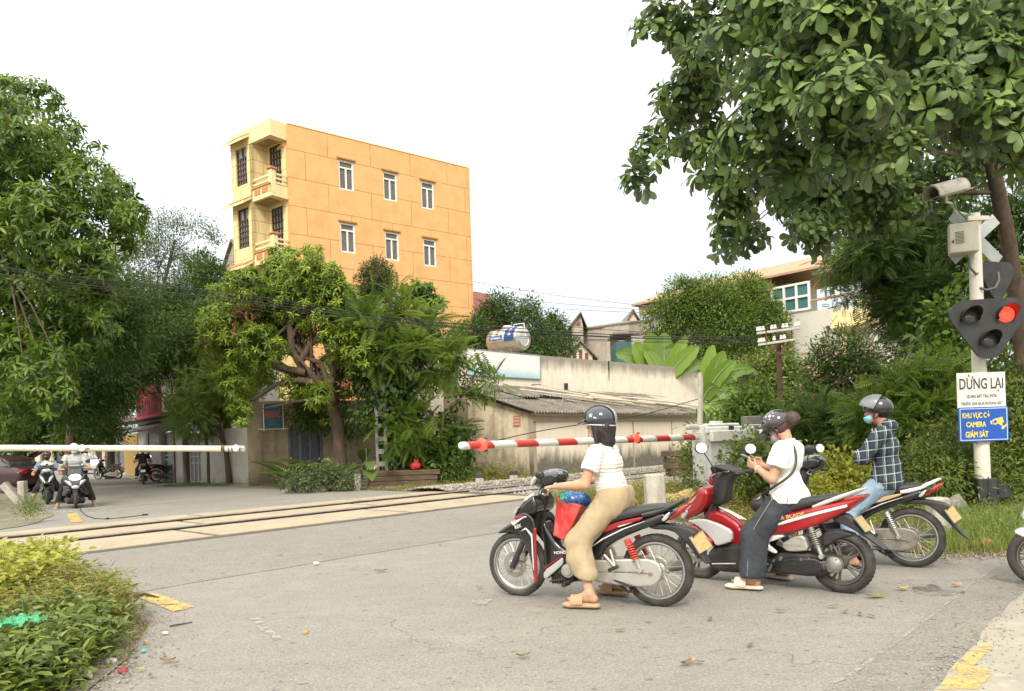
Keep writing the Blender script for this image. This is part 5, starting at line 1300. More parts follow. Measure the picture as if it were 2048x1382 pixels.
crown('blossoms',[(c-np.array((0,0.2,0)),R*1.05) for(c,R) in BL],330,7,0.085,OVALW,G_PINK,t,540,shell=0.88,spread=0.9,droop=0.0,lower=0.9)
BL=B([(1665,535,20),(1700,515,30),(1740,500,46),(1800,510,56),(1860,500,56),(1690,590,14),(1775,570,46),(1840,590,50),(1790,630,40),(1850,650,40),(1830,700,36),(1895,560,40),(1780,470,36),(1870,450,40)],20,0.9,1)
tree('feathery_tree','dark feathery branched tree reaching left from behind the signal post',[np.array((W(1990,900,21)[0],21,0)),W(1975,760,21),W(1930,640,20.5),W(1860,560,20),W(1780,530,20)],0.16,BL,(1150,7,0.32),PINS,leafmat('feathery_leaf',[(0.03,0.07,0.022),(0.05,0.105,0.03),(0.08,0.15,0.042),(0.11,0.19,0.05)],0.3,0.5,0.3),M_BARKG,seed=54,spread=0.5,droop=0.12,up=1.7,shell=0.3,lower=0.9)
BL=B([(1895,640,40),(1880,700,36),(1920,720,36),(1870,760,30),(2030,730,34),(2045,650,40),(2000,780,40),(1990,560,40)],15.5,0.8,0.6)
tree('climbing_vine','bright leafed vine climbing behind the signal lamps',[np.array((W(1985,1000,15.5)[0],15.5,0)),W(1980,850,15.5),W(1960,740,15.5),W(1930,680,15.5)],0.04,BL,(520,7,0.17),OVALW,G_MID,cat='vine',seed=55,droop=0.5,shell=0.4,lower=0.9)
BL=B([(1990,450,50),(2035,520,50),(2045,430,60),(1960,560,40),(2000,620,46),(2050,640,50),(1930,500,40),(2050,800,60)],17.5,0.8,0.6)
tree('tree','dark dense foliage close behind the signal lamps at the right edge',[np.array((W(2040,1000,18)[0],18,0)),W(2040,850,18),W(2035,700,18),W(2030,560,18)],0.1,BL,(1300,10,0.15),OVALN,G_DARK,seed=57,droop=0.4,shell=0.35,lower=0.9)
bank=[('tall feathery shrub with fine leaves behind the man in the checked shirt',[(1830,800,60),(1790,830,55),(1860,850,60),(1760,870,50),(1830,890,60),(1880,780,40),(1740,830,36)],14.5,PINS,G_PIN,(560,6,0.27),0.5),('fine leaved shrub to the right of the signal signs',[(2020,820,55),(2000,880,60),(2060,900,70),(2040,760,40),(1990,940,50)],13.6,OVALN,G_SHR,(560,9,0.12),1.2),('dark feathery shrub between the pink bush and the two right hand riders',[(1660,860,50),(1610,870,50),(1700,900,50),(1580,900,44),(1640,910,50),(1720,860,40)],16.5,PINS,leafmat('feathery_leaf',[(0.03,0.07,0.022)]),(480,6,0.30),0.5),('leafy green shrub behind the base of the signal post',[(1900,900,55),(1950,930,55),(1880,960,50),(1930,985,44),(1850,940,50),(1990,990,50),(2040,980,50),(1840,1000,36)],12.6,OVALN,G_SHR,(820,9,0.10),1.3),('yellow green shrub between the woman in white and the man in the checked shirt',[(1660,950,40),(1690,985,36),(1640,990,36),(1610,950,34),(1720,950,30),(1700,1020,30)],11.6,OVALW,G_YEL,(420,8,0.075),1.5),('low green shrub beside the white barrier cabinet',[(1500,930,34),(1530,960,36),(1480,960,26),(1550,920,34),(1500,900,30),(1560,990,34),(1515,1000,34)],13.0,OVALW,G_SHR,(420,8,0.085),1.5),('light green bush with narrow leaves left of the dark growth, above the barrier machine',[(1500,810,36),(1480,850,36),(1530,850,36),(1460,880,28),(1420,870,28)],19.0,OVALN,G_MID,(260,9,0.20),1.0),('small green creeper climbing the gap left of the barrier cabinet',[(1385,910,18),(1392,940,20),(1380,965,18)],16.8,OVALW,G_SHR,(90,8,0.09),1.4)]
for i,(lab,bl,Y,tm,lm,sp_,sprd) in enumerate(bank):
 tree('shrub',lab,None,0,B(bl,Y,0.8,0.5),(int(sp_[0]*1.7),sp_[1],sp_[2]),tm,lm,cat='shrub',seed=60+i,spread=sprd,droop=0.25,up=0.9,shell=0.45,lower=0.9)
def banana(label,bx,by,Y,lv,seed):
 r=random.Random(seed);b0=W(bx,by,Y);g=np.array((b0[0],b0[1],0));t=thing('banana_plant',label,'banana plant',tuple(g),0,'banana plants behind the stained wall')
 MB().tube([g,(g+b0)/2,b0],[0.16,0.13,0.08],9).build('stem',M_BARKG,t,True,60)
 for(tx,ty,wd,arch) in lv:
  e=W(tx,ty,Y+r.uniform(-.5,.5));k=14;ln=np.linalg.norm(e-b0)
  side=np.cross(e-b0,(0,-1,0.15));side/=np.linalg.norm(side);nrm_=np.cross(side,(e-b0)/ln)
  V=[];tearp=r.random()*9
  for i in range(k+1):
   s=i/k;c=b0+(e-b0)*s+np.array((0,0,1))*arch*ln*math.sin(math.pi*s)*0.55
   w_=wd*(min(1,s*5) if s>.12 else 0.12)*math.sqrt(max(0.0,1-((s-0.45)/0.56)**2)) if s>.1 else wd*0.08
   for q in(-1,-.5,0,.5,1):
    tear=0.12*wd*math.sin(i*2.1+q*3+tearp)*abs(q)
    V.append(c+side*(q*w_+tear*.4)+nrm_*(0.16*wd*abs(q))+np.array((0,0,-0.12*w_*abs(q))))
  F=np.array([(i*5+j,i*5+j+1,(i+1)*5+j+1,(i+1)*5+j) for i in range(k) for j in range(4)])
  rv_=r.uniform(0.1,0.9);o=mesh_obj('leaf',np.array(V),F,G_BAN,t,True,180,attrs={'rnd':np.full(len(V),rv_)})
  MB().tube([b0+(e-b0)*s+np.array((0,0,1))*arch*ln*math.sin(math.pi*s)*0.55-np.array((0,0.03,0)) for s in np.linspace(0,1,8)],[0.04,0.035,0.03,0.026,0.02,0.016,0.012,0.006],5).build('midrib',mat('banana_rib',(0.25,0.32,0.12),0.5),o,True,60)
 return t
banana('banana plant with two broad upright leaves at the left of its clump',1310,745,44.2,[(1268,686,0.62,0.05),(1300,665,0.62,0.03),(1232,706,0.5,0.25),(1356,690,0.5,0.2)],1)
banana('banana plant with the tallest yellow green upright leaf, above the back wall',1328,760,43.6,[(1328,666,0.66,0.0),(1396,692,0.5,0.1),(1290,700,0.4,0.2),(1412,730,0.45,0.3),(1372,672,.4,.05)],2)
banana('banana plant drooping long leaves past the right end of the back wall',1405,800,30,[(1448,702,0.34,0.1),(1508,738,0.32,0.35),(1438,775,0.32,0.5),(1480,790,0.32,0.35),(1490,830,0.34,0.3),(1450,850,0.34,0.2),(1425,690,.3,.1),(1470,720,.3,.2)],3)
def palm(name,label,x,y,Y,fr,L0,seed,m=G_SHR):
 g=np.array((W(x,y,Y)[0],Y,0.0));t=thing(name,label,'palm',tuple(g));r=np.random.default_rng(seed)
 TV,TF=tmpl_pinnate(18,0.34,0.035,0.55,0.22)
 a=np.linspace(0,6.28,fr,endpoint=False)+r.normal(0,.25,fr)
 d=np.stack([np.cos(a),np.sin(a),r.uniform(0.55,1.5,fr)],1);nn=np.stack([-np.cos(a)*.8,-np.sin(a)*.8,np.full(fr,1.0)],1)
 leaves('fronds',np.repeat(g[None]+np.array((0,0,0.15)),fr,0),d,nn,L0*r.uniform(0.8,1.15,fr),(TV,TF),m,t,seed)
 MB().tube([g,g+np.array((0,0,0.35))],[0.07,0.04],7).build('stem',M_BARKG,t,True)
palm('palm','young palm with arching fronds in front of the old wall gate',662,955,25.0,9,1.35,3)
palm('palm','small palm like plant left of the arching palm by the old wall',598,958,25.3,7,1.25,4)
def bigleaf(label,x,Y,n,hgt,sz,seed,m=G_SHR):
 g=np.array((W(x,950,Y)[0],Y,0.0));t=thing('broad_leaved_plant',label,'plant',tuple(g));r=np.random.default_rng(seed);mb=MB()
 a=r.uniform(0,6.28,n);hh=hgt*r.uniform(0.5,1.1,n);tip=g[None]+np.stack([np.cos(a)*.35,np.sin(a)*.3,hh],1)
 for p in tip:mb.tube([g,(g+p)/2+np.array((0,0,.1)),p],[0.02,0.016,0.01],5)
 mb.build('stem',M_BARKG,t,True)
 leaves('leaves',tip,np.stack([np.cos(a),np.sin(a)-.4,np.full(n,-.25)],1),np.stack([np.cos(a)*.3,np.sin(a)*.3-.4,np.ones(n)],1),sz*r.uniform(.7,1.2,n),OVALW,m,t,seed)
bigleaf('plant with dark broad leaves right of the young palm, behind the white post',735,23.5,6,1.15,0.75,5,G_DARK)
bigleaf('bright broad leaved plant between the two palms',628,24.6,9,0.9,0.42,6,G_MID)
for i,(lab,bl,Y,lm,tm,sp_) in enumerate([('grey green bush at the foot of the old wall, left of the white post',[(640,955,26),(690,955,24),(610,962,20),(665,965,24),(700,968,14),(585,960,16)],22.6,leafmat('greyish_shrub',[(0.05,0.085,0.045),(0.08,0.125,0.065),(0.12,0.175,0.09)],0.25,0.6,0.3),KITE,(300,12,0.12)),('weedy green bush behind the right end of the sleeper pile',[(905,935,22),(930,945,18),(890,950,16),(950,955,10),(915,958,14)],24.9,G_SHR,KITE,(170,12,0.10)),('low weeds growing along the shed wall by the ballast',[(985,945,10),(1005,948,8),(970,955,9),(1040,958,7),(1020,950,9)],25.0,G_WEED,KITE,(130,10,0.12)),('dark ivy growing over the left corner of the shed side wall',[(890,840,16),(905,870,20),(880,900,20),(920,900,14),(925,940,16)],26.6,G_DARK,OVALW,(150,8,0.18)),('green weeds around the leaning stone posts at the left roadside',[(62,1005,12),(70,1015,10),(50,1018,10)],15.2,G_SHR,KITE,(70,10,0.06))]):
 tree('shrub',lab,None,0,B(bl,Y,0.9,0.3),sp_,tm,lm,cat='shrub',seed=80+i,spread=1.2,up=0.9,shell=0.3,lower=0.9)
def field(n,poly,seed):
 r=np.random.default_rng(seed);P=np.array([p[:2] for p in poly]);lo,hi=P.min(0),P.max(0);out=np.zeros((0,2))
 while len(out)<n:
  q=lo+(hi-lo)*r.uniform(0,1,(n*2,2));out=np.concatenate([out,q[poly_sdf(q[:,0],q[:,1],P)<0]])
 return out[:n],r
def herb(name,poly,n,per,hgt,size,tm,lm,seed,kind='stuff',parent=None):
 q,r=field(n,poly,seed);h=hgt*r.uniform(0.25,1.0,n)*(0.6+0.5*np.array([mnoise.noise(Vector((a[0]*.9,a[1]*.9,2.0))) for a in q])+0.25)
 N_=n*per;z=np.repeat(np.maximum(h,0.03),per)*r.uniform(0.15,1.0,N_)
 base=np.column_stack([np.repeat(q,per,0)+r.normal(0,size*0.9,(N_,2)),z])
 d=np.column_stack([r.normal(0,1,(N_,2)),r.uniform(-.2,.7,N_)]);nn=np.column_stack([r.normal(0,.4,(N_,2)),np.ones(N_)])
 return leaves(name,base,d,nn,size*r.uniform(0.6,1.3,N_),tm,lm,parent,seed,np.repeat(r.uniform(0.1,0.9,n),per)+r.normal(0,.15,N_),kind)
herb('weeds',[G(1085,1000),G(1300,1030),G(1440,1060),G(1560,1080),(5.5,12),(6.5,16),(5.2,19),T(17.5,11.0),T(14.8,11.0)],5200,7,0.42,0.055,KITE,G_WEED,5)
herb('wildflowers',[G(1200,1015),G(1440,1055),(4.6,13),(3.2,15.5),T(15.5,11.0)],420,2,0.50,0.045,OVALW,leafmat('yellow_petal',[(0.55,0.40,0.03),(0.62,0.52,0.10)],0.3),6)
herb('undergrowth',[G(1560,1085),G(1880,1098),(9,9),(14,14),(9,24),(6,18),(5,13)],3600,7,0.30,0.07,OVALN,G_SHR,7)
herb('roadside_weeds',[G(385,968),G(560,975),G(700,980),(-5,24),(-9.5,27.6),(-14,29)],500,7,0.16,0.07,KITE,G_SHR,8)
herb('roadside_weeds',[G(-60,1065),G(60,1045),G(100,1028),G(40,1000),(-17,22),(-20,16)],500,6,0.10,0.05,KITE,G_WEED,9)
herb('roadside_weeds',[T(14.5,16.6),T(24,17.0),T(24,17.9),T(16,18.0),(-4.5,22.4),G(880,984)],900,6,0.22,0.07,KITE,G_WEED,10)
def grass(name,poly,n,hgt,seed,m=G_GRASS,wdt=0.007,lean=0.6):
 q,r=field(n,poly,seed);base=np.column_stack([q,np.zeros(n)])
 V=np.array([(0,-.5,0),(0,.5,0),(.55,-.38,.0),(.55,.38,.0),(1,0,-.22)]);F=np.array([(0,2,3),(0,3,1),(2,4,3)])
 a=r.uniform(0,6.28,n);d=np.stack([np.cos(a)*lean,np.sin(a)*lean,np.ones(n)],1);d[:,:2]*=r.uniform(.2,1.4,n)[:,None]
 nn=np.stack([-np.cos(a),-np.sin(a),np.full(n,lean)],1);sz=hgt*r.uniform(.4,1.2,n)
 d/=np.linalg.norm(d,axis=1)[:,None];s=np.cross(nn,d);s/=np.linalg.norm(s,axis=1)[:,None];u=np.cross(d,s)
 X=base[:,None]+sz[:,None,None]*(V[None,:,0:1]*d[:,None]+V[None,:,2:3]*u[:,None])+wdt*V[None,:,1:2]*s[:,None]
 return tag(mesh_obj(name,X.reshape(-1,3),(F[None]+(np.arange(n)*5)[:,None,None]).reshape(-1,3),m,None,False,180,attrs={'rnd':np.repeat(r.uniform(0,1,n),5)}),kind='stuff')
grass('grass',[G(1850,1112),G(1990,1110),G(2060,1100),G(2150,1105),(9.5,8.5),(9,11),(6.0,11.6),(5.2,9.4)],15000,0.27,11,lean=0.75)
grass('grass',[G(1060,1000),G(1300,1034),G(1440,1062),G(1700,1098),G(1850,1112),(5.6,10),(5,12),(3,15),T(15,11.1)],9000,0.26,12,G_WEED)
grass('dry_grass',[G(1850,1114),G(1990,1113),G(2050,1104),G(2050,1098),G(1850,1106)],1600,0.07,13,G_STRAW,0.008,1.4)
grass('dry_grass',[G(270,1240),G(300,1245),G(270,1290),G(250,1330),G(200,1345),G(230,1290)],1500,0.06,14,G_STRAW,0.006,1.8)
herb('dry_leaves',[G(-150,1150),G(120,1160),G(255,1235),G(225,1300),G(150,1370),G(-150,1400)],420,3,0.42,0.06,OVALN,G_STRAW,24)
def bankshrub(label,poly,n,per,hgt,size,tm,lm,seed):
 c=np.mean([p[:2] for p in poly],0);t=thing('shrub',label,'shrub',(c[0],c[1],0),0,'leafy shrubs in the near left corner')
 herb('foliage',poly,n,per,hgt,size,tm,lm,seed,None,t)
 q,r=field(30,poly,seed+3)
 for p in q:mb=MB();mb.tube([(p[0],p[1],0),(p[0]+r.uniform(-.08,.08),p[1]+r.uniform(-.08,.08),hgt*r.uniform(.4,.9))],[0.006,0.003],4,False);mb.build('stem',M_BARKG,t,True)
bankshrub('yellow green leafy shrub spilling toward the crossing slabs',[G(-120,1130),G(70,1130),G(130,1150),G(160,1190),G(60,1230),G(-150,1230)],1500,12,0.52,0.085,OVALW,G_YEL,21)
bankshrub('straggly olive shrub in the middle of the leafy corner, edging the yellow mark',[G(-150,1225),G(150,1188),G(215,1205),G(265,1235),G(235,1275),G(-150,1270)],1700,12,0.42,0.062,OVALN,G_WEED,22)
bankshrub('darker green leafy shrub nearest the viewer, with litter at its foot',[G(-150,1268),G(120,1262),G(205,1272),G(215,1305),G(170,1345),G(110,1400),G(-180,1440)],1500,12,0.40,0.088,OVALN,G_SHR,23)
def K1(P):
 o=[]
 for(cx,cy) in P:
  u=(1120-cx)/840.0;s=750-83*u;o.append((1.26*u,(1298-117*u-cy)/s))
 return o
def K2(P):
 o=[]
 for(cx,cy) in P:
  u=(1083-cx)/868.0;s=726-46*u;o.append((1.286*u,(1268-88*u-cy)/s))
 return o
def paint(name,col,c2=None,rough=0.28,coat=0.6,scale=4):
 return mat(name,col,rough,0.0,c2 or tuple(v*0.85 for v in col),scale,coat=coat,lo=0.45,hi=0.75)
M_TYRE=mat('tyre_rubber',(0.028,0.026,0.024),0.75,c2=(0.075,0.068,0.058),scale=7,bmp=0.3,bscale=90)
M_RIM=mat('rim_alloy',(0.52,0.51,0.48),0.3,0.85,c2=(0.36,0.34,0.31),scale=8)
M_RIMD=mat('rim_dark',(0.10,0.095,0.088),0.45,0.4,c2=(0.16,0.14,0.12),scale=8)
M_SPOKE=mat('spoke_steel',(0.55,0.54,0.50),0.35,0.8)
M_BLK=mat('black_plastic',(0.022,0.022,0.023),0.42,c2=(0.045,0.043,0.04),scale=6)
M_BLKG=paint('black_gloss',(0.012,0.012,0.013),(0.02,0.02,0.021),0.18,0.9)
M_SEAT=mat('seat_vinyl',(0.03,0.03,0.031),0.5,c2=(0.055,0.054,0.052),scale=5,bmp=0.15,bscale=160)
M_ALU=mat('cast_aluminium',(0.60,0.585,0.54),0.33,0.7,c2=(0.44,0.42,0.38),scale=6)
M_ALUD=mat('dirty_aluminium',(0.30,0.28,0.245),0.5,0.5,c2=(0.17,0.15,0.125),scale=7)
M_ENG=mat('engine_black',(0.03,0.029,0.027),0.4,0.3,c2=(0.085,0.078,0.068),scale=14,bmp=0.4,bscale=50)
M_REDP=paint('red_paint',(0.33,0.008,0.010),(0.24,0.006,0.008))
M_REDS=mat('red_spring',(0.60,0.05,0.03),0.4)
M_WHT2=paint('white_panel',(0.72,0.71,0.68),(0.6,0.59,0.56))
M_SILV=paint('silver_paint',(0.50,0.50,0.49),(0.38,0.375,0.37),0.3,0.5)
M_GOLD=paint('gold_decal',(0.58,0.40,0.16),(0.48,0.32,0.13),0.35,0.4)
M_LENSR=mat('red_lens',(0.45,0.015,0.012),0.12,c2=(0.30,0.01,0.01),scale=20,coat=0.8)
M_LENSC=mat('clear_lens',(0.62,0.62,0.60),0.1,0.3,c2=(0.42,0.42,0.41),scale=12,coat=1.0)
M_PLATE=mat('yellow_plate',(0.50,0.355,0.13),0.5,c2=(0.36,0.25,0.10),scale=26)
M_PLATEW=mat('white_plate',(0.72,0.72,0.68),0.45,c2=(0.5,0.5,0.48),scale=20)
M_PRINT=mat('black_print',(0.03,0.03,0.03),0.6)
M_MIRR=mat('mirror_glass',(0.95,0.95,0.95),0.04,1.0,c2=(0.9,0.9,0.9))
M_DIAL=mat('dial_glass',(0.05,0.055,0.06),0.1,c2=(0.2,0.21,0.22),scale=16,coat=1.0)
M_HEADON=mat('headlight_on',(0.92,0.90,1.0),0.2,emit=9.0)
SEATM={}
def wheel(p,c,R,tw,rim_r,rimm,spoked=True,disc=None,nsp=36,alloy=5):
 c=np.asarray(c,float);ax=(0,1,0)
 rh=tw*0.42
 prof=[(rim_r+0.012*0,-rh),(rim_r-0.012,-rh*.8),(rim_r-0.018,-rh*.35),(rim_r-0.018,rh*.35),(rim_r-0.012,rh*.8),(rim_r,rh)]
 mb=MB();mb.lathe([(rim_r+.006,-rh),(rim_r-.006,-rh),(rim_r-.010,-rh*.55),(rim_r-.020,-rh*.3),(rim_r-.020,rh*.3),(rim_r-.010,rh*.55),(rim_r-.006,rh),(rim_r+.006,rh)],c,ax,48,True)
 if not spoked:
  for k in range(alloy):
   a=2*math.pi*k/alloy
   for da in(-0.16,0.16):
    p0=c+np.array((math.cos(a+da*.4)*0.045,0,math.sin(a+da*.4)*0.045));p1=c+np.array((math.cos(a+da)*(rim_r-.01),0,math.sin(a+da)*(rim_r-.01)))
    mb.tube([p0,(p0+p1)/2,p1],[0.016,0.011,0.013],8,flat=1.0)
  mb.lathe([(0.0,-.04),(0.05,-.04),(0.058,-.02),(0.058,.02),(0.05,.04),(0.0,.04)],c,ax,20)
 w_=mb.build('wheel',rimm,p,False,35)
 mb=MB();rc=(R+rim_r)/2;hr=(R-rim_r)/2+.004
 mb.lathe([(rc+hr*math.cos(t),tw*0.5*math.sin(t)*(1.06 if math.cos(t)<0 else 1)) for t in np.linspace(0,2*math.pi,18,endpoint=False)],c,ax,64,True)
 for k in range(44):
  a=2*math.pi*k/44
  for s in(-1,1):
   a2=a+(0.07 if s>0 else 0)
   q=c+np.array((math.cos(a2)*(R-.004),s*tw*0.25,math.sin(a2)*(R-.004)))
   rad=np.array((math.cos(a2),s*0.5,math.sin(a2)));d,s_,u_=frame_from(rad,(0,1,0))
   mb.box(q,(0.006,0.018,tw*0.30),0,np.column_stack((d,s_,u_)))
 mb.build('tyre',M_TYRE,w_,False,50)
 if spoked:
  mb=MB()
  for k in range(nsp):
   a=2*math.pi*k/nsp;s=1 if k%2 else-1;b=a+(0.55 if(k//2)%2 else-0.55)
   mb.tube([c+np.array((math.cos(b)*.042,s*.032,math.sin(b)*.042)),c+np.array((math.cos(a)*(rim_r-.008),s*.006,math.sin(a)*(rim_r-.008)))],0.0021,4,False)
  mb.build('spokes',M_SPOKE,w_,False)
  mb=MB();mb.lathe([(0,-.06),(.02,-.06),(.022,-.045),(.05,-.04),(.052,-.03),(.03,-.02),(.03,.02),(.052,.03),(.05,.04),(.022,.045),(.02,.06),(0,.06)],c,ax,20);mb.build('hub',M_ALU,w_,False,35)
 if disc:
  mb=MB()
  mb.lathe([(disc*.62,.055),(disc,.055),(disc,.059),(disc*.62,.059)],c,ax,40,True)
  for k in range(5):
   a=2*math.pi*k/5;mb.tube([c+np.array((math.cos(a)*.03,.057,math.sin(a)*.03)),c+np.array((math.cos(a+.3)*disc*.7,.057,math.sin(a+.3)*disc*.7))],0.007,5)
  mb.build('brake_disc',M_ALUD,w_,False,30)
  q=c+np.array((-.08,.062,.07));mb=MB();mb.box(q,(.06,.04,.075),.012);mb.tube([q+np.array((0,.01,.03)),q+np.array((-.02,0,.2)),q+np.array((-.10,-.02,.42))],.006,6);mb.build('brake_caliper',M_ALUD,w_,False,30)
 return w_
def spring(p,a,b,m,r=0.026,turns=8,name='shock_absorber',lower=M_ALU):
 a,b=np.asarray(a,float),np.asarray(b,float);d,s,u=frame_from(b-a);l=np.linalg.norm(b-a)
 mb=MB();mb.tube([a,a+d*l*.18],[r*1.05,r*1.05],10);mb.tube([a,b],[.009,.009],8)
 P=[a+d*(l*.1+l*.6*t)+r*(math.cos(t*turns*6.283)*s+math.sin(t*turns*6.283)*u) for t in np.linspace(0,1,turns*10)]
 mb.tube(P,0.0065,5);o=mb.build(name,m,p,False,60)
 mb=MB();mb.tube([a+d*l*.66,a+d*l*.74,b],[r*.9,.017,.015],10);mb.cyl(b-np.array((0,.02,0)),b+np.array((0,.02,0)),.02);mb.build('damper_foot',lower,o,False,40)
 return o
def mirror(p,base,c,nrm,r=0.055,round_=True,m_back=M_BLK):
 base,c=np.asarray(base,float),np.asarray(c,float);d,s,u=frame_from(nrm)
 mb=MB();mb.tube([base,base+(c-base)*.5+np.array((0.01,0,.02)),c-d*.012],.0055,6)
 R_=np.column_stack((d,s,u));mb.ball(c-d*.012,(.018,r*1.18,r),16,8,R_)
 o=mb.build('mirror',m_back,p,False,50)
 V=[c+d*.006+r*.9*(1.18*math.cos(t)*s+math.sin(t)*u) for t in np.linspace(0,6.283,24,endpoint=False)]
 mesh_obj('mirror_glass',V,[tuple(range(24))],M_MIRR,o)
def plate(p,c,nrm,up,m,w_=0.19,h_=0.14):
 c=np.asarray(c,float);n_=np.asarray(nrm,float)/np.linalg.norm(nrm);u=np.asarray(up,float);u-=n_*np.dot(u,n_);u/=np.linalg.norm(u);s=np.cross(u,n_)
 mb=MB();mb.box(c,(w_,.004,h_),.0015,np.column_stack((s,-n_,u)));o=mb.build('licence_plate',m,p)
 mb=MB()
 for t in(-1,1):
  mb.box(c+u*t*h_/2,(w_+.01,.008,.006),0,np.column_stack((s,-n_,u)));mb.box(c+s*t*w_/2,(.006,.008,h_-.006),0,np.column_stack((s,-n_,u)))
 mb.build('plate_frame',M_ALUD,o)
 return o
def side_text(p,s,xz,w_,h_,m,yf,ang=0.0,bold=0.03):
 e=np.array((-math.cos(ang),0,math.sin(ang)));f=np.array((math.sin(ang),0,math.cos(ang)));c=np.array((xz[0],0,xz[1]))
 def wr(X,Y):
  q=c+np.outer(X,e)+np.outer(Y,f);q[:,1]=[yf(a) for a in q[:,0]];return q
 return lettering(s,c,e,f,w_,h_,m,p,False,bold,wrap=wr)
def clutch_bike(name,label,loc,rz,cfg,group):
 """lightweight underbone motorcycle with spoked wheels"""
 t=thing(name,label,'motorcycle',loc,rz,group)
 WB=1.26;g=cfg.get
 wheel(t,(0,0,.288),.288,.082,.222,M_RIM)
 wheel(t,(WB,0,.279),.279,.072,.220,M_RIM,disc=.11)
 main,trim=g('main',M_BLKG),g('trim',M_REDP)
 yb=lambda X,Z=None:0.075+(1.30-X)*0.42
 puff('mudguard',K1([(160,808),(205,778),(270,747),(330,742),(378,772),(386,810),(372,862),(345,880),(318,862),(302,822),(255,806),(205,811)]),0.058,main,t,.02)
 puff('leg_shield',K1([(285,742),(330,700),(400,690),(455,720),(472,780),(477,1088),(456,1100),(438,1000),(418,925),(378,862),(335,800)]),.013,main,t,.008,yc=yb)
 puff('front_cowl',K1([(282,740),(302,698),(345,650),(400,612),(452,588),(475,640),(465,700),(400,720),(330,745)]),lambda X,Z:0.075+np.clip(1.28-X,0,.3)*.42,main,t,.035)
 puff('shield_strip',K1([(458,782),(468,776),(480,782),(475,1086),(464,1098),(452,1092),(462,900)]),.011,trim,t,.008,yc=lambda X,Z:yb(X)+.006,it=0)
 puff('decal_stripe',K1([(278,748),(400,708),(415,716),(380,724),(300,768)]),.006,M_WHT2,t,.004,yc=lambda X,Z:yb(X)+.012,it=0)
 puff('decal_stripe',K1([(292,736),(318,712),(372,706),(392,710),(300,742)]),.006,trim,t,.004,yc=lambda X,Z:yb(X)+.013,it=0)
 puff('decal_stripe',K1([(345,802),(400,775),(452,815),(456,1040),(446,1000),(440,830),(402,788)]),.006,M_WHT2,t,.004,yc=lambda X,Z:yb(X)+.012,it=0)
 puff('frame_cover',K1([(470,735),(520,820),(565,890),(620,930),(760,850),(860,810),(1000,785),(1100,755),(1165,735),(1205,745),(1150,800),(1000,850),(880,905),(800,985),(700,1005),(600,1000),(520,1070),(478,1098),(470,900)]),lambda X,Z:.085+.035*np.clip((.55-X)/.5,0,1),main,t,.035)
 if g('side'):
  puff('side_cowl',K1([(478,1040),(560,990),(602,962),(602,1005),(560,1040),(478,1095)]),.012,g('side'),t,.008,yc=.10)
  puff('decal_stripe',K1([(478,1020),(600,950),(602,960),(478,1034)]),.006,trim,t,.004,yc=.108,it=0)
 seat_p=K1([(822,800),(850,748),(900,716),(1000,692),(1100,684),(1210,688),(1190,716),(1080,748),(960,768),(880,790)])
 puff('seat',seat_p,lambda X,Z:.115+.03*np.clip(X/.3,0,1),g('seat',M_SEAT),t,.045)
 puff('side_panel',K1([(818,820),(870,792),(960,768),(1078,748),(1074,766),(960,802),(845,838)]),.010,g('panel',trim),t,.006,yc=lambda X,Z:.118+.012*np.clip((.5-X)/.5,0,1))
 puff('decal_stripe',K1([(770,915),(840,868),(960,815),(1085,775),(1085,780),(965,822),(850,874),(775,918)]),.006,M_WHT2,t,.003,yc=.122,it=0)
 puff('decal_stripe',K1([(930,800),(1040,766),(1070,760),(1060,770),(940,808)]),.006,M_WHT2,t,.003,yc=.130,it=0)
 puff('tail_cover',K1([(1120,800),(1170,745),(1225,720),(1260,712),(1250,745),(1190,790),(1140,806)]),.10,main,t,.04)
 puff('tail_light',K1([(1196,776),(1228,728),(1312,680),(1306,706),(1262,752),(1205,786)]),lambda X,Z:.095-.16*np.clip(-.13-X,0,.2),M_LENSR,t,.03)
 puff('indicator',K1([(1168,776),(1196,740),(1222,728),(1200,776),(1178,788)]),.012,M_LENSC,t,.008,yc=.10)
 mb=MB()
 for s in(-1,1):
  P=[K1([q])[0] for q in((1070,742),(1120,735),(1180,718),(1285,664))]
  mb.tube([(x,s*(.13-.02*i),z) for i,(x,z) in enumerate(P)],[.015,.02,.02,.012],8,flat=.7)
 mb.tube([(-.24,.07,K1([(1285,664)])[0][1]),(-.255,0,K1([(1287,664)])[0][1]),(-.24,-.07,K1([(1285,664)])[0][1])],.012,8)
 mb.build('grab_rail',g('rail',M_BLKG),t,False,60)
 puff('mudguard',K1([(1085,802),(1180,803),(1300,832),(1346,868),(1322,886),(1385,1030),(1402,1056),(1378,1050),(1275,905),(1215,842),(1100,832)]),.068,M_BLK,t,.012)
 pa,pb=K1([(1262,884),(1335,1000)]);mid=K1([(1326,930)])[0]
 plate(t,(mid[0]-.045,.01,mid[1]+.01),(-.80,.34,.5),(.5,0,.86),M_PLATE)
 if g('swept'):puff('mud_flap',K1([(1350,960),(1385,1030),(1440,1110),(1450,1125),(1400,1085),(1350,1010)]),.06,M_BLK,t,.008)
 puff('handlebar_cowl',K1([(402,540),(408,510),(440,470),(490,452),(560,448),(606,470),(612,505),(600,540),(560,566),(500,575),(438,562)]),lambda X,Z:.07+.06*np.clip((1.02-X)/.2,0,1),main,t,.05,lens=.05)
 puff('dial',K1([(498,462),(585,462),(606,480),(590,500),(510,480)]),.085,M_DIAL,t,.02)
 puff('headlight',K1([(398,542),(402,512),(432,482),(446,500),(430,530),(412,548)]),.09,M_LENSC,t,.03)
 puff('position_light',K1([(294,700),(318,664),(345,655),(330,690),(306,708)]),.014,M_LENSC,t,.008,yc=lambda X,Z:.085+(1.28-X)*.42)
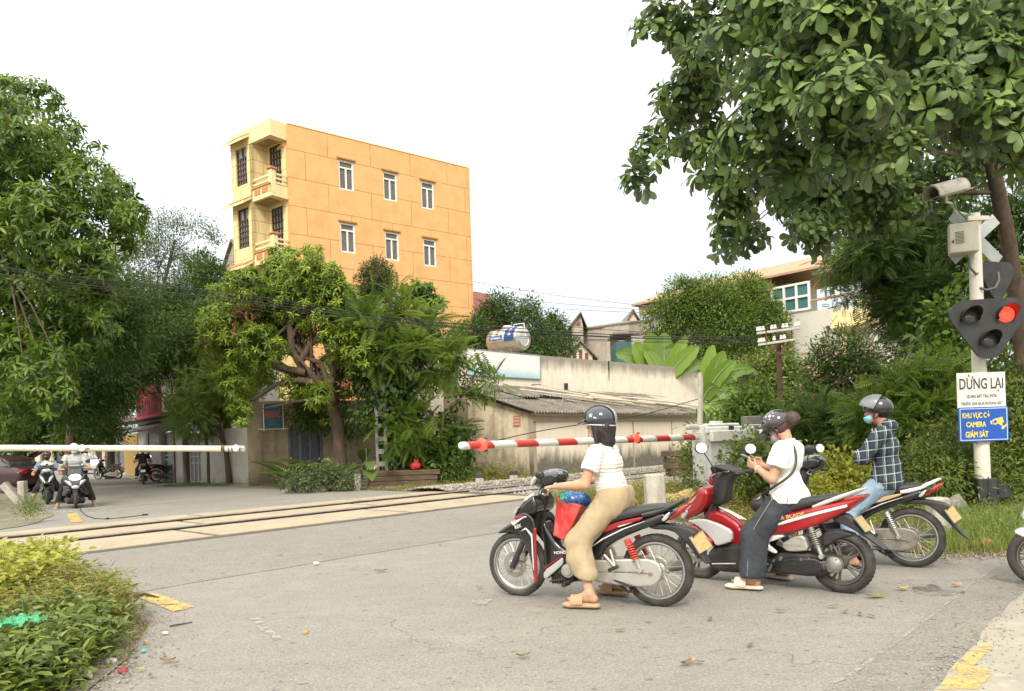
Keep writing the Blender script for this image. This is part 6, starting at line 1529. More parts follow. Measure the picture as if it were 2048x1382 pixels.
 puff('cowl_trim',K1([(368,628),(400,600),(442,582),(448,606),(410,622)]),.012,M_WHT2,t,.006,yc=.13)
 mb=MB()
 for s in(-1,1):
  mb.tube([(.90,s*.08,.955),(.89,s*.17,.96),(.845,s*.23,.945)],.014,8)
 mb.build('handlebar',M_BLK,t,False,60)
 for s in(-1,1):
  mb=MB();mb.tube([(.85,s*.215,.946),(.825,s*.315,.938)],.019,10);o=mb.build('grip',M_BLK,t,False,60)
  mb=MB();mb.tube([(.90,s*.17,.945),(.905,s*.23,.935),(.865,s*.325,.925)],.006,6);mb.build('brake_lever',M_ALU,o,False,60)
  if g('mirrors',True):
   mirror(t,(.905,s*.17,.96),(.90,s*.245,1.07) if not g('tallm') else(.87,s*.25,1.17),(-.8,.58,.12) if g('tallm') and s<0 else(.35,-.93,.1),.034 if not g('tallm') else .05)
 mb=MB();P=[K1([q])[0] for q in((480,560),(440,660),(385,800))];mb.tube([(x,0,z) for(x,z) in P],[.05,.055,.05],12);mb.build('steering_column',M_BLK,t,False,60)
 for s in(-1,1):
  P=[K1([q])[0] for q in((395,770),(335,885),(270,1002))];mb=MB();mb.tube([(x,s*.078,z) for(x,z) in P],[.02,.026,.024],10);mb.tube([(P[2][0],s*.05,P[2][1]),(P[2][0],s*.1,P[2][1])],.02,8);mb.build('fork',M_BLK,t,False,60)
 mb=MB();x,z=K1([(650,1050)])[0];mb.box((x+.02,0,z+.01),(.30,.17,.17),.04);x,z=K1([(560,1075)])[0];mb.box((x,0,z),(.16,.13,.12),.02)
 for k in range(6):mb.box((x+.06-.022*k,0,z),(.008,.15,.14),0)
 e_=mb.build('engine',M_ENG,t,False,40)
 x,z=K1([(625,1048)])[0];mb=MB();mb.lathe([(0,.02),(.035,.02),(.04,.014),(.055,.012),(.06,0),(.06,-.03)],(x,.095,z),(0,1,0),24);mb.build('engine_cover',M_ALU,e_,False,35)
 puff('crankcase',K1([(660,1010),(740,988),(800,990),(790,1090),(760,1110),(680,1090)]),.02,M_ALU,t,.012,yc=.085)
 puff('chain_case',K1([(742,992),(1000,995),(1100,1002),(1150,1030),(1168,1085),(1145,1145),(1090,1170),(900,1145),(760,1112)]),.020,g('case',M_ALU),t,.012,yc=.098)
 puff('case_rib',K1([(770,1050),(1090,1078),(1092,1088),(770,1060)]),.008,M_ALUD,t,.004,yc=.114,it=0)
 x,z=K1([(1105,1090)])[0];mb=MB();mb.cyl((x,.08,z),(x,.135,z),.016);mb.tube([(x,.122,z),(x+.18,.125,z+.01)],.005,5);mb.build('axle_nut',M_ALUD,t,False,40)
 sa,sb=K1([(982,878)])[0],K1([(1052,1062)])[0]
 for s in(-1,1):spring(t,(sa[0],s*.125,sa[1]),(sb[0],s*.132,sb[1]),g('spring',M_REDS))
 mb=MB();P=[K1([q])[0] for q in((885,935),(850,965),(915,1035),(925,1040),(885,935))]
 mb.tube([(P[1][0],.12,P[1][1]),(P[2][0],.14,P[2][1])],.014,7);mb.tube([(P[0][0],.12,P[0][1]),(P[2][0],.14,P[2][1])],.012,7);mb.build('peg_bracket',M_ALU,t,False,60)
 x,z=K1([(925,1035)])[0]
 for s in(-1,1):mb=MB();mb.tube([(x,s*.14,z),(x+.02,s*.26,z-.01)],.016,8);mb.build('foot_peg',M_BLK,t,False,60)
 mb=MB();x,z=K1([(650,1110)])[0];mb.tube([(x,.27,z),(x,-.27,z)],.011,8)
 for s in(-1,1):mb.tube([(x,s*.17,z),(x,s*.28,z)],.02,8)
 mb.tube([(x+.06,.14,z+.02),(x+.18,.15,z+.0)],.008,6);mb.build('foot_peg',M_BLK,t,False,60)
 mb=MB();x,z=K1([(600,1110)])[0];mb.tube([(x+.12,-.07,z+.06),(x,-.12,z-.02),(.3,-.13,.21),(.05,-.14,.26),(-.22,-.145,.33)],[.018,.02,.03,.045,.042],12);mb.build('exhaust',M_ALUD,t,False,60)
 mb=MB();mb.tube([(.38,.10,.22),(.18,.14,.17)],.01,7);mb.tube([(.42,.05,.24),(.22,.1,.12),(.17,.12,.13)],.012,7);mb.build('stand',M_BLK,t,False,60)
 return t
def scooter(name,label,loc,rz,cfg,group):
 t=thing(name,label,'motorcycle',loc,rz,group);WB=1.286;g=cfg.get
 main,dark,sil=g('main',M_REDP),g('dark',M_BLK),g('silver',M_SILV);f=g('wide',1.0)
 wheel(t,(0,0,.259),.259,.10,.182,M_RIMD,False)
 wheel(t,(WB,0,.25),.25,.088,.18,g('rimf',M_RIMD),False,disc=.095)
 puff('mudguard',K2([(78,862),(118,838),(170,846),(216,876),(205,930),(178,962),(152,908),(104,884)]),.06,g('guard',main),t,.02)
 ws=lambda X,Z:(.09+.13*np.clip((1.42-X)/.32,0,1))*f
 puff('front_apron',K2([(116,775),(145,712),(212,640),(290,582),(354,618),(335,690),(285,745),(205,780),(150,800)]),ws,main,t,.05)
 puff('side_apron',K2([(138,826),(230,832),(300,876),(368,918),(364,966),(312,968),(222,912),(158,876)]),.03,main,t,.014,yc=lambda X,Z:ws(X,Z)-.035)
 puff('silver_cowl',K2([(150,806),(240,790),(320,792),(410,824),(492,868),(492,934),(440,950),(384,962),(366,926),(318,880),(238,830)]),.025,sil,t,.014,yc=lambda X,Z:ws(X,Z)*.92-.03)
 puff('tunnel',K2([(262,742),(380,748),(500,828),(520,870),(640,860),(660,1000),(500,1000),(400,940),(330,860),(270,800)]),.085*f,main,t,.04)
 puff('floor_tub',K2([(306,1012),(362,955),(480,950),(660,985),(650,1105),(560,1140),(420,1132),(335,1115),(304,1070)]),lambda X,Z:.155*f+0*X,dark,t,.05)
 mb=MB();
 for s in(-1,1):P=K2([(345,1075),(500,1075)]);mb.tube([(P[0][0],s*.158*f,P[0][1]),(P[1][0],s*.158*f,P[1][1])],.006,5)
 mb.build('trim_line',M_ALU,t,False)
 if g('lamps','side')=='side':
  puff('headlight',K2([(114,778),(148,738),(184,732),(170,772),(128,794)]),.022,M_LENSC,t,.012,yc=lambda X,Z:ws(X,Z)-.01)
  puff('decal',K2([(190,852),(260,862),(350,925),(345,940),(262,880),(200,866)]),.006,M_GOLD,t,.003,yc=lambda X,Z:ws(X,Z)-.001,it=0)
  puff('decal',K2([(200,880),(260,905),(330,950),(320,955),(250,915)]),.006,M_GOLD,t,.003,yc=lambda X,Z:ws(X,Z)-.001,it=0)
  puff('position_light',K2([(160,716),(212,672),(262,640),(240,672),(185,712)]),.02,M_SILV,t,.01,yc=lambda X,Z:ws(X,Z)-.012)
 puff('handlebar_cover',K2([(328,486),(368,450),(428,478),(470,492),(516,512),(518,528),(470,538),(444,570),(428,640),(412,690),(380,722),(296,702),(330,640),(338,560)]),lambda X,Z:(.085+.085*np.clip((Z-1.0)/.06,0,1))*(1 if f<1.2 else 1.1),dark,t,.04)
 puff('dial',K2([(370,462),(428,484),(470,500),(440,520),(380,490)]),.11,M_DIAL,t,.02)
 puff('cover_badge',K2([(310,528),(330,506),(345,560),(330,592),(300,570)]),.07,main,t,.02)
 mb=MB();hb=K2([(440,512)])[0]
 mb.tube([(hb[0],-.25,hb[1]),(hb[0]+.04,-.1,hb[1]),(hb[0]+.04,.1,hb[1]),(hb[0],.25,hb[1])],.014,8);mb.build('handlebar',M_BLK,t,False,60)
 for s in(-1,1):
  mb=MB();mb.tube([(hb[0],s*.24,hb[1]),(hb[0]-.04,s*.36,hb[1]-.005)],.019,10);o=mb.build('grip',M_BLK,t,False,60)
  mb=MB();mb.tube([(hb[0]+.05,s*.22,hb[1]),(hb[0]+.02,s*.36,hb[1]-.01)],.006,6);mb.build('brake_lever',M_ALU,o,False,60)
  mm=g('mirror_pos',{}).get(s)
  if mm is not False:
   c=mm or(hb[0]+.03,s*.30,hb[1]+.19)
   mirror(t,(hb[0]+.05,s*.19,hb[1]),c,g('mirror_n',(-1,0,.12)),.052)
 sm=g('seat',M_SEAT)
 puff('seat',K2([(688,795),(720,745),(790,702),(900,680),(1112,662),(1096,690),(960,738),(840,768),(730,795)]),lambda X,Z:.125+.03*np.clip(X/.3,0,1),sm,t,.045)
 puff('body_panel',K2([(636,918),(652,842),(700,796),(840,766),(960,738),(1100,706),(1232,680),(1216,704),(1120,782),(960,862),(830,896),(722,908)]),lambda X,Z:.10+.065*np.clip(X/.25+.3,0,1),main,t,.04)
 if g('gold',True):
  yp=lambda X,Z=None:.105+.065*np.clip(X/.25+.3,0,1)
  puff('decal',K2([(646,888),(682,832),(770,796),(800,792),(745,818),(692,872)]),.007,M_GOLD,t,.003,yc=yp,it=0)
  puff('decal',K2([(738,842),(830,806),(960,772),(1142,728),(1142,746),(960,792),(780,842)]),.007,M_WHT2,t,.003,yc=yp,it=0)
  side_text(t,'AIR BLADE',K2([(840,788)])[0],.26,.03,M_GOLD,lambda x:yp(x)+.012,.23)
  side_text(t,'HONDA',K2([(212,845)])[0],.08,.018,M_WHT2,lambda x:float(ws(np.array(x),0))-.0,-.05)
 mb=MB()
 for s in(-1,1):
  P=K2([(962,738),(1040,708),(1110,682),(1208,644)]);mb.tube([(x,s*(.135-.012*i),z) for i,(x,z) in enumerate(P)],[.012,.017,.017,.011],8,flat=.7)
 z=K2([(1208,644)])[0];mb.tube([(z[0],.1,z[1]),(z[0]-.01,0,z[1]),(z[0],-.1,z[1])],.011,8)
 mb.build('grab_rail',g('rail',M_SILV),t,False,60)
 puff('tail_light',K2([(1078,712),(1152,684),(1238,676),(1222,694),(1150,712)]),lambda X,Z:.098+0*X,M_LENSR,t,.02)
 puff('foot_cowl',K2([(638,920),(700,906),(782,900),(800,912),(740,936),(690,950),(756,1008),(738,1018),(664,978),(636,952)]),.02,g('cowl2',M_WHT2),t,.01,yc=.135)
 puff('engine',K2([(615,1090),(640,1048),(700,1036),(770,1008),(1000,1028),(1085,1040),(1104,1086),(1066,1140),(960,1166),(760,1145),(640,1140)]),lambda X,Z:.05+0*X,M_ENG,t,.025,yc=.05)
 puff('drive_cover',K2([(700,1060),(860,1042),(1000,1050),(1010,1130),(900,1150),(740,1125)]),.02,M_BLKG,t,.015,yc=.115)
 mb=MB();x,z=K2([(1060,1090)])[0];mb.lathe([(0,.025),(.03,.025),(.05,.012),(.068,.0),(.07,-.05)],(x,.115,z),(0,1,0),22)
 for k in range(6):a=k*1.047;mb.cyl((x+.055*math.cos(a),.11,z+.055*math.sin(a)),(x+.055*math.cos(a),.128,z+.055*math.sin(a)),.008,None,6)
 mb.build('hub_casing',M_ALUD,t,False,35)
 puff('air_filter_box',K2([(766,962),(850,912),(905,908),(934,1000),(860,1008),(800,1004)]),.04,mat('clear_filter_box',(0.52,0.50,0.44),0.25,0.4,c2=(0.3,0.28,0.24),scale=10,stretch=(1,1,6)),t,.012,yc=.09)
 mb=MB()
 for k in range(9):
  a,b=K2([(640+45*k,1120+8*math.sin(k*2.1))])[0],K2([(690+40*k,1060+20*math.cos(k*1.7))])[0];mb.tube([(a[0],.10,a[1]),(b[0],.125,b[1])],.009+.004*(k%3),6)
 mb.build('engine_fittings',M_ALUD,t,False,60)
 sa,sb=K2([(946,858)])[0],K2([(1004,1035)])[0];spring(t,(sa[0],.14,sa[1]),(sb[0],.14,sb[1]),M_ALUD,.022,9)
 spring(t,(sa[0],-.12,sa[1]),(sb[0],-.12,sb[1]),M_BLK,.022,9)
 puff('mudguard',K2([(992,972),(988,930),(1010,888),(1080,884),(1150,908),(1158,918),(1080,940),(1004,986)]),.065,M_BLK,t,.015)
 puff('mudguard',K2([(1036,822),(1090,790),(1130,790),(1200,890),(1335,1012),(1300,1002),(1200,915),(1120,860)]),.055,M_BLK,t,.012)
 mid=K2([(1196,852)])[0];plate(t,(mid[0]-.01,0,mid[1]),(-.80,0,.6),(.6,0,.8),g('plate',M_PLATE))
 mb=MB();mb.tube([(.55,-.12,.2),(.3,-.14,.22),(.1,-.15,.3),(-.18,-.15,.4)],[.02,.03,.055,.05],12);mb.build('exhaust',M_ALUD,t,False,60)
 mb=MB()
 for s in(-1,1):
  P=K2([(330,700),(262,880),(215,1010)]);mb2=MB();mb2.tube([(x,s*.07,z) for(x,z) in P],[.02,.024,.022],10);mb2.build('fork',M_BLK,t,False,60)
 P=K2([(400,560),(330,700),(290,790)]);mb.tube([(x,0,z) for(x,z) in P],[.05,.055,.05],12);mb.build('steering_column',M_BLK,t,False,60)
 mb=MB()
 P=K2([(372,752),(440,788),(510,832)])
 for k,y in enumerate((-.06,.0,.06)):mb.tube([(x,y,z+.02+.01*k) for(x,z) in P],.006,5)
 if g('rack',False):mb.build('carrier_rack',M_ALU,t,False,60)
 lm=g('lamps','side')
 if lm in('bar','apron'):
  a=K2([(340,545)])[0] if lm=='bar' else K2([(205,640)])[0]
  mb=MB();mb.ball((a[0]+.02,0,a[1]),(.05,.115 if lm=='bar' else .13,.06 if lm=='bar' else .075),18,10);mb.build('headlight',g('lampm',M_LENSC),t,False,180)
  for s in(-1,1):
   q=K2([(150,720),(190,640)]) if lm=='bar' else K2([(140,760),(175,690)])
   yy=(.05,.15) if lm=='bar' else(.07,.22)
   mb=MB();mb.tube([(q[0][0]+.015,s*yy[0],q[0][1]-.04),(q[0][0]-.04,s*(yy[0]+yy[1])/2,(q[0][1]+q[1][1])/2),(q[1][0]-.06,s*yy[1],q[1][1])],[.016,.042,.02],10,flat=1.0);mb.build('position_light',M_LENSC,t,False,60)
  if lm=='apron':
   q=K2([(122,790)])[0];mb=MB();mb.ball((q[0]+.02,0,q[1]-.02),(.03,.09,.05),14,8);mb.build('chrome_nose',M_ALU,t,False,180)
   puff('windscreen',K2([(205,640),(285,575),(352,470),(362,478),(300,600),(225,660)]),.16,M_BLKG,t,.03)
 return t
def heading(p0,p1):return math.atan2(p1[1]-p0[1],p1[0]-p0[0])
GRP='motorcycles waiting at the level crossing'
r1=G(1318,1212);f1=min((G(1036,y) for y in np.arange(1165,1212,.5)),key=lambda q:abs(np.linalg.norm(q-r1)-1.27));h1=heading(r1,f1)
bike1=clutch_bike('motorcycle','black motorcycle with red and white trim and silver chain case, nearest the viewer',tuple(r1),h1,{'side':M_SILV},GRP)
ybt=lambda x:0.075+(1.30-x)*0.42+.024
side_text(bike1,'110',K1([(306,738)])[0],.055,.022,M_WHT2,ybt,.35)
side_text(bike1,'RSX',K1([(342,768)])[0],.085,.032,M_WHT2,ybt,.30)
side_text(bike1,'HONDA',K1([(590,938)])[0],.14,.026,M_WHT2,lambda x:.094,.08)
r2=G(1686,1185);f2=G(1405,1156);h2=heading(r2,f2)
hbx=K2([(495,390)])[0]
bike2=scooter('motor_scooter','red scooter with gold and white stripes ridden by the woman in jeans',tuple(r2),h2,{'rack':True,'mirror_n':(-.80,.58,.12),'mirror_pos':{1:(hbx[0]+.22,.30,hbx[1]+.06),-1:(hbx[0]+.02,-.30,hbx[1]+.03)}},GRP)
r3=G(1826,1134);h3=math.atan2(0.55,-0.83)
bike3=clutch_bike('motorcycle','black and gold motorcycle with white grab rail under the man in the checked shirt',tuple(r3),h3,{'trim':M_SILV,'panel':M_GOLD,'rail':M_WHT2,'case':M_ALUD,'spring':M_SPOKE,'side':M_SILV,'swept':True,'tallm':True},GRP)
f4=G(2088,1173);h4=math.atan2(0.5,-0.86);r4=f4-1.286*np.array((math.cos(h4),math.sin(h4),0))
bike4=scooter('motor_scooter','scooter with white front mudguard just entering at the right edge',tuple(r4),h4,{'main':M_WHT2,'guard':M_WHT2,'gold':False,'rimf':M_RIMD},GRP)
hA=math.atan2(-0.86,0.50);dA_=np.array((math.cos(hA),math.sin(hA),0))
fA,fB=G(95,1009),G(152,1017)
M_DKB=paint('dark_blue_black',(0.012,0.016,0.022),(0.02,0.026,0.034),0.2,0.9)
bikeA=scooter('motor_scooter','slim black scooter beyond the crossing ridden by the woman in a blue top',tuple(fA-1.286*dA_),hA,{'main':M_DKB,'silver':M_DKB,'lamps':'bar','gold':False,'wide':0.9},'scooters waiting across the track')
bikeB=scooter('motor_scooter','bulky black scooter beyond the crossing with its headlight lit',tuple(fB-1.286*dA_),hA,{'main':M_DKB,'silver':M_DKB,'lamps':'apron','lampm':M_HEADON,'gold':False,'wide':1.35},'scooters waiting across the track')
hC=math.atan2(0.9,-0.44);rC=G(287,969)
bikeC=scooter('motor_scooter','dark scooter with white plate riding away down the street',tuple(rC),hC,{'main':M_DKB,'silver':M_DKB,'gold':False,'plate':M_PLATEW,'wide':1.1},'scooters down the street')
rP=G(313,964);bikeP=clutch_bike('motorcycle','black motorcycle parked before the white shop house',tuple(rP),math.atan2(0.75,0.66),{'trim':M_BLKG,'tallm':True},'motorcycles parked down the street')
bikeP.rotation_euler=(math.radians(-9),0,math.atan2(0.75,0.66))
cmap=None
bikeQ=copy_tree(bikeP);rQ=G(237,958);bikeQ.location=tuple(float(v) for v in rQ);bikeQ.rotation_euler=(math.radians(-8),0,math.atan2(0.25,-0.97));bikeQ['label']='black motorcycle parked by the tree trunk left of the ochre panel'
def v3(*a):return np.array(a,float)
def unit(v):v=np.asarray(v,float);return v/(np.linalg.norm(v)+1e-12)
M_SKIN=mat('skin',(0.52,0.30,0.195),0.55,c2=(0.46,0.25,0.155),scale=9,spec=0.35)
M_SKIN2=mat('skin_tanned',(0.44,0.245,0.155),0.55,c2=(0.37,0.19,0.115),scale=9,spec=0.35)
M_HAIR=mat('black_hair',(0.016,0.012,0.010),0.42,c2=(0.032,0.024,0.019),scale=40,stretch=(1,1,0.08),bmp=0.5,bscale=120)
M_HAIRB=mat('brown_hair',(0.085,0.04,0.026),0.42,c2=(0.045,0.024,0.018),scale=40,stretch=(1,1,0.08),bmp=0.5,bscale=120)
M_EYEW=mat('eye_white',(0.75,0.73,0.70),0.3)
M_LIP=mat('lips',(0.42,0.17,0.14),0.5)
def hand(S,w,f,n,side,curl=(35,40,30),s=1.0,spread=7,thumb=0.6,squeeze=0.0):
 """wrist w, forward f, palm normal n, side = direction of the thumb; returns finger tip centre"""
 f=unit(f);side=unit(side-f*np.dot(side,f));n=unit(n-f*np.dot(n,f)-side*np.dot(n,side))
 kn=w+f*.085*s
 for t in(-.026,-.009,.009,.026):
  S.cone(w+side*t*.55*s+f*.012*s,kn+side*t*s,.0145*s,.0125*s,None,.012)
 tips=[]
 for i,(t,ln) in enumerate(((.030,.9),(.0105,1.0),(-.0095,.93),(-.028,.74))):
  p=kn+side*t*s;a=math.radians((i-1.5)*-spread);d=unit(f*math.cos(a)+side*math.sin(a));ang=0.0;rr_=.0086*s
  for L_,c_ in zip((.042*ln,.027*ln,.022*ln),curl):
   ang+=math.radians(c_*(1+.08*(i-1.5)));q=p+(d*math.cos(ang)+n*math.sin(ang))*L_*s
   S.cone(p,q,rr_,rr_*.93,None,.006);p=q;rr_*=.92
  tips.append(p)
 b=w+f*.028*s+side*.024*s;t1=b+(side*.75+f*.6+n*.35*thumb)*.036*s;t2=t1+(side*(.35-.5*thumb)+f*.75+n*.65*thumb)*.032*s;t3=t2+(f*.7+n*.6*thumb-side*.35*thumb)*.026*s
 S.cone(b,t1,.014*s,.0115*s,None,.010);S.cone(t1,t2,.0105*s,.0095*s,None,.006);S.cone(t2,t3,.0092*s,.0078*s,None,.005)
 return np.mean(tips,0)
def head(S,c,R,s=1.0):
 """c centre of the head, R columns forward / left / up"""
 def P(x,y,z):return c+R@(v3(x,y,z)*s)
 S.ell(P(-.012,0,.028),v3(.096,.076,.092)*s,R,.02)
 S.ell(P(.022,0,-.035),v3(.066,.060,.088)*s,R,.025)
 S.cone(P(.045,.022,-.085),P(.045,-.022,-.085),.026*s,.026*s,None,.02)
 S.cone(P(.068,0,-.100),P(.060,0,-.094),.014*s,.018*s,None,.015)
 S.cone(P(.082,0,.012),P(.104,0,-.026),.009*s,.0125*s,None,.010)
 for q in(-1,1):
  S.ell(P(.094,q*.011,-.030),v3(.010,.008,.008)*s,R,.006)
  S.cone(P(.080,q*.012,.022),P(.070,q*.046,.020),.009*s,.009*s,None,.012)
  S.ell(P(.060,q*.036,-.022),v3(.020,.020,.018)*s,R,.015)
  S.ell(P(.085,q*.030,.004),v3(.010,.016,.009)*s,R,.008,'s')
  S.ell(P(-.004,q*.078,-.012),v3(.020,.009,.031)*s,R,.008)
  S.ell(P(-.002,q*.086,-.010),v3(.009,.006,.016)*s,R,.005,'s')
 for dz in(-.060,-.070):S.cone(P(.084,.016,dz),P(.084,-.016,dz),.0065*s,.0065*s,None,.006)
 return P
def eyes(parent,P,s=1.0,brow=M_HAIR):
 for q in(-1,1):
  mb=MB();mb.ball(P(.074,q*.031,.003),.0135*s,12,8);e=mb.build('eye',M_EYEW,parent,False,180)
  mb=MB();mb.ball(P(.0835,q*.031,.003),.0062*s,10,6);mb.build('iris',M_PRINT,e,False,180)
  mb=MB();mb.tube([P(.089,q*.012,.026),P(.084,q*.034,.032),P(.070,q*.05,.025)],[.003*s,.0042*s,.002*s],6);mb.build('eyebrow',brow,parent,False,180)
def rot(yaw=0,pitch=0,roll=0):
 """head frame: yaw to the left, pitch downward, in degrees"""
 y,p,r=map(math.radians,(yaw,pitch,roll))
 Rz=np.array(((math.cos(y),-math.sin(y),0),(math.sin(y),math.cos(y),0),(0,0,1)))
 Ry=np.array(((math.cos(p),0,math.sin(p)),(0,1,0),(-math.sin(p),0,math.cos(p))))
 Rx=np.array(((1,0,0),(0,math.cos(r),-math.sin(r)),(0,math.sin(r),math.cos(r))))
 return Rz@Ry@Rx
def body_core(S,J,sc=1.0,female=True):
 """neck to pelvis plus limbs of the continuous body"""
 pel,bel,che,nk=J['pelvis'],J['belly'],J['chest'],J['neck']
 S.cone(pel+v3(0,.055,0),pel-v3(0,.055,0),.098*sc,.098*sc,None,.05)
 S.cone(bel+v3(0,.04,0),bel-v3(0,.04,0),.085*sc,.085*sc,None,.05)
 S.cone(che+v3(0,.055,0),che-v3(0,.055,0),.092*sc,.092*sc,None,.05)
 S.cone(J['shL'],J['shR'],.048*sc,.048*sc,None,.05)
 S.cone(nk-v3(0,0,.03),J['head']-J['R']@v3(.025,0,.05),.052*sc,.049*sc,None,.03)
 for q in 'LR':
  S.chain([J['sh'+q],J['el'+q]],[.049*sc,.039*sc],None,.03)
  m=J['el'+q]+(J['wr'+q]-J['el'+q])*.25
  S.chain([J['el'+q],m,J['wr'+q]],[.038*sc,.040*sc,.0255*sc],None,.02)
  S.chain([J['hip'+q],J['kn'+q]],[.080*sc,.053*sc],None,.04)
  m=J['kn'+q]+(J['an'+q]-J['kn'+q])*.3
  S.chain([J['kn'+q],m,J['an'+q]],[.050*sc,.053*sc,.034*sc],None,.02)
  a,f=J['an'+q],unit(J['ft'+q]);dn=v3(0,0,-1)
  hz=J['solez'+q]
  heel=a-f*.035;heel[2]=hz+.028;ball=a+f*.125;ball[2]=hz+.022;toe=a+f*.165;toe[2]=hz+.018
  S.cone(a,heel,.034*sc,.029*sc,None,.02);S.cone(a,ball,.033*sc,.024*sc,None,.02);S.cone(heel,ball,.027*sc,.026*sc,None,.02)
  sd=v3(-f[1],f[0],0)
  for k,(o_,l_) in enumerate(((.026,.058),(.012,.056),(0.0,.05),(-.011,.044),(-.021,.036))):
   o2=o_*(1 if q=='R' else-1);b=ball+sd*o2;S.cone(b,b+f*l_+v3(0,0,-.004),.012*sc,.0085*sc if k else .0105*sc,None,.006)
def merge(name,sdfs,m,parent,**kw):
 """several volumes joined into one cloth mesh"""
 Vs,Fs,n=[],[],0
 for s in sdfs:
  V,F=s.mesh();Vs.append(V);Fs.append(F+n);n+=len(V)
 V=np.concatenate(Vs);F=np.concatenate(Fs)
 fold,fs,stv,disp=kw.get('fold',0),kw.get('fscale',14),kw.get('stretch',(1,1,1)),kw.get('disp')
 tri=V[F];nf=np.cross(tri[:,2]-tri[:,0],tri[:,3]-tri[:,1]);nv=np.zeros_like(V)
 for i in range(4):np.add.at(nv,F[:,i],nf)
 nv/=np.linalg.norm(nv,axis=1)[:,None]+1e-9
 if fold:
  q=V*np.array(stv)*fs
  h=np.array([mnoise.noise(Vector(p))+.6*(1-2.2*abs(mnoise.noise(Vector(p*1.6+5))))+.45*(.5-abs(mnoise.noise(Vector(p*3.7)))) for p in q]);V=V+nv*(h*fold)[:,None]
 if disp:V=V+nv*disp(V)[:,None]
 return mesh_obj(name,V,F,m,parent,False,180)
def shirt(name,J,m,parent,res=.007,arm=.55,hem=.80,k=1.0,sr=(.066,.064),bust=0.0,fold=.006,disp=None,fscale=13,stretch=(1,1,1.6),collar=.0,hipr=.118):
 S=SDF(res,.05);pel,bel,che,nk=J['pelvis'],J['belly'],J['chest'],J['neck']
 S.cone(pel+v3(0,.06,-.02),pel-v3(0,.06,.02),hipr*k,hipr*k);S.cone(bel+v3(0,.05,.0),bel-v3(0,.05,0),.106*k,.106*k)
 S.cone(che+v3(0,.065,0),che-v3(0,.065,0),.108*k,.108*k);S.cone(J['shL']-v3(0,.01,0.004),J['shR']+v3(0,.01,-.004),.062*k,.062*k)
 if bust:
  for q in(-1,1):S.ell(che+J['RT']@v3(.085,q*.06,-.015),v3(.055,.06,.06)*bust,None,.04)
 S.cone(nk-v3(0,0,.06),nk-v3(0.005,0,.015),.072,.062,None,.03)
 S.cut(pel+v3(0,0,hem-pel[2]),(0,0,-1))
 if not collar:S.cut(nk+v3(0,0,.012),unit(v3(.25,0,1)))
 out=[S]
 for q in 'LR':
  a,b,w=J['sh'+q],J['el'+q],J['wr'+q];A=SDF(res,.03)
  if arm<=1:
   e=a+(b-a)*arm;A.cone(a,e+(b-a)*.2,sr[0],sr[1]);A.cut(e,b-a)
  else:
   e=b+(w-b)*(arm-1);A.chain([a,b,e+(w-b)*.1],[sr[0],sr[1],sr[1]*.8]);A.cut(e,w-b)
  out.append(A)
 return merge(name,out,m,parent,fold=fold,disp=disp,fscale=fscale,stretch=stretch)
def trousers(name,J,m,parent,res=.007,zc=.1,k=1.0,rad=(.105,.085,.08),waist=None,fold=.007,fscale=11,stretch=(1,1,.6),cutn=None):
 S=SDF(res,.05);pel=J['pelvis']
 S.cone(pel+v3(0,.06,.02),pel-v3(0,.06,-.02),.115*k,.115*k);S.cone(pel+v3(-.02,.06,-.06),pel-v3(.02,.06,.06),.11*k,.11*k)
 S.cut(v3(0,0,waist or(pel[2]+.12)),(0,0,1))
 for q in 'LR':
  h,kn,a=J['hip'+q],J['kn'+q],J['an'+q];t=(kn[2]-zc)/max(kn[2]-a[2],.05);e=kn+(a-kn)*t
  S.chain([h,kn,e+(a-kn)*.25],[rad[0],rad[1],rad[2]],None,.04)
 S.cut(v3(0,0,zc),(0,0,-1)) if zc>0 else None
 return S.build(name,m,parent,fold,fscale,stretch)
def helmet(parent,P,R,m,name='helmet',s=1.0,peak=0.0,low=-.02,tilt=0,res=.006,back=.0):
 S=SDF(res,.012);c=P(-.008,0,.035)
 S.ell(c,v3(.132,.112,.118)*s,R);S.ell(c-R@v3(0,0,.03)*s,v3(.117,.097,.112)*s,R,.006,'s')
 t=math.radians(tilt);S.cut(P(.0,0,low),R@v3(math.sin(t),0,-math.cos(t)))
 Vh=[S]
 if peak:
  A=SDF(res,.01);A.ell(P(.135,0,low+.045-peak*.1),v3(.045+peak,.078,.012)*s,R@rot(0,22));Vh.append(A)
 return merge(name,Vh,m,parent)
def rim_of(parent,P,R,m,s=1.0,low=-.02,tilt=0,r=.006):
 t=math.tan(math.radians(tilt));pts=[]
 for a in np.linspace(0,2*math.pi,40):
  z=low+0;x=.125*math.cos(a);pts.append(P(-.008+x*s,.106*math.sin(a)*s,z+(-.008+x)*t*1.0))
 return MB().tube(pts,r,6,False).build('helmet_rim',m,parent,False,180)
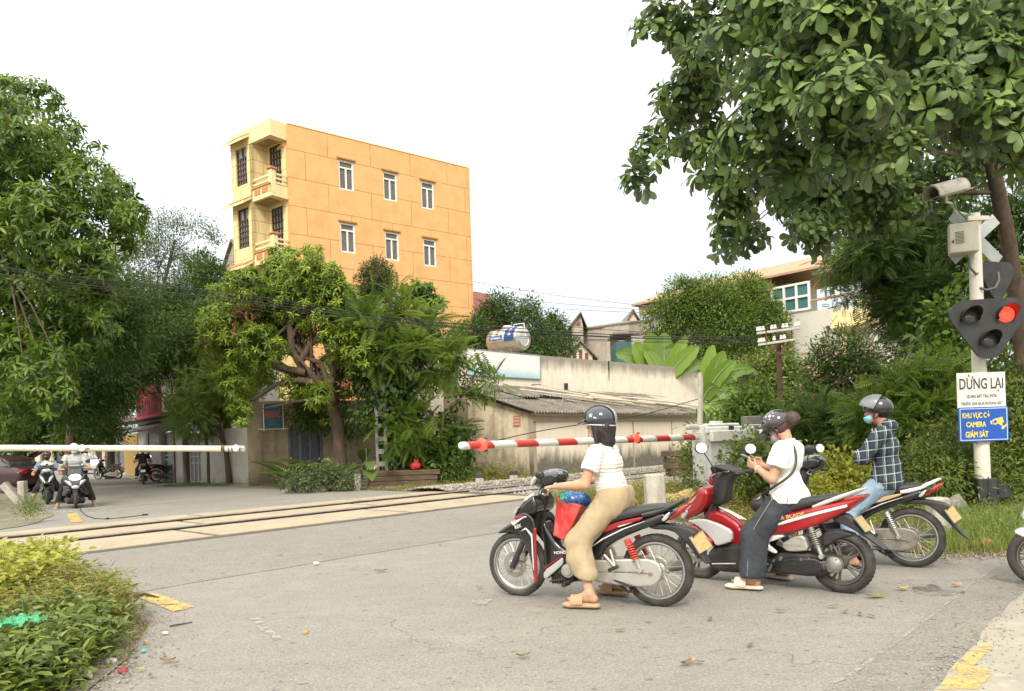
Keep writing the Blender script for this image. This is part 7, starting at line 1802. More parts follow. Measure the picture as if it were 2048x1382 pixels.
def sole(parent,J,q,m,th=.05,name='sandal',straps=True,L_=.265,w_=.048,closed=False,sm=None):
 a,f=J['an'+q],unit(J['ft'+q]);sd=v3(-f[1],f[0],0);z0=J['solez'+q]-th;hz=th/2
 S=SDF(.006,.02)
 c0=a-f*.045;c1=a+f*(L_-.075)
 c0[2]=c1[2]=z0+th/2
 S.cone(c0,c0+f*.08,w_*.86,w_*.8,((0,0,1),th/2/w_));S.cone(c0+f*.06,c1-f*.03,w_*.8,w_*1.05,((0,0,1),th/2/w_));S.cone(c1-f*.03,c1,w_*1.05,w_*.85,((0,0,1),th/2/w_))
 o=S.build(name,m,parent)
 if straps:
  for d_ in((.075,.12) if straps==2 else(.10,)):
   b=a+f*d_;b[2]=J['solez'+q]
   pts=[b+sd*.05*math.cos(t)+v3(0,0,.056*math.sin(t)) for t in np.linspace(-.15,math.pi+.15,12)]
   mb=MB()
   wdt=.024 if straps==2 else .045
   V=[p+f*k_*wdt-v3(0,0,.006*(k_>0)) for p in pts for k_ in(-1,1)];V2=[b+(v-b)*1.14 if True else v for v in V]
   n=len(V);F=[(2*i,2*i+1,2*i+3,2*i+2) for i in range(len(pts)-1)]
   mb.add(V+V2,F+[tuple(n+k for k in f_[::-1]) for f_ in F]+[(2*i,2*i+2,n+2*i+2,n+2*i) for i in range(len(pts)-1)]+[(2*i+3,2*i+1,n+2*i+1,n+2*i+3) for i in range(len(pts)-1)])
   mb.build('strap',sm or m,o,False,60)
 return o
def mask(parent,P,R,m,s=1.0,drop=0.0):
 S=SDF(.005,.02)
 S.ell(P(.062,0,-.052-drop),v3(.056,.062,.062)*s,R);S.cone(P(.10,0,-.028-drop),P(.098,0,-.07-drop),.012,.014);S.cut(P(.02,0,0),R@v3(-1,0,0));S.cut(P(0,0,-.012-drop),R@v3(.35,0,1))
 o=S.build('face_mask',m,parent,.0015,40,(.2,.2,1))
 for q in(-1,1):
  mb=MB();mb.tube([P(.045,q*.062,-.03-drop),P(.01,q*.078,.0),P(-.012,q*.084,.012)],.002,5);mb.tube([P(.04,q*.060,-.075-drop),P(.01,q*.078,-.05),P(-.012,q*.084,-.03)],.002,5);mb.build('ear_loop',M_WHITE,o)
 return o
def straps_of(parent,P,m=M_BLK,clip=None):
 for q in(-1,1):
  mb=MB();mb.tube([P(.03,q*.088,.02),P(.022,q*.082,-.05),P(.035,q*.05,-.105),P(.04,0,-.122)],.006,6,flat=1.6);mb.tube([P(-.045,q*.088,.02),P(-.005,q*.084,-.05),P(.022,q*.080,-.06)],.005,6);o=mb.build('chin_strap',m,parent,False,180)
  if clip:mb=MB();mb.box(P(.03,q*.068,-.085),(.022,.016,.028),.004);mb.build('buckle',clip,o)
def person(label,at,joints,group):
 t=thing('person',label,'person',tuple(at.location),at.rotation_euler[2],group)
 return t
def smooth_pts(P,k=8):
 P=[np.asarray(p,float) for p in P];Q=[]
 for i in range(len(P)-1):
  p0,p1,p2,p3=P[max(i-1,0)],P[i],P[i+1],P[min(i+2,len(P)-1)]
  for t in np.linspace(0,1,k,endpoint=False):Q.append(.5*((2*p1)+(-p0+p2)*t+(2*p0-5*p1+4*p2-p3)*t*t+(-p0+3*p1-3*p2+p3)*t**3))
 return Q+[P[-1]]
J=dict(pelvis=v3(.335,0,.86),belly=v3(.375,0,.98),chest=v3(.405,0,1.14),neck=v3(.425,0,1.31),head=v3(.455,0,1.475),R=rot(8,4),RT=rot(0,8),shL=v3(.43,.168,1.235),shR=v3(.43,-.168,1.235),elL=v3(.50,.26,.985),elR=v3(.54,-.27,1.0),wrL=v3(.745,.272,.975),wrR=v3(.745,-.262,.985),hipL=v3(.36,.09,.83),hipR=v3(.36,-.09,.83),knL=v3(.59,.20,.50),knR=v3(.60,-.20,.48),anL=v3(.475,.285,.125),anR=v3(.42,-.26,.125),ftL=v3(.95,.12,0),ftR=v3(.97,-.1,0),solezL=.055,solezR=.055)
W1=person('woman in a cream striped top and khaki trousers sitting on the black motorcycle',bike1,J,'riders waiting at the crossing')
S=SDF(.0058,.02);body_core(S,J);P=head(S,J['head'],J['R'],.98)
hand(S,J['wrL'],v3(.95,.05,-.12),v3(-.05,-.2,-1),v3(0,-1,.1),(48,62,45),.95,5,.9);hand(S,J['wrR'],v3(.95,.0,-.25),v3(-.2,.2,-1),v3(0,1,.1),(48,62,45),.95,5,.9)
S.build('body',M_SKIN,W1);eyes(W1,P,.98)
m,n,b,o=nodes('ribbed_cream');t_=N(n,'ShaderNodeTexCoord');sp=N(n,'ShaderNodeSeparateXYZ');L(n,t_.outputs['Object'],sp.inputs[0])
zz=math_(n,'ADD',sp.outputs['Z'],math_(n,'MULTIPLY',noise(n,7,3),0.02))
sn=math_(n,'SINE',math_(n,'MULTIPLY',zz,2*math.pi/0.031));s2=math_(n,'SINE',math_(n,'MULTIPLY',zz,2*math.pi/0.0104))
c=mixc(n,ramp(n,sn,0.35,0.9),(0.80,0.76,0.69),(0.70,0.64,0.56));L(n,c,b.inputs['Base Color']);b.inputs['Roughness'].default_value=0.9
bump(n,b,math_(n,'ADD',sn,math_(n,'MULTIPLY',s2,.4)),0.5,0.006)
shirt('shirt',J,m,W1,.0065,.56,.832,1.06,(.072,.074),1.0,.004,None,8,(.35,.35,2.6))
M_KHAKI=mat('khaki_cotton',(0.42,0.325,0.20),0.9,c2=(0.38,0.29,0.175),scale=6,bmp=.08,bscale=200)
def pleat(V):return .004*np.sin(V[:,0]*60+V[:,2]*30)*.3
S=SDF(.0065,.05);pel=J['pelvis']
S.cone(pel+v3(-.01,.07,.03),pel-v3(.01,.07,-.03),.116,.116);S.cone(pel+v3(-.01,.075,-.05),pel-v3(.01,.075,.05),.112,.112)
for q in 'LR':
 h,kn,a=J['hip'+q],J['kn'+q],J['an'+q];sg=1 if q=='L' else-1
 S.chain([h,kn+v3(.01,0,.01),kn+(a-kn)*.30+v3(.02,0,0),kn+(a-kn)*.62+v3(-.01,0,0)],[.112,.094,.096,.09],None,.05)
S.cut(v3(0,0,.955),(0,0,1));S.cut(v3(.64,0,.275),unit(v3(.25,0,-1)))
S.build('trousers',M_KHAKI,W1,.008,8,(1.3,1.3,.7),disp=pleat)
M_HNAVY=paint('navy_helmet',(0.022,0.027,0.035),(0.035,0.042,0.052),.12,1.0)
hm=helmet(W1,P,J['R'],M_HNAVY,'helmet',1.0,0.012,-.012,8,.0055)
rim_of(hm,P,J['R'],M_SILV,1.0,-.012,8,.0065)
def shell(P,x,y,lift=1.045):
 d=v3(math.sin(x)*math.cos(y)*.132,math.cos(x)*math.cos(y)*.112,math.sin(y)*.118)*lift;q=d+v3(-.008,0,.035);return P(*q)
for off in(-.026,.022):
 V=[]
 for t in np.linspace(-.28,2.75,30):
  for dy in(-.017,.017):V.append(P(*(v3(-.132*math.cos(t)*1.045-.008,off+dy,.118*math.sin(t)*1.045+.035))))
 mesh_obj('helmet_stripe',V,[(2*i,2*i+2,2*i+3,2*i+1) for i in range(29)],M_WHT2,hm)
V=[shell(P,.42+.17*(1 if i%2==0 else .42)*math.sin(i*math.pi/5)*1.1,.32+.20*(1 if i%2==0 else .42)*math.cos(i*math.pi/5)) for i in range(10)]
V.append(shell(P,.42,.32));mesh_obj('helmet_star',V,[(10,(i+1)%10,i) for i in range(10)],mat('pale_pink',(.75,.58,.58),.4),hm)
V=[shell(P,a,y) for(a,y) in((.22,.12),(.02,.05),(.02,.13),(.22,.2))];mesh_obj('helmet_label',V,[(0,1,2,3)],M_WHT2,hm)
straps_of(W1,P)
S=SDF(.006,.03);h=J['head']
S.ell(P(-.03,0,-.02),v3(.092,.094,.095),J['R']);S.cone(P(-.045,.034,-.04),P(-.05,.04,-.15),.066,.048);S.cone(P(-.045,-.034,-.04),P(-.05,-.04,-.15),.066,.048);S.cone(P(-.06,0,-.05),P(-.065,0,-.16),.06,.045)
S.cone(P(.03,.082,-.01),P(.02,.078,-.15),.022,.016);S.cone(P(.03,-.082,-.01),P(.02,-.078,-.15),.022,.016)
S.cut(P(0,0,.06),J['R']@v3(0,0,1))
S.build('hair',M_HAIR,W1,.010,38,(1,1,.10))
M_TAN=mat('tan_sandal',(0.46,0.29,0.17),.7,c2=(.38,.23,.13),scale=8)
for q in 'LR':sole(W1,J,q,M_TAN,.05,'sandal',1)
def local_world(root,p):return np.array(root_matrix(root)@Vector(tuple(p)))
ph=thing('phone','white phone held under the left hand of the woman in the striped top','phone',tuple(local_world(bike1,(.80,.265,.95))),h1)
mb=MB();mb.box((0,0,0),(.15,.075,.009),.004,rot(20,38,20));mb.build('case',M_WHITE,ph,False,40)
mb=MB();mb.box(rot(20,38,20)@v3(.055,.02,.006),(.022,.022,.003),.001,rot(20,38,20));mb.build('camera_block',M_PRINT,ph)
def bag(name,label,cat,c,pts,hw,m,fold,parent_root,h_,extra=None,res=.006):
 t=thing(name,label,cat,tuple(local_world(parent_root,c)),h_)
 S=SDF(res,.03)
 for(a,r) in pts:S.ell(a,r)
 o=S.build('pouch',m,t,fold,22);return t,o
RB=[(1045+0,0)]
q=K1([(548,832),(575,622),(716,670),(610,868)])
rb_=thing('shopping_bag','red carrier bag standing in the footwell of the black motorcycle','bag',tuple(local_world(bike1,(q[0][0],0,q[0][1]-.05))),h1)
m,n,b,o=nodes('red_bag');f_=ramp(n,noise(n,9,4,.6,(1,1,.5)),.45,.6);c=mixc(n,f_,(.58,.03,.03),(.72,.12,.10));L(n,c,b.inputs['Base Color']);b.inputs['Roughness'].default_value=.35
ox,oz=q[0][0],q[0][1]-.05
puff('bag_body',[(x-ox,z-oz) for(x,z) in K1([(540,838),(572,618),(650,642),(722,672),(655,800),(604,872)])],.10,m,rb_,.015,it=0)
pb_=thing('plastic_bag','blue and green plastic bag of goods poking out of the red carrier bag','bag',tuple(local_world(bike1,(q[1][0]-.10,0,q[1][1]-.01))),h1)
m,n,b,o=nodes('blue_green_plastic');t_=N(n,'ShaderNodeTexCoord');sp=N(n,'ShaderNodeSeparateXYZ');L(n,t_.outputs['Object'],sp.inputs[0])
c=mixc(n,ramp(n,sp.outputs['X'],-.02,.05),(.015,.09,.30),(.03,.26,.20));c=mixc(n,math_(n,'MULTIPLY',ramp(n,noise(n,30,4,.7),.56,.66),.6),c,(.45,.55,.60));L(n,c,b.inputs['Base Color']);b.inputs['Roughness'].default_value=.2
S=SDF(.006,.03);S.ell(v3(.02,.02,.0),v3(.09,.085,.06));S.ell(v3(-.07,.0,-.01),v3(.085,.08,.062));S.ell(v3(.06,-.03,.01),v3(.06,.06,.05));S.build('pouch',m,pb_,.012,26)
J=dict(pelvis=v3(.42,0,.80),belly=v3(.455,0,.93),chest=v3(.445,0,1.10),neck=v3(.42,0,1.275),head=v3(.505,0,1.40),R=rot(0,38),RT=rot(0,0),shL=v3(.41,.165,1.20),shR=v3(.43,-.165,1.20),elL=v3(.475,.235,.955),elR=v3(.49,-.22,.96),wrL=v3(.655,.12,1.045),wrR=v3(.675,-.06,1.06),hipL=v3(.45,.09,.77),hipR=v3(.45,-.09,.77),knL=v3(.66,.22,.46),knR=v3(.66,-.2,.46),anL=v3(.65,.30,.12),anR=v3(.60,-.27,.12),ftL=v3(.97,.15,0),ftR=v3(.97,-.2,0),solezL=.05,solezR=.05)
W2=person('woman in a white T-shirt looking down at a phone on the red scooter',bike2,J,'riders waiting at the crossing')
S=SDF(.0058,.02);body_core(S,J);P=head(S,J['head'],J['R'],.98)
hand(S,J['wrL'],v3(.78,-.12,.42),v3(-.35,-.75,.55),v3(-.1,.15,1),(28,30,22),.93,6,.9);hand(S,J['wrR'],v3(.80,.10,.40),v3(-.35,.75,.55),v3(-.1,-.15,1),(28,30,22),.93,6,.9)
S.build('body',M_SKIN,W2);eyes(W2,P,.98)
M_TEE=mat('white_cotton',(0.80,0.785,0.765),.9,c2=(.74,.725,.70),scale=5,bmp=.1,bscale=180)
shirt('tshirt',J,M_TEE,W2,.0065,.58,.745,1.07,(.078,.082),.9,.009,None,9,(1,1,.8),hipr=.138)
m,n,b,o=nodes('dark_denim');f1_=noise(n,5,5,.6);f2_=noise(n,60,2,.5,(8,8,.6));c=mixc(n,ramp(n,f1_,.35,.7),(.017,.021,.027),(.048,.056,.066));c=mixc(n,math_(n,'MULTIPLY',ramp(n,f2_,.5,.7),.5),c,(.08,.09,.10));L(n,c,b.inputs['Base Color']);b.inputs['Roughness'].default_value=.9;bump(n,b,f2_,.3,.003)
jn=trousers('jeans',J,m,W2,.0065,.125,.96,(.106,.110,.108),.90,.011,9,(1.2,1.2,.7))
M_STITCH=mat('pale_stitching',(.36,.34,.27),.8)
kn,a,hL=J['knL'],J['anL'],J['hipL']
mb=MB();mb.tube([hL+v3(.03,.125,.03),(hL+kn)/2+v3(.015,.122,.02),kn+v3(.0,.116,0),(kn+a)/2+v3(.0,.112,0),a+v3(0,.110,.02)],.0022,4);mb.build('stitching',M_STITCH,jn,False)
mb=MB();pts=[hL+v3(-.02,.118,.02)+v3(.07*math.cos(t),.012*math.sin(2*t),.045*math.sin(t*2)) for t in np.linspace(0,6.28,24)];mb.tube(pts,.003,4);mb.build('embroidery',M_STITCH,jn,False)
M_HBR=paint('dark_helmet',(0.03,0.024,0.024),(0.05,0.04,0.04),.15,1.0)
hm=helmet(W2,P,J['R'],M_HBR,'helmet',1.0,.035,-.008,4,.0055);rim_of(hm,P,J['R'],M_BLK,1.0,-.008,4,.006)
rr=random.Random(3)
for(x0,y0,r0,mm) in((-.25,.55,.16,'w'),(-.45,.35,.10,'p'),(.05,.75,.10,'w'),(.35,.55,.07,'w'),(.25,.35,.06,'p'),(-.1,.32,.07,'w'),(-.6,.6,.09,'p'),(.55,.35,.05,'w')):
 V=[shell(P,x0+r0*(1 if i%2==0 else .5)*math.sin(i*math.pi/6+x0),y0+r0*(1 if i%2==0 else .5)*math.cos(i*math.pi/6+x0)) for i in range(12)]+[shell(P,x0,y0)]
 mesh_obj('helmet_flower',V,[(12,(i+1)%12,i) for i in range(12)],M_WHT2 if mm=='w' else mat('pink_print',(.70,.40,.52),.4),hm)
mb=MB()
for k in range(4):mb.ball(P(.125+.012*k,.03-.02*k,.06+.014*(k%2)),(.012,.014,.012),8,6)
mb.build('helmet_bow',M_WHITE,hm,False,180)
straps_of(W2,P,M_BLK,M_LENSR)
mask(W2,P,J['R'],mat('grey_mask',(.34,.34,.345),.8,c2=(.27,.27,.275),scale=6),1.0)
S=SDF(.006,.03);S.ell(P(-.03,0,-.005),v3(.088,.088,.085),J['R']);S.cut(P(.03,0,0),J['R']@v3(1,0,.35));S.cut(P(0,0,.05),J['R']@v3(0,0,1));S.cut(P(0,0,-.075),J['R']@v3(0,0,-1))
S.cone(P(-.10,0,.01),P(-.155,0,-.03),.035,.05);S.cone(P(-.155,0,-.03),P(-.155,.01,-.115),.052,.035)
S.build('hair',M_HAIRB,W2,.006,50,(1,1,.12))
M_PEACH=mat('cream_clog',(0.78,0.62,0.50),.6,c2=(.72,.56,.44),scale=6)
for q in 'LR':
 o=sole(W2,J,q,M_PEACH,.045,'sandal',2,.275,.052)
 mb=MB();a_,f_=J['an'+q],unit(J['ft'+q]);sd_=v3(-f_[1],f_[0],0)
 for d_ in(.075,.12):mb.ball(a_+f_*d_+sd_*.05+v3(0,0,J['solez'+q]+.03-a_[2]),.009,8,6)
 mb.build('strap_button',M_WHITE,o)
mb=MB();w_=J['wrL']-unit(J['wrL']-J['elL'])*.02;d_,s_,u_=frame_from(J['wrL']-J['elL']);mb.tube([w_+.031*(math.cos(t)*s_+math.sin(t)*u_) for t in np.linspace(0,6.283,20)],.0045,6,False);mb.build('bracelet',M_WHITE,W2)
mb=MB();nk=J['neck'];mb.tube([nk+v3(.07,.03,.0),nk+v3(.10,.035,-.02),nk+v3(.115,.04,-.06),nk+v3(.112,.042,-.085)],.005,6);mb.build('drawstring',M_WHITE,W2,False,180)
cb_=thing('crossbody_bag','small black crossbody bag on a thin strap worn by the woman in white','bag',tuple(bike2.location),h2)
mb=MB()
St=[q-v3(.08,0,0) for q in(v3(.52,-.02,1.275),v3(.44,.05,1.245),v3(.395,.10,1.14),v3(.40,.155,1.03),v3(.455,.205,.955),v3(.55,.222,.89),v3(.65,.165,.835),v3(.705,.12,.80))]
mb.tube(smooth_pts(St),.006,6,flat=1.8);mb.build('strap',M_BLK,cb_,False,180)
S=SDF(.006,.02);S.ell(v3(.66,.10,.72),v3(.075,.05,.07));S.cone(v3(.63,.11,.80),v3(.65,.10,.74),.03,.05);S.build('pouch',M_BLK,cb_)
mb=MB();mb.tube([v3(.62,.14,.80),v3(.64,.155,.775),v3(.665,.15,.77)],.006,6);mb.build('buckle',M_ALU,cb_,False,180)
ph=thing('phone','dark phone held up in both hands by the woman on the red scooter','phone',tuple(local_world(bike2,(.77,.035,1.135))),h2)
mb=MB();mb.box((0,0,0),(.145,.072,.009),.004,rot(0,-24,0));mb.build('case',M_PRINT,ph,False,40)
mb=MB();mb.box(rot(0,-24,0)@v3(0,0,.0055),(.135,.066,.002),0,rot(0,-24,0));mb.build('screen',M_DIAL,ph)
J=dict(pelvis=v3(.27,0,.86),belly=v3(.265,0,.99),chest=v3(.275,0,1.17),neck=v3(.275,0,1.375),head=v3(.335,0,1.525),R=rot(2,-2),RT=rot(0,-4),shL=v3(.275,.19,1.31),shR=v3(.285,-.19,1.31),elL=v3(.46,.235,1.08),elR=v3(.47,-.22,1.09),wrL=v3(.50,.02,1.10),wrR=v3(.455,.06,1.06),hipL=v3(.30,.09,.83),hipR=v3(.30,-.09,.83),knL=v3(.60,.22,.53),knR=v3(.62,-.20,.55),anL=v3(.50,.29,.12),anR=v3(.52,-.27,.12),ftL=v3(.97,.2,0),ftR=v3(.97,-.2,0),solezL=.03,solezR=.03)
for k_ in J:
 if k_ not in('R','RT','ftL','ftR','solezL','solezR','anL','anR'):J[k_]=J[k_]-v3(.065,0,0)
W3=person('man in a dark checked shirt and blue mask sitting with folded arms',bike3,J,'riders waiting at the crossing')
S=SDF(.006,.02);body_core(S,J,1.04,False);P=head(S,J['head'],J['R'],1.03)
hand(S,J['wrL'],v3(-.15,-.9,-.15),v3(-1,0,0),v3(.1,0,1),(22,25,18),1.0,6,.5);hand(S,J['wrR'],v3(-.2,.9,.12),v3(-1,0,0),v3(.1,0,1),(22,25,18),1.0,6,.5)
S.build('body',M_SKIN2,W3);eyes(W3,P,1.03)
m,n,b,o=nodes('checked_flannel');t_=N(n,'ShaderNodeTexCoord');sp=N(n,'ShaderNodeSeparateXYZ');L(n,t_.outputs['Object'],sp.inputs[0])
def bands(coord,per,wd,ph_=0.0):
 fr=math_(n,'FRACT',math_(n,'ADD',math_(n,'DIVIDE',coord,per),ph_));return math_(n,'LESS_THAN',math_(n,'ABSOLUTE',math_(n,'SUBTRACT',fr,.5)),wd)
ux_=math_(n,'ADD',math_(n,'MULTIPLY',sp.outputs['X'],1.0),math_(n,'MULTIPLY',sp.outputs['Y'],.35));uz_=math_(n,'ADD',sp.outputs['Z'],math_(n,'MULTIPLY',sp.outputs['X'],.12))
c=mixc(n,math_(n,'MULTIPLY',bands(ux_,.085,.22),.8),(.010,.014,.036),(.028,.044,.055));c=mixc(n,math_(n,'MULTIPLY',bands(uz_,.085,.22),.7),c,(.026,.040,.052))
c=mixc(n,math_(n,'MULTIPLY',bands(ux_,.085,.05,.5),.7),c,(.46,.54,.50));c=mixc(n,math_(n,'MULTIPLY',bands(uz_,.085,.05,.5),.7),c,(.40,.47,.43));c=mixc(n,math_(n,'MULTIPLY',bands(ux_,.085,.025,.32),.6),c,(.40,.48,.45))
L(n,c,b.inputs['Base Color']);b.inputs['Roughness'].default_value=.9
shirt('shirt',J,m,W3,.0065,1.93,.765,1.14,(.075,.068),0,.009,None,9,(1,1,.9),hipr=.128)
S=SDF(.007,.03);S.ell(P(-.105,0,-.135),v3(.075,.11,.065));S.cone(P(-.06,.07,-.165),P(.02,.06,-.19),.035,.03);S.cone(P(-.06,-.07,-.165),P(.02,-.06,-.19),.035,.03);S.build('hood',m,W3,.008,14)
M_BLUEJ=mat('light_denim',(.27,.36,.46),.9,c2=(.19,.27,.37),scale=6,stretch=(2,2,.7),bmp=.2,bscale=180)
trousers('jeans',J,M_BLUEJ,W3,.0065,.15,.95,(.100,.078,.066),.90,.009,11,(1.2,1.2,1))
hm=helmet(W3,P,J['R'],M_BLKG,'helmet',1.04,0,-.01,6,.0055)
S=SDF(.005,.01);c_=P(.015,0,.045);S.ell(c_,v3(.152,.130,.131),J['R']);S.ell(c_,v3(.145,.124,.126),J['R'],.003,'s');S.cut(P(.03,0,0),J['R']@v3(-1,0,-.45));S.cut(P(0,0,.018),J['R']@v3(.28,0,-1));
S.build('visor',mat('grey_visor',(.20,.21,.22),.18,c2=(.15,.16,.17),scale=5,coat=.8),hm)
mb=MB();q_=P(-.01,.122,.03);mb.lathe([(0,.012),(.014,.012),(.018,.006),(.018,-.01)],q_,J['R']@v3(0,1,0),14);mb.build('visor_pivot',M_BLK,hm,False,40)
straps_of(W3,P,M_BLK,M_LENSR);mask(W3,P,J['R'],mat('blue_mask',(.22,.55,.68),.8,c2=(.32,.62,.72),scale=9,stretch=(.2,.2,2)),1.05)
S=SDF(.006,.02);S.ell(P(-.03,0,.0),v3(.088,.083,.075),J['R']);S.cut(P(-.01,0,0),J['R']@v3(1,0,0));S.cut(P(0,0,-.06),J['R']@v3(0,0,-1));S.build('hair',M_HAIR,W3,.003,60)
for q in 'LR':sole(W3,J,q,M_BLK,.03,'sandal',1,.28,.05)
def rider(label,at,opt,group):
 o=opt.get;x0,zs=o('x',.42),o('z',.80)
 sx=o('lean',.0)
 J=dict(pelvis=v3(x0,0,zs+.06),belly=v3(x0+.02+sx*.3,0,zs+.19),chest=v3(x0+.04+sx*.7,0,zs+.36),neck=v3(x0+.05+sx,0,zs+.53),head=v3(x0+.09+sx,0,zs+.675),R=rot(o('yaw',0),2),RT=rot(0,5),shL=v3(x0+.05+sx,.18,zs+.46),shR=v3(x0+.05+sx,-.18,zs+.46),elL=v3(x0+.12+sx,.30,zs+.23),elR=v3(x0+.12+sx,-.30,zs+.23),wrL=v3(x0+.36,.34,zs+.20),wrR=v3(x0+.36,-.34,zs+.20),hipL=v3(x0+.02,.09,zs+.03),hipR=v3(x0+.02,-.09,zs+.03),knL=v3(x0+.34,.25,zs-.27),knR=v3(x0+.34,-.25,zs-.27),anL=v3(x0+.26,.40,.11),anR=v3(x0+.26,-.40,.11),ftL=v3(.95,.25,0),ftR=v3(.95,-.25,0),solezL=.03,solezR=.03)
 if o('pegs'):
  for q,s in(('L',1),('R',-1)):J['an'+q]=v3(x0+.16,s*.25,.33);J['solez'+q]=.25;J['kn'+q]=v3(x0+.36,s*.22,zs-.16)
 if o('hold'):
  for q,s in(('L',1),('R',-1)):J['el'+q]=v3(x0+.16,s*.28,zs+.24);J['wr'+q]=v3(x0+.30,s*.16,zs+.18)
 t=person(label,at,J,group);R_=.010
 S=SDF(R_,.02);body_core(S,J);P=head(S,J['head'],J['R'])
 for q,s in(('L',1),('R',-1)):hand(S,J['wr'+q],v3(.95,0,-.2),v3(0,0,-1),v3(0,-s,0),(50,60,45),1.0,5,.8)
 S.build('body',M_SKIN,t);eyes(t,P)
 shirt('shirt',J,o('shirt'),t,R_,o('arm',.6),zs+.01,1.08,(.072,.072),o('bust',0),.008)
 trousers('trousers',J,o('pants'),t,R_,o('zc',.17),1.04,(.105,.088,.08),zs+.16,.008)
 S=SDF(R_,.02);S.ell(P(-.025,0,0),v3(.095,.088,.085),J['R']);S.cut(P(.0,0,0),J['R']@v3(1,0,.2));S.build('hair',M_HAIR,t)
 if o('helmet'):helmet(t,P,J['R'],o('helmet'),'helmet',1.02,o('peak',.02),-.008,4,.008);straps_of(t,P)
 if o('mask'):mask(t,P,J['R'],o('mask'),1.05,o('mdrop',0))
 if o('collar'):
  V=[];
  for i in range(25):
   a=math.pi*(-1.0+2.0*i/24);rr_=.075;ro=.19+.02*math.cos(a);c_=J['neck']
   V.append(c_+v3(rr_*math.cos(a)*.9,rr_*math.sin(a),.0));V.append(c_+v3(.135*math.cos(a)+.02,ro*math.sin(a),-.075-.055*max(0,math.cos(a))*(abs(math.sin(a))>.15)))
  mesh_obj('collar',V,[(2*i,2*i+1,2*i+3,2*i+2) for i in range(24)],o('collar'),t,False,180)
 for q in 'LR':sole(t,J,q,o('shoe',M_BLK),.03,'shoe',1,.27,.05)
 return t
M_BLKC=mat('black_cloth',(.014,.014,.015),.9,c2=(.028,.027,.027),scale=6)
rider('woman in a blue blouse with wide cream collar, waiting on the slim black scooter',bikeA,{'x':.46,'z':.69,'shirt':mat('blue_blouse',(.25,.33,.45),.9),'pants':M_BLKC,'helmet':paint('maroon_helmet',(.06,.02,.02)),'mask':M_BLKC,'collar':mat('cream_collar',(.72,.64,.52),.9),'bust':.9,'arm':.7,'zc':.33},'riders across the track')
rider('person in a grey shirt and white bucket hat on the scooter with its light on',bikeB,{'x':.46,'z':.84,'shirt':mat('grey_shirt',(.46,.48,.46),.9),'pants':M_BLKC,'helmet':mat('cream_hat',(.72,.68,.58),.8),'peak':.03,'mask':mat('blue_mask',(.22,.55,.68)),'mdrop':.015,'arm':.95,'shoe':mat('cream_shoe',(.6,.54,.44),.7)},'riders across the track')
rider('passenger in a red top seated behind the person in grey',bikeB,{'x':.10,'z':.86,'shirt':mat('red_top',(.40,.10,.09),.9),'pants':M_BLKC,'pegs':True,'hold':True,'helmet':M_HBR,'arm':.7,'zc':.42},'riders across the track')
rider('person in a black T-shirt riding away down the street, seen from behind',bikeC,{'x':.42,'z':.79,'shirt':M_BLKC,'pants':M_BLKC,'helmet':M_BLKG,'pegs':True,'lean':.06,'zc':.36},'riders across the track')
M_CAB=mat('cabinet_white',(0.74,0.73,0.69),0.5,c2=(0.62,0.60,0.55),scale=3,stretch=(2,2,.5),bmp=.05)
M_BRED=mat('barrier_red',(0.56,0.045,0.03),0.38,c2=(0.47,0.05,0.035),scale=7)
M_BWHT=mat('barrier_white',(0.74,0.725,0.68),0.4,c2=(0.62,0.60,0.54),scale=6,lo=.5,hi=.72)
M_RUST=mat('rust',(0.20,0.075,0.035),0.8,c2=(0.13,0.05,0.03),scale=14)
M_LAMPR=mat('red_lamp_lit',(1.0,0.03,0.015),0.2,c2=(1.0,0.10,0.05),scale=60,emit=2.2)
def boom_tube(mb,a,b,r0,r1,cuts,shear,n=18):
 a,b=np.asarray(a,float),np.asarray(b,float);d,s,u=frame_from(b-a);l=np.linalg.norm(b-a)
 for i in range(len(cuts)-1):
  mb.m(i%2);V=[]
  for c_ in(cuts[i],cuts[i+1]):
   sh=0 if c_ in(cuts[0],cuts[-1]) else shear
   for k in range(n):
    an=2*math.pi*k/n;rr_=r0+(r1-r0)*c_/l
    V.append(a+d*(c_+sh*math.sin(an))+rr_*(math.cos(an)*s+math.sin(an)*u))
  mb.add(V,[(k,(k+1)%n,n+(k+1)%n,n+k) for k in range(n)])
 return mb
Bt,Bm=W(924,891.5,10.9),W(1398,874,16.2)
cabc=W(1430,900,16.5);cabc[2]=0
hb_=math.atan2(0.42,0.91)
Rb=np.array(((math.cos(hb_),-math.sin(hb_),0),(math.sin(hb_),math.cos(hb_),0),(0,0,1)))
bar=thing('barrier_gate','level crossing barrier with white cabinet and red and white striped boom','barrier',tuple(cabc))
mb=MB();mb.box(cabc+v3(0,0,.62),(.78,.62,1.24),.02,Rb);mb.build('cabinet',M_CAB,bar,True)
mb=MB();mb.box(cabc+v3(0,0,1.44),(.98,.72,.16),.03,Rb);mb.box(cabc+v3(0,0,1.55),(.90,.64,.07),.03,Rb);mb.box(cabc+Rb@v3(.05,0,1.61),(.22,.2,.06),.01,Rb);mb.build('lid',M_CAB,bar,True)
mb=MB();mb.box(cabc+v3(0,0,1.30),(.86,.66,.125),.015,Rb);mb.build('drive_head',M_CAB,bar,True)
mb=MB();mb.box(cabc+Rb@v3(-.02,-.325,.98),(.42,.02,.42),.006,Rb);mb.box(cabc+Rb@v3(-.02,-.34,.79),(.40,.012,.012),0,Rb);mb.box(cabc+Rb@v3(-.05,-.335,1.27),(.30,.02,.10),.004,Rb);mb.build('hatch',M_CAB,bar,True)
p=[Rb@v3(*q) for q in((.393,-.10,.35),(.393,.22,1.22),(.393,.30,1.22),(.393,.30,.95),(.393,.10,.35))]
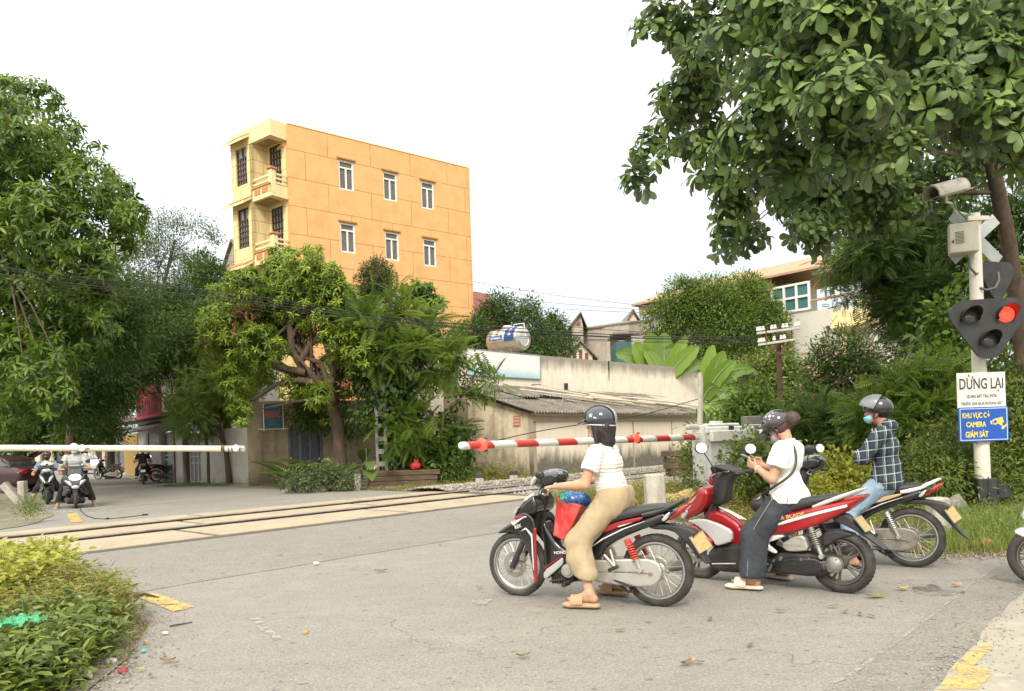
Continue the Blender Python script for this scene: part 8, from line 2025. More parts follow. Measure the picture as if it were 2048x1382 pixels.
mb=MB();mb.add([cabc+q for q in([Rb@v3(.05,-.3125,.05),Rb@v3(.18,-.3125,.05),Rb@v3(.388,-.3125,1.0),Rb@v3(.388,-.3125,1.22),Rb@v3(.30,-.3125,1.22)])],[(0,1,2,3,4)]);mb.build('black_band',M_BLK,bar,True)
mb=MB();mb.box(cabc+Rb@v3(.16,-.365,1.44),(.13,.012,.165),0,Rb);mb.build('dark_plate',M_BLK,bar,True)
mb=MB();bd=unit(Bm-Bt);mb.box(Bm+v3(.10,-.06,.02),(.2,.2,.46),.02,Rb);mb.box(cabc+Rb@v3(.05,-.42,1.31),(1.0,.12,.24),.02,Rb);mb.box(cabc+Rb@v3(.62,-.42,1.31),(.26,.12,.42),.06,Rb)
mb.build('drive_arm',M_CAB,bar,True)
mb=MB();a=cabc+Rb@v3(.74,-.42,1.34);mb.box(a+Rb@v3(.25,0,.02),(.5,.06,.13),.01,Rb);mb.box(a+Rb@v3(.1,0,.18),(.7,.05,.04),.01,Rb)
for k in range(5):mb.box(a+Rb@v3(.22+.08*k,.03,.16),(.02,.08,.05),0,Rb)
mb.build('counterweight_arm',M_CAB,bar,True)
bl=np.linalg.norm(Bm-Bt);cuts=[0.0,.10];
while cuts[-1]+.52<bl:cuts.append(cuts[-1]+.52)
cuts.append(bl)
mb=boom_tube(MB(),Bt,Bm+bd*.02,.058,.066,cuts,-.045);bo=mb.build('boom',[M_BWHT,M_BRED],bar,True,60)
mb=MB();mb.ball(Bt,(.058,.058,.058),16,8);mb.build('end_cap',M_WHITE,bo,True,180)
mb=MB();mb.box(Bm-bd*.05+v3(0,0,.0),(.05,.26,.30),.01,np.column_stack(frame_from(bd))@np.eye(3));
for s in(-1,1):
 for z in(-.08,.08):mb.cyl(Bm-bd*.35+v3(0,-.1*s,z),Bm+bd*.12+v3(0,-.1*s,z),.012,None,6)
mb.build('boom_clamp',M_CAB,bar,True)
mb=MB();mb.box(Bm+v3(-.05,-.02,.22),(.55,.14,.12),.04,Rb);mb.tube([Bm+v3(.02,-.02,.2),W(1402,770,16.2),W(1400,745,16.2)],[.06,.05,.05],8);mb.build('bracket',mat('cream_bracket',(.60,.55,.45),.6),bar,True)
for(x,y,Y,rr_) in((964,889,11.25,.095),(1270,876,14.35,.10)):
 q=W(x,y,Y)+v3(0,-.085,0);fd=unit(v3(-.35,-.93,0)) if x<1000 else unit(v3(.75,-.66,0))
 mb=MB();mb.lathe([(0,.05),(rr_*.5,.045),(rr_*.85,.03),(rr_,.0),(rr_*.9,-.02),(rr_*.5,-.05),(0,-.05)],q,fd,24);lo_=mb.build('warning_lamp',M_LAMPR,bar,True,40)
 mb=MB();mb.lathe([(rr_*.6,-.05),(rr_*.55,-.12),(rr_*.3,-.13)],q,fd,14)
 for s in(-1,1):mb.box(q+v3(0.05,.06,s*.09),(.07,.06,.03),.005)
 mb.build('lamp_clamp',M_BLK,lo_,True,40)
A0,A1=W(-130,895.5,18.0),W(489,897.5,18.0)
wb=thing('barrier_gate','plain white barrier boom with round discs closing the far side of the track','barrier',tuple(A1*v3(1,1,0)))
mb=MB();mb.tube([A0,A1],[.078,.070],18);b2=mb.build('boom',mat('ivory_boom',(.74,.70,.55),.45,c2=(.66,.62,.48),scale=2),wb,True,60)
mb=MB();q=W(447,896.8,18);mb.tube([q-v3(.04,0,0),q+v3(.05,0,0)],[.082,.082],16);mb.build('rusty_collar',M_RUST,b2,True,60)
mb=MB()
for x in(459,466,481):q=W(x,897,18);mb.tube([q-v3(.02,0,0),q+v3(.02,0,0)],[.082,.082],16)
mb.build('collar',M_GREYM,b2,True,60)
for x in(166,473):
 q=W(x,896,17.9);mb=MB();mb.lathe([(0,.02),(.075,.02),(.082,.0),(.06,-.04),(0,-.04)],q+v3(0,-.04,0),(0,-1,0),24);o=mb.build('lamp_back',M_WHITE,wb,True,40)
 mb=MB();
 for s in(-1,1):mb.tube([q+v3(s*.09,-.01,0),q+v3(s*.15,0.02,.0)],[.02,.005],6)
 mb.build('lamp_lug',M_GREYM,o,True)
mb=MB();q=A0*v3(1,1,0)+v3(-.3,0,0);mb.box(q+v3(0,.3,.65),(.7,.6,1.3),.02);mb.box(q+v3(0,0,1.3),(.7,.12,.3),.02);mb.build('cabinet',M_CAB,wb,True)
mb=MB();P=[G(160,1017),G(163,1024),G(172,1032),G(190,1038),G(215,1039),G(245,1036),G(290,1031)];mb.tube([q+v3(0,0,.012) for q in P],.008,5);mb.box(P[-1]+v3(0,0,.02),(.12,.04,.03),.005);mb.box(P[4]+v3(0,0,.02),(.06,.04,.03),.005)
tag(mb.build('cord',M_WIRE),'thin dark cord lying on the road by the lit scooter','cord')
Yp=12.0
def SP(x,y,dY=0.0):return W(x,y,Yp+dY)
pb=SP(1967,1010);pb[2]=0
px_=lambda z:v3(pb[0],pb[1],z)
ztop=SP(1945,428)[2]
sg_=thing('railway_signal','cream railway crossing signal post with one red lamp lit, behind the grass','signal',tuple(pb))
M_POST=plaster('post_cream',(0.72,0.67,0.585),(0.55,0.5,0.42),streak=.5)
mb=MB();mb.tube([px_(.3),px_(ztop)],[.115,.088],24);mb.box(px_(ztop-.1)+v3(0,-.1,0),(.34,.05,.07),.008);mb.box(px_(ztop-.1)+v3(0,.1,0),(.34,.05,.07),.008);mb.build('post',M_POST,sg_,True,50)
mb=MB();mb.box(px_(.30),(.30,.28,.42),.015);mb.box(px_(.05),(.46,.42,.06),.01);mb.box(px_(.30)+v3(.27,0,-.0),(.2,.24,.22),.015);mb.box(px_(.34)+v3(0,-.146,0),(.012,.012,.40),0);mb.build('base_casing',mat('black_casing',(.025,.025,.026),.55,c2=(.05,.05,.05),scale=6),sg_,True)
mb=MB();mb.box(px_(.0),(1.7,.75,.08),.02);mb.build('base_slab',M_CONC,sg_,True)
M_SIGBLK=mat('signal_black',(.022,.022,.023),.5,c2=(.04,.04,.04),scale=5)
def ring_poly(pts,r,n=8):
 """rounded outline around three corners"""
 out=[];c=np.mean(pts,0)
 k=len(pts)
 for i in range(k):
  p,a,b=np.array(pts[i]),np.array(pts[i-1]),np.array(pts[(i+1)%k])
  d0=unit(np.array((p-a)[::-1])*(1,-1));d1=unit(np.array((b-p)[::-1])*(1,-1))
  if np.dot(d0,p-c)<0:d0,d1=-d0,-d1
  a0,a1=math.atan2(d0[1],d0[0]),math.atan2(d1[1],d1[0])
  while a1-a0>math.pi:a1-=2*math.pi
  while a1-a0<-math.pi:a1+=2*math.pi
  for j in range(n+1):t=a0+(a1-a0)*j/n;out.append((p[0]+r*math.cos(t),p[1]+r*math.sin(t)))
 return out
def signal_head(name,ctr,ex,lit,back=False,k=1.0):
 ex=unit(ex);nn_=np.cross(ex,(0,0,1.0));up=v3(0,0,1)
 poly=[(k*a,k*b) for(a,b) in ring_poly([(-.31,.20),(.31,.20),(0,-.29)],.22)]
 mb=MB();mb.prism(poly,ctr-nn_*.03,ex,up,.05);h=mb.build(name,M_SIGBLK,sg_,True,30)
 if back:
  for(u,z) in((-.25,.16),(.25,.16),(0,-.22)):
   mb=MB();mb.lathe([(0,.24),(.10,.24),(.125,.2),(.13,.0)],ctr+ex*u*k+up*z*k+nn_*.01,nn_,20);mb.build('lamp_housing',M_SIGBLK,h,True,40)
  return h
 for i,(u,z) in enumerate(((-.25,.16),(.25,.16),(0,-.22))):
  c_=ctr+ex*u+up*z+nn_*.025
  mb=MB();mb.lathe([(0,.045),(.07,.035),(.115,.012),(.12,0)],c_,nn_,28);ln_=mb.build('lens',M_LAMPR if i==lit else mat('dark_lens',(.05,.048,.046),.2,c2=(.16,.155,.15),scale=40,stretch=(1,1,6),coat=1.0),h,True,180)
  V=[]
  for j in range(25):
   t=math.pi*(-.18+1.36*j/24);dep=.10+.20*max(0,math.sin(t))**.7
   for(rr_,dd) in((.135,0),(.135,dep),(.128,dep),(.128,0)):V.append(c_+rr_*(math.cos(t)*ex+math.sin(t)*up)+nn_*dd)
  F=[(4*j+k,4*j+4+k,4*j+4+(k+1)%4,4*j+(k+1)%4) for j in range(24) for k in range(3)]
  mesh_obj('lamp_hood',V,F,M_SIGBLK,h,True,40)
 return h
signal_head('signal_head',SP(1975,652,-.32),v3(.97,-.24,0),1)
signal_head('signal_head',SP(1992,558,.30),v3(-.97,-.24,0),None,True,.66)
mb=MB()
for z in(SP(1960,612)[2],SP(1960,700)[2]):mb.box(px_(z)+v3(.02,-.13,0),(.26,.12,.05),.01)
mb.tube([SP(1960,575,-.1),SP(1972,580,-.14),SP(1990,576,-.1),SP(1998,560,.1),SP(1996,545,.2)],.018,8);mb.tube([SP(1937,515,-.1),SP(1940,535,-.13),SP(1952,548,-.1),SP(1960,545,-.05)],.018,8);mb.tube([SP(1978,705,-.15),SP(1985,715,-.12),SP(1975,730,-.1)],.02,8)
mb.build('conduit',mat('grey_conduit',(.12,.12,.12),.5),sg_,True,60)
M_BUCK=mat('grey_board',(.40,.42,.42),.5,c2=(.32,.34,.34),scale=4)
cb0=SP(1950,477,.16)
for s in(-1,1):
 d_=unit(v3(.80,.25,s*.62));R_=np.column_stack(frame_from(d_,(0,-1,0)));poly=[(-.62,-.10),(.54,-.10),(.62,0),(.54,.10),(-.62,.10)]
 mb=MB();mb.box(cb0+v3(0,.02*s,0),(1.2,.20,.012),.002,np.column_stack((d_,np.cross((0,1,0),d_),v3(0,1,0))));mb.build('crossbuck_board',M_BUCK,sg_,True)
bx=thing('control_box','small beige louvred control box strapped high on the signal post','control box',tuple(SP(1925,478)))
qb=SP(1926,478,-.16);Rk=rot(-24);mb=MB();mb.box(qb,(.40,.24,.46),.012,Rk);mb.build('casing',mat('beige_box',(.60,.55,.46),.5,c2=(.5,.45,.36),scale=4),bx,True)
mb=MB()
for k in range(9):
 mb.box(qb+Rk@v3(-.06,-.121,.09-.022*k),(.12,.006,.008),0,Rk);mb.box(qb+Rk@v3(.201,.0,.10-.022*k),(.006,.12,.008),0,Rk)
mb.box(qb+Rk@v3(-.15,-.125,-.05),(.02,.02,.04),0,Rk);mb.build('louvre',M_PRINT,bx,True)
cc=thing('cctv_camera','weathered bullet security camera on a bracket atop the signal post','camera',tuple(SP(1890,385)))
a,b=SP(1862,392,-.25),SP(1922,376,-.1);d_,s_,u_=frame_from(b-a)
M_CCTV=mat('weathered_housing',(.60,.56,.47),.6,c2=(.38,.26,.15),scale=5,lo=.5,hi=.7)
poly=[(.14*math.cos(t),.12*math.sin(t) if math.sin(t)>-.3 else-.05) for t in np.linspace(-.3,math.pi+.3,16)]
V=[a+s_*x*1.25+u_*z*1.35 for(x,z) in poly]+[b+s_*x*1.25+u_*z*1.35 for(x,z) in poly]
k=len(poly);mb=MB();mb.add(V,[tuple(range(k,2*k))[::-1]]+[(i,(i+1)%k,k+(i+1)%k,k+i) for i in range(k)]);V2=[p_+(q_-p_)*.04 for p_,q_ in zip(V[:k],V[k:])];mb.add([a+(p_-a)*.86 for p_ in V[:k]]+V2,[(i,k+i,k+(i+1)%k,(i+1)%k) for i in range(k)])
mb.build('housing',M_CCTV,cc,True,35)
mb=MB();mb.tube([a+d_*.07,a+d_*.16],[.08,.08],14);mb.build('lens',M_BLKG,cc,True,40)
mb=MB();m_=(a+b)/2;mb.tube([m_-v3(0,0,.06),m_-v3(0,0,.16),SP(1908,408,-.1),SP(1910,425,-.1)],.024,8);mb.box((a+b)/2-u_*.055+d_*.12,(.62,.20,.012),0,np.column_stack((d_,s_,u_)));mb.tube([SP(1910,425,-.1),SP(1935,430,-.05)],.03,8);mb.build('bracket',M_CCTV,cc,True,60)
mb=MB();mb.tube([SP(1916,388,-.1),SP(1906,402,-.14),SP(1914,420,-.16),SP(1932,436,-.14),SP(1938,426,-.12),SP(1940,420,-.1)],.012,6);mb.build('green_wire',mat('green_wire',(.03,.22,.13),.5),cc,True,60)
exs=v3(1,-.03,0);exs=unit(exs);ups=v3(0,0,1)
def board(name,label,x0,y0,x1,y1,m,m2,dy):
 p0,p1=SP(x0,y0,dy),SP(x1,y1,dy);c_=(p0+p1)/2;t=thing(name,label,'sign',tuple(c_));w_=p1[0]-p0[0];h_=p0[2]-p1[2]
 mb=MB();mb.box(c_,(w_,.012,h_),.004);o=mb.build('plate',m,t,True);return t,c_,w_,h_
stp,c_,w_,h_=board('stop_sign','white notice with black Vietnamese lettering telling riders to stop, on the signal post',1912.5,746.5,2012,814.5,mat('sign_white',(.78,.765,.71),.4),None,-.16)
X_=v3(1,0,0)
lettering('DỪNG LẠI',c_+v3(0,-.007,h_*.20),X_,ups,w_*.90,h_*.50,mat('sign_black',(.05,.05,.052),.5),stp,True,.015)
lettering('QUAN SÁT TÀU HỎA',c_+v3(0,-.007,-h_*.155),X_,ups,w_*.62,h_*.135,MATS['sign_black'],stp,True,.02)
lettering('TRƯỚC KHI QUA ĐƯỜNG SẮT',c_+v3(0,-.007,-h_*.355),X_,ups,w_*.86,h_*.135,MATS['sign_black'],stp,True,.02)
M_SBLUE=mat('sign_blue_board',(.012,.085,.42),.35,c2=(.014,.095,.45),scale=3)
cmn,c_,w_,h_=board('camera_notice','blue notice with yellow Vietnamese lettering and a camera symbol, below the white one',1916,815.5,2018,881,M_SBLUE,None,-.165)
M_SYEL=mat('sign_yellow',(.80,.68,.10),.4);M_SBORD=mat('sign_border',(.62,.72,.80),.4)
mb=MB()
for s in(-1,1):mb.box(c_+v3(0,-.0075,s*h_*.455),(w_*.95,.002,.011));mb.box(c_+v3(s*w_*.468,-.0075,0),(.011,.002,h_*.89))
mb.build('border',M_SBORD,cmn,True)
lettering('KHU VỰC CÓ',c_+v3(-w_*.145,-.0075,h_*.26),X_,ups,w_*.56,h_*.235,M_SYEL,cmn,True,.035)
lettering('CAMERA',c_+v3(-w_*.155,-.0075,0),X_,ups,w_*.40,h_*.16,M_SYEL,cmn,True,.035)
lettering('GIÁM SÁT',c_+v3(-w_*.145,-.0075,-h_*.27),X_,ups,w_*.46,h_*.22,M_SYEL,cmn,True,.035)
mb=MB()
o_=c_+v3(w_*.285,-.007,h_*.08);e1,e2=unit(v3(.97,0,.22)),unit(v3(-.22,0,.97))
mb.prism([(-.075,-.045),(.075,-.045),(.085,-.03),(.085,.045),(-.065,.045),(-.085,.03)],o_,e1,e2,.002);mb.prism([(0,-.045),(.06,-.045),(.05,-.075),(.02,-.075)],o_,e1,e2,.002);mb.prism([(.02,-.14),(.045,-.075),(.065,-.085),(.05,-.115),(.12,-.075),(.13,-.09),(.05,-.145)],o_,e1,e2,.002);mb.prism([(-.12,-.02),(-.095,-.03),(-.095,.03),(-.12,.03)],o_,e1,e2,.002)
mb.build('camera_symbol',M_SYEL,cmn,True)
mb=MB();mb.prism([(.026*math.cos(t),.026*math.sin(t)) for t in np.linspace(0,6.283,16,endpoint=False)],o_+e1*-.045-v3(0,.0025,0),e1,e2,.001);mb.build('symbol_lens',M_SBLUE,cmn,True)
M_SLEEP=mat('old_sleeper_wood',(.135,.09,.055),.9,c2=(.065,.045,.03),scale=3,stretch=(1,6,6),bmp=.5,bscale=30)
M_POSTW=plaster('stained_post',(.55,.51,.44),(.22,.20,.17),dlo=.4,dhi=.62,streak=.8)
def stone_post(label,x,y,top,w_,lean=(0,0),cap=True,m=None,grp='white stone posts along the track',z=0.0,Y=None):
 g=G(x,y,z) if Y is None else np.array((W(x,y,Y)[0],Y,z));h_=W(x,top,g[1])[2]-z;t=thing('stone_post',label,'post',tuple(g),0,grp)
 e=g+v3(lean[0],lean[1],h_);d,s,u=frame_from(e-g,(0,1,0));mb=MB()
 mb.box((g+e)/2-d*.05,(np.linalg.norm(e-g)+.1,w_,w_),.02,np.column_stack((d,s,u)));mb.build('shaft',m or M_POSTW,t,True)
 if cap:mb=MB();mb.box(e-d*w_*.25,(w_*.55,w_+.012,w_+.012),.015,np.column_stack((d,s,u)));mb.build('dark_top',mat('charred_cap',(.06,.05,.042),.9),t,True)
stone_post('short white post at the left end of the sleeper pile',716,981,941,.20)
stone_post('dark topped stone post on the ballast, left of the pair by the shed',960,974,948,.24,z=.0)
stone_post('dark topped stone post on the ballast, right of the pair by the shed',1028,966,942,.26,z=.0)
stone_post('stained white post half hidden in the yellow weeds behind the first rider',1313,1040,948,.30,(-.02,0),False)
stone_post('pale mossy stone post behind the tail of the gold striped motorcycle',1880,1075,995,.21,(-.02,0),False)
stone_post('upright white stone post by the parked red car',46,1003,962,.21,(0,0),False)
stone_post('fallen leaning stone post with a white end at the left roadside',42,1008,966,.20,(-.42,-.1),False)
stone_post('grey concrete stub behind the arm of the barrier cabinet',1508,960,832,.42,(0,0),False,mat('grey_concrete',(.26,.25,.225),.9,c2=(.19,.18,.16),scale=4,bmp=.3),None,Y=18.2)
def rock(label,x,y,r,seed,m=M_CONC,z=0):
 g=G(x,y,z);mb=MB();mb.ball(g+v3(0,0,r[2]*.6),r,14,9);o=mb.build('rock',m,None,False,60)
 V=np.array([v.co[:] for v in o.data.vertices]);V+=np.array([[mnoise.noise(Vector(p*3/max(r)*.5+seed)) for _ in range(3)] for p in V])*max(r)*.45;o.data.vertices.foreach_set('co',V.astype(np.float32).ravel());o.data.update();tag(o,label,'rock')
rock('grey boulder in the grass left of the signal base',1908,1030,(.20,.18,.17),3,mat('grey_rock',(.24,.22,.18),.9,c2=(.15,.14,.11),scale=5,bmp=.4))
rock('flat pale boulder at the foot of the old wall',612,984,(.95,.35,.14),6,mat('pale_rock',(.34,.29,.22),.9,c2=(.22,.19,.14),scale=3,bmp=.4))
rock('brick coloured lump in the roadside grass',1965,1098,(.12,.08,.06),9,mat('brick_lump',(.34,.16,.09),.9))
rock('yellow sand heap among the weeds left of the barrier cabinet',1370,1010,(.55,.3,.17),15,M_SAND)
def pile(x0,x1,y,layers,deep,label,seed,zb=0.0,Y=None,th=.17):
 r=random.Random(seed);a=G(x0,y,zb) if Y is None else np.array((W(x0,y,Y)[0],Y,zb));b=G(x1,y-.033*(x1-x0),zb) if Y is None else np.array((W(x1,y,Y)[0],Y+.3,zb))
 d=b-a;l=np.linalg.norm(d);d=d/l;nn_=v3(-d[1],d[0],0)
 for i in range(layers):
  for j in range(deep):
   c_=(a+b)/2+nn_*(.13+.26*j)+v3(0,0,th*(i+.5))+d*r.uniform(-.12,.12);yaw=r.uniform(-.03,.03);dd=v3(d[0]*math.cos(yaw)-d[1]*math.sin(yaw),d[0]*math.sin(yaw)+d[1]*math.cos(yaw),0)
   t=thing('sleeper',label(i,j),'railway sleeper',tuple(c_-v3(0,0,th/2)),math.atan2(dd[1],dd[0]),'stacked timber sleepers')
   mb=MB();mb.box((0,0,th/2),(l*r.uniform(.93,1.0),.235,th-.012),.014);mb.build('timber',M_SLEEP,t)
   mb=MB()
   for s in(-1,1):mb.box((s*l*.28,0,th-.004),(.22,.14,.012),.002)
   mb.build('rail_seat',M_RUST,t)
 return a,b,d,nn_
ln_=['bottom','middle','top'];dn_=['front','middle','rear']
a_,b_,d_,n_=pile(728,882,975,3,3,lambda i,j:'%s layer, %s row timber sleeper in the pile carrying the two carrier bags'%(ln_[i],dn_[j]),3)
ln2=['lowest','second','third','topmost']
pile(1340,1400,946,4,2,lambda i,j:'%s %s sleeper of the dark heap left of the barrier cabinet'%(ln2[i],['front','rear'][j]),5,.05,24.5,.20)
def carrier(label,pos,col,c2_,s=1.0,seed=1):
 t=thing('carrier_bag',label,'bag',tuple(pos));S=SDF(.008,.04);S.ell(v3(0,0,.12)*s,v3(.17,.13,.13)*s);S.cone(v3(.02,0,.2)*s,v3(-.02,0,.34)*s,.07*s,.02*s);S.cone(v3(.05,0,.2)*s,v3(.07,.02,.36)*s,.05*s,.012*s);S.cut(v3(0,0,.0),(0,0,-1))
 S.build('bag_body',mat('carrier_%d'%seed,col,.35,c2=c2_,scale=9,lo=.45,hi=.6),t,.018,14)
zt_=.51
q=a_+d_*.25+n_*.2;carrier('pink and white carrier bag knotted on the left end of the sleeper pile',q+v3(0,0,zt_),(.62,.34,.36),(.74,.62,.60),.9,1)
q=a_+d_*1.66+n_*.2;carrier('red carrier bag standing on the sleeper pile',q+v3(0,0,zt_),(.55,.03,.03),(.42,.02,.02),1.0,2)
tp=thing('telegraph_pole','old brown telegraph pole with two crossarms of white insulators','pole',(W(1562,900,24)[0],24,0))
mb=MB();q=W(1556,652,24);g=np.array((q[0],24,0));mb.tube([g,q],[.10,.075],10);mb.build('pole',mat('creosoted_wood',(.10,.05,.035),.9,c2=(.06,.035,.025),scale=5),tp,True,60)
M_ARM=mat('pale_crossarm',(.55,.52,.45),.7,c2=(.4,.38,.32),scale=5)
for(p0,p1) in(((1513,667),(1600,656)),((1516,690),(1592,679))):
 a,b=W(*p0,23.85),W(*p1,23.6);mb=MB();mb.box((a+b)/2,(np.linalg.norm(b-a),.07,.075),.01,np.column_stack(frame_from(b-a)));mb.build('crossarm',M_ARM,tp,True)
 for k,f_ in enumerate((.03,.09,.16,.36,.43,.62,.70,.90,.97)):
  if p0[0]==1516 and k in(3,7,8):continue
  q=a+(b-a)*f_+v3(0,0,.05);mb=MB();mb.lathe([(.0,.16),(.035,.155),(.045,.12),(.035,.10),(.055,.07),(.05,.03),(.02,.02),(.015,0)],q,(0,0,1),12);mb.build('insulator',M_WHITE,tp,True,50)
mb=MB()
for(p0,p1) in(((1532,660),(1533,690)),((1583,655),(1584,682)),((1536,692),(1556,708)),((1580,684),(1560,708))):mb.tube([W(*p0,23.75),W(*p1,23.78)],.022,5)
mb.build('brace',M_RUST,tp,True)
cp=thing('concrete_pole','slotted concrete power pole rising through the creeper behind the sleepers','pole',(W(766,950,25)[0],25,0))
mb=MB();top=W(757,655,25)[2];g=np.array((W(766,950,25)[0],25,0))
for s in(-1,1):mb.box(g+v3(s*.15,0,top/2),(.10,.22,top),.01)
for k in range(int(top/.42)):mb.box(g+v3(0,0,.3+.42*k),(.22,.20,.16),.0)
mb.build('shaft',mat('grey_concrete',(.26,.25,.225),.9),cp,True)
def cable(label,pts,r=.014,m=M_WIRE,grp='overhead cables'):
 Q=smooth_pts([W(*p) for p in pts],10)
 o=MB().tube(Q,r,5,False).build('cable',m,None,False,180);tag(o,label,'cable',grp)
Lb='black cable of the sagging bundle crossing before the trees and the orange building'
for k,(o0,o1,o2,r_) in enumerate(((0,0,0,.009),(26,22,14,.014),(31,27,20,.009),(40,30,22,.014),(44,36,30,.009),(56,46,34,.008))):
 cable(Lb,[(-160,486+o0,17),(150,528+o0,18.5),(460,562+o0*.9,20),(760,610+o1,22),(1000,640+o2,23),(1290,664+o2*.6,23.6),(1516,662+o2*.8,23.8)],r_)
for k,yy in enumerate((0,20,34)):
 cable('thin pale cable high against the sky between the orange building and the tiled house',[(946,563+yy,48),(1100,589+yy*.8,48),(1292,612+yy*.4,50)],.016,mat('pale_cable',(.25,.26,.27),.6),'thin cables against the sky')
for k,yy in enumerate((0,12)):
 cable('thin cable slanting past the left of the orange building',[(290,480+yy,40),(470,512+yy,42)],.012,mat('pale_cable',(.25,.26,.27),.6),'thin cables left of the building')
cable('slack wire with knots hanging in front of the shed above the striped boom',[(980,884,24),(1080,862,25),(1180,846,26),(1290,828,28),(1396,798,30)],.016,M_WIRE,None)
def car(name,label,at_,hd,m,length=4.4,grp='cars parked down the street'):
 t=thing(name,label,'car',tuple(at_),hd,grp);L2_=length/4.4
 prof=[(-.85,.30),(-.95,.55),(-.92,.88),(-.55,.98),(-.05,1.02),(2.55,1.02),(3.25,.86),(3.42,.62),(3.40,.34),(3.1,.24),(-.5,.22)]
 puff('body',[(x*L2_,z) for(x,z) in prof],lambda X,Z:.86-.10*np.clip((Z-.75)/.3,0,1)-.10*np.clip((X-2.9)/.5,0,1),m,t,.16,res=.03)
 cab=[(-.42,.92),(-.10,1.22),(.35,1.40),(1.25,1.43),(1.75,1.28),(2.45,.96)]
 g_=puff('cabin_glass',[(x*L2_,z) for(x,z) in cab],lambda X,Z:.74-.22*np.clip((Z-.95)/.45,0,1),mat('car_glass',(.03,.032,.034),.08,coat=1.0),t,.08,res=.025)
 puff('roof',[(x*L2_,z) for(x,z) in[(-.12,1.21),(.33,1.42),(1.25,1.455),(1.78,1.28),(1.65,1.28),(1.2,1.38),(.4,1.36),(.0,1.20)]],.565,m,t,.05,res=.02)
 for yy in(-1,1):
  mb=MB()
  for(p0,p1) in(((-.42,.95),(-.06,1.22)),((.78,.98),(.74,1.42)),((1.72,1.29),(2.45,.97)),((-.06,1.22),(.35,1.40))):mb.tube([(p0[0]*L2_,yy*.735,p0[1]),(p1[0]*L2_,yy*(.735-.22*(p1[1]-.95)/.45),p1[1])],.035,6)
  mb.build('pillar',m,t,False,60)
  mb=MB();mb.ball((-.90*L2_,yy*.60,.80),(.06,.20,.10),12,8);mb.build('tail_lamp',M_LENSR,t,False,180)
  mb=MB();mb.ball((3.25*L2_,yy*.58,.70),(.12,.20,.09),12,8);mb.build('headlamp',M_LENSC,t,False,180)
  mb=MB();mb.ball((2.05*L2_,yy*.88,1.0),(.07,.10,.07),10,6);mb.build('wing_mirror',m,t,False,180)
  for x in(0,2.55):
   c_=v3(x*L2_,yy*.74,.31);mb=MB();mb.lathe([(.0,.09),(.16,.085),(.2,.10),(.205,.0),(.2,-.09)],c_,(0,yy,0),24)
   for k in range(5):a=k*1.2566;mb.tube([c_+v3(0,yy*.085,0),c_+v3(.19*math.cos(a),yy*.095,.19*math.sin(a))],.022,5)
   w_=mb.build('wheel',M_RIMD,t,False,40);mb=MB();mb.lathe([(.2,.10),(.29,.105),(.315,.07),(.315,-.07),(.29,-.1),(.2,-.1)],c_,(0,yy,0),32);mb.build('tyre',M_TYRE,w_,False,40)
   mb=MB();mb.lathe([(.33,.03),(.39,.03),(.39,-.05),(.33,-.05)],c_+v3(0,yy*.10,0),(0,yy,0),24,True,(-.1 if True else 0,3.3));mb.build('wheel_arch',M_BLK,t,False,40)
 return t
M_CARR=paint('dark_red_car',(.045,.010,.012),(.035,.008,.010),.4,.25)
gc=G(34,985);car('car','dark maroon saloon car parked under the trees at the left edge',gc+v3(-.2,.4,0),math.radians(168),M_CARR)
gw=G(88,952);car('car','white saloon car standing in the street behind the woman in the blue blouse',gw+v3(0.3,3.0,0),math.radians(-40),M_WHT2)
M_LYEL=mat('yellow_dry_leaf',(.52,.33,.06),.7,c2=(.40,.22,.05),scale=20);M_LGRN=mat('yellow_green_dry_leaf',(.22,.24,.05),.7,c2=(.12,.13,.03),scale=15)
M_LBRN=mat('brown_dry_leaf',(.20,.12,.06),.8,c2=(.12,.07,.04),scale=15);M_PAPR=mat('white_litter',(.72,.70,.66),.7)
def leaf_on(label,x,y,l,w_,m,yaw,curl=.014,name='fallen_leaf',cat='leaf',grp='fallen leaves on the road'):
 g=G(x,y,.014);c_,s_=math.cos(yaw),math.sin(yaw);V=[]
 for i in range(7):
  u=i/6;ww=w_*math.sin(math.pi*min(max(u,.04),.96))**.8
  for q in(-1,0,1):X,Y_=(u-.5)*l,q*ww/2;V.append(g+v3(X*c_-Y_*s_,X*s_+Y_*c_,.004+curl*(2*u-1)**2+curl*.5*abs(q)))
 F=[(3*i+j,3*i+3+j,3*i+4+j,3*i+1+j) for i in range(6) for j in range(2)]
 tag(mesh_obj(name,V,F,m,None,False,180),label,cat,grp)
leaf_on('yellow leaf on the road between the red scooter and the oil stain',1806,1178,.11,.06,M_LYEL,.1,.012)
leaf_on('yellow leaf on the road right of the oil stain',1914,1171,.10,.05,M_LYEL,.2,.012)
leaf_on('green and yellow curled leaf on the road behind the red scooter',1752,1193,.17,.07,M_LGRN,.05)
leaf_on('brown curled leaf at the bottom of the road, left of the pale shoulder',1372,1327,.10,.045,M_LBRN,.7)
leaf_on('brown leaf on the road at the bottom middle',1046,1313,.09,.04,M_LBRN,.2)
leaf_on('dark leaf on the darker asphalt before the crossing',762,1142,.13,.05,M_LBRN,.1)
leaf_on('brown leaf pair beside the leafy corner',336,1322,.10,.04,M_LBRN,.1)
leaf_on('dry tan leaf at the edge of the leafy corner',232,1313,.07,.04,M_LYEL,.8)
leaf_on('pale leaf blown against the stop mark on the road',640,1108,.06,.03,M_LYEL,.4)
for i,(x,y) in enumerate(((1665,1213),(1690,1223),(1720,1228),(1742,1232),(1700,1158),(1560,1222),(960,1175),(1420,1238),(880,1090),(720,1075),(560,1110),(1240,1260),(1500,1290))):
 leaf_on('small dark leaf scrap on the grey road',x,y,.08,.03,M_LBRN,i*.6,.005,'leaf_scrap','leaf','dark leaf scraps on the road')
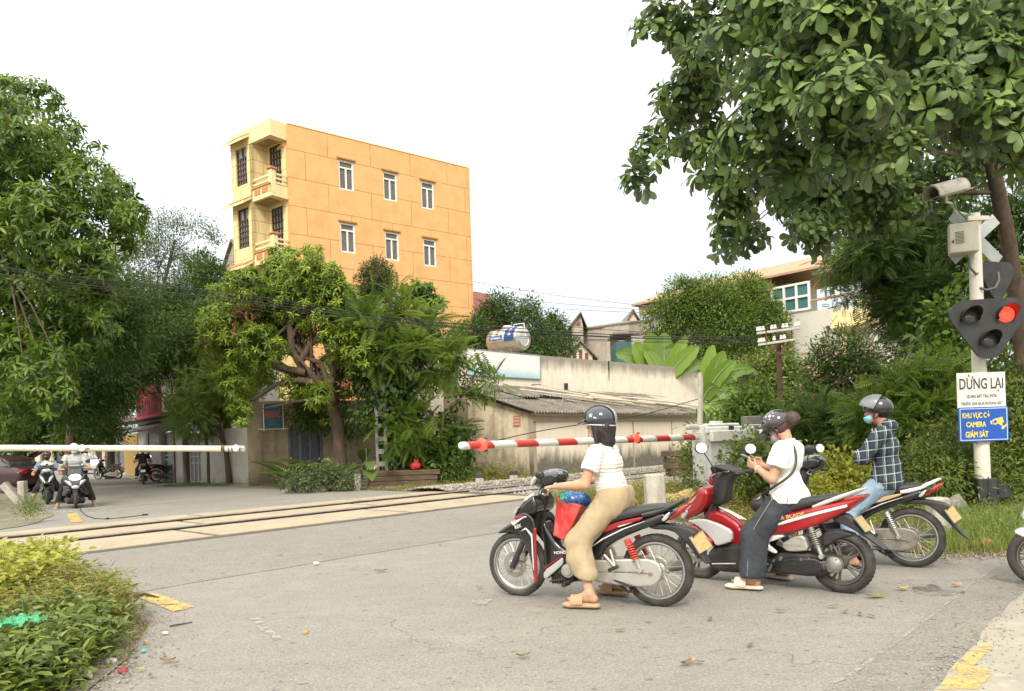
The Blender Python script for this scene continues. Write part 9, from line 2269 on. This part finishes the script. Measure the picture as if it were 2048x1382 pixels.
rock('small yellow brown fruit lying on the road at bottom left of centre',610,1268,(.022,.018,.016),4,M_LYEL)
def scrap(label,x,y,s,m,seed,flat=.4,name='litter',cat='litter',dz=0):
 g=G(x,y);S=SDF(.004 if s<.09 else .006,.02);r=np.random.default_rng(seed)
 for _ in range(4):S.ell(r.normal(0,s*.3,3)*v3(1,1,flat*.5)+v3(0,0,s*flat*.5),v3(1,.7,flat)*s*r.uniform(.35,.6))
 o=S.build(name,m,None,s*.18,1.2/s);o.location=tuple(g+v3(0,0,.012+dz));tag(o,label,cat)
scrap('crumpled white tissue at the edge of the leafy corner',221,1329,.045,M_PAPR,1)
scrap('white crumb of paper on the road near the crossing',632,1130,.045,M_PAPR,2)
scrap('red wrapper scrap beside the leafy corner',246,1346,.038,mat('red_wrapper',(.30,.05,.04),.6),3,.3)
scrap('tiny white chip on the road right of the leafy corner',332,1270,.02,M_PAPR,4)
scrap('tiny turquoise chip on the road right of the leafy corner',287,1306,.014,mat('turquoise_chip',(.1,.5,.5),.5),5)
g=G(36,1335);V=[];k=22
for i in range(k):
 for j in range(k):
  p=np.array(((i/(k-1)-.5)*.30,(j/(k-1)-.5)*.26,0));V.append(g+p+v3(.02*mnoise.noise(Vector((i*.5,j*.5,1))),0,.30+.05*mnoise.noise(Vector((i*.28,j*.28,5)))+.03*mnoise.noise(Vector((i*.7,j*.7,8)))))
F=[(i*k+j,i*k+k+j,i*k+k+j+1,i*k+j+1) for i in range(k-1) for j in range(k-1) if(i-k/2)**2+(j-k/2)**2<(k/2-1+3*mnoise.noise(Vector((i*.6,j*.6,2))))**2]
m=stained('green_net',(.05,.36,.17),(.15,.5,.28),.4,.6,20,wear=(60,.62,.48,.9));tag(mesh_obj('plastic_net',V,F,m,None,False,180),'scrap of bright green plastic netting tangled in the leaves at the left edge','net')
tag(MB().tube([G(268,1196)+v3(0,0,.02),G(290,1194)+v3(0,0,.03),G(318,1198)+v3(0,0,.015)],[.03,.014,.005],6).build('twig',M_BARK,None,False,60),'dark twig lying across the yellow road mark','twig')
tag(MB().tube([G(340,1255)+v3(0,0,.012),G(385,1247)+v3(0,0,.012)],[.008,.005],5).build('twig',M_BARK,None,False,60),'thin straight twig on the road right of the leafy corner','twig')
def grit(name,pts,n,sz,seed):
 r=np.random.default_rng(seed);P=np.array([G(*p) for p in pts]);k=r.integers(0,len(P)-1,n);t=r.uniform(0,1,n)[:,None]
 q=P[k]+(P[k+1]-P[k])*t;q[:,:2]+=r.normal(0,1,(n,2))*(r.uniform(.02,.22,n)**1)[:,None];q[:,2]=.012
 tag(scatter(name,q,sz,seed,M_STONE),kind='stuff')
grit('gravel',[(165,1180),(230,1205),(280,1240),(255,1290),(235,1335),(180,1380)],1300,.008,31)
grit('gravel',[(1890,1376),(1950,1300),(2000,1240),(2050,1185)],450,.007,32)
grit('gravel',[(1870,1114),(1950,1112),(2040,1106)],700,.010,33)
grit('gravel',[(1060,1004),(1300,1037),(1450,1064),(1700,1100)],1200,.010,34)
for i,(x,y) in enumerate(((262,1262),(270,1300),(250,1322),(282,1340),(300,1352),(243,1298),(290,1285),(255,1350),(1890,1118),(1925,1116),(1960,1119),(1985,1114),(2005,1117),(1840,1120),(1400,1325),(1385,1322),(330,1316),(348,1328))):
 leaf_on('dry brown leaf scrap gathered along the edge of the greenery',x,y,.055,.028,(M_LBRN,M_LYEL)[i%3==0],i*1.3,.008,'leaf_scrap','leaf','dry leaf scraps along the road edge')
g=G(158,1358,.02);mb=MB();mb.box(g+v3(0,0,.05),(.16,.10,.02),.006,rot(40,30,12));tag(mb.build('polystyrene',mat('cream_foam',(.62,.54,.42),.7)),'broken piece of cream foam board leaning at the foot of the near shrub','foam')
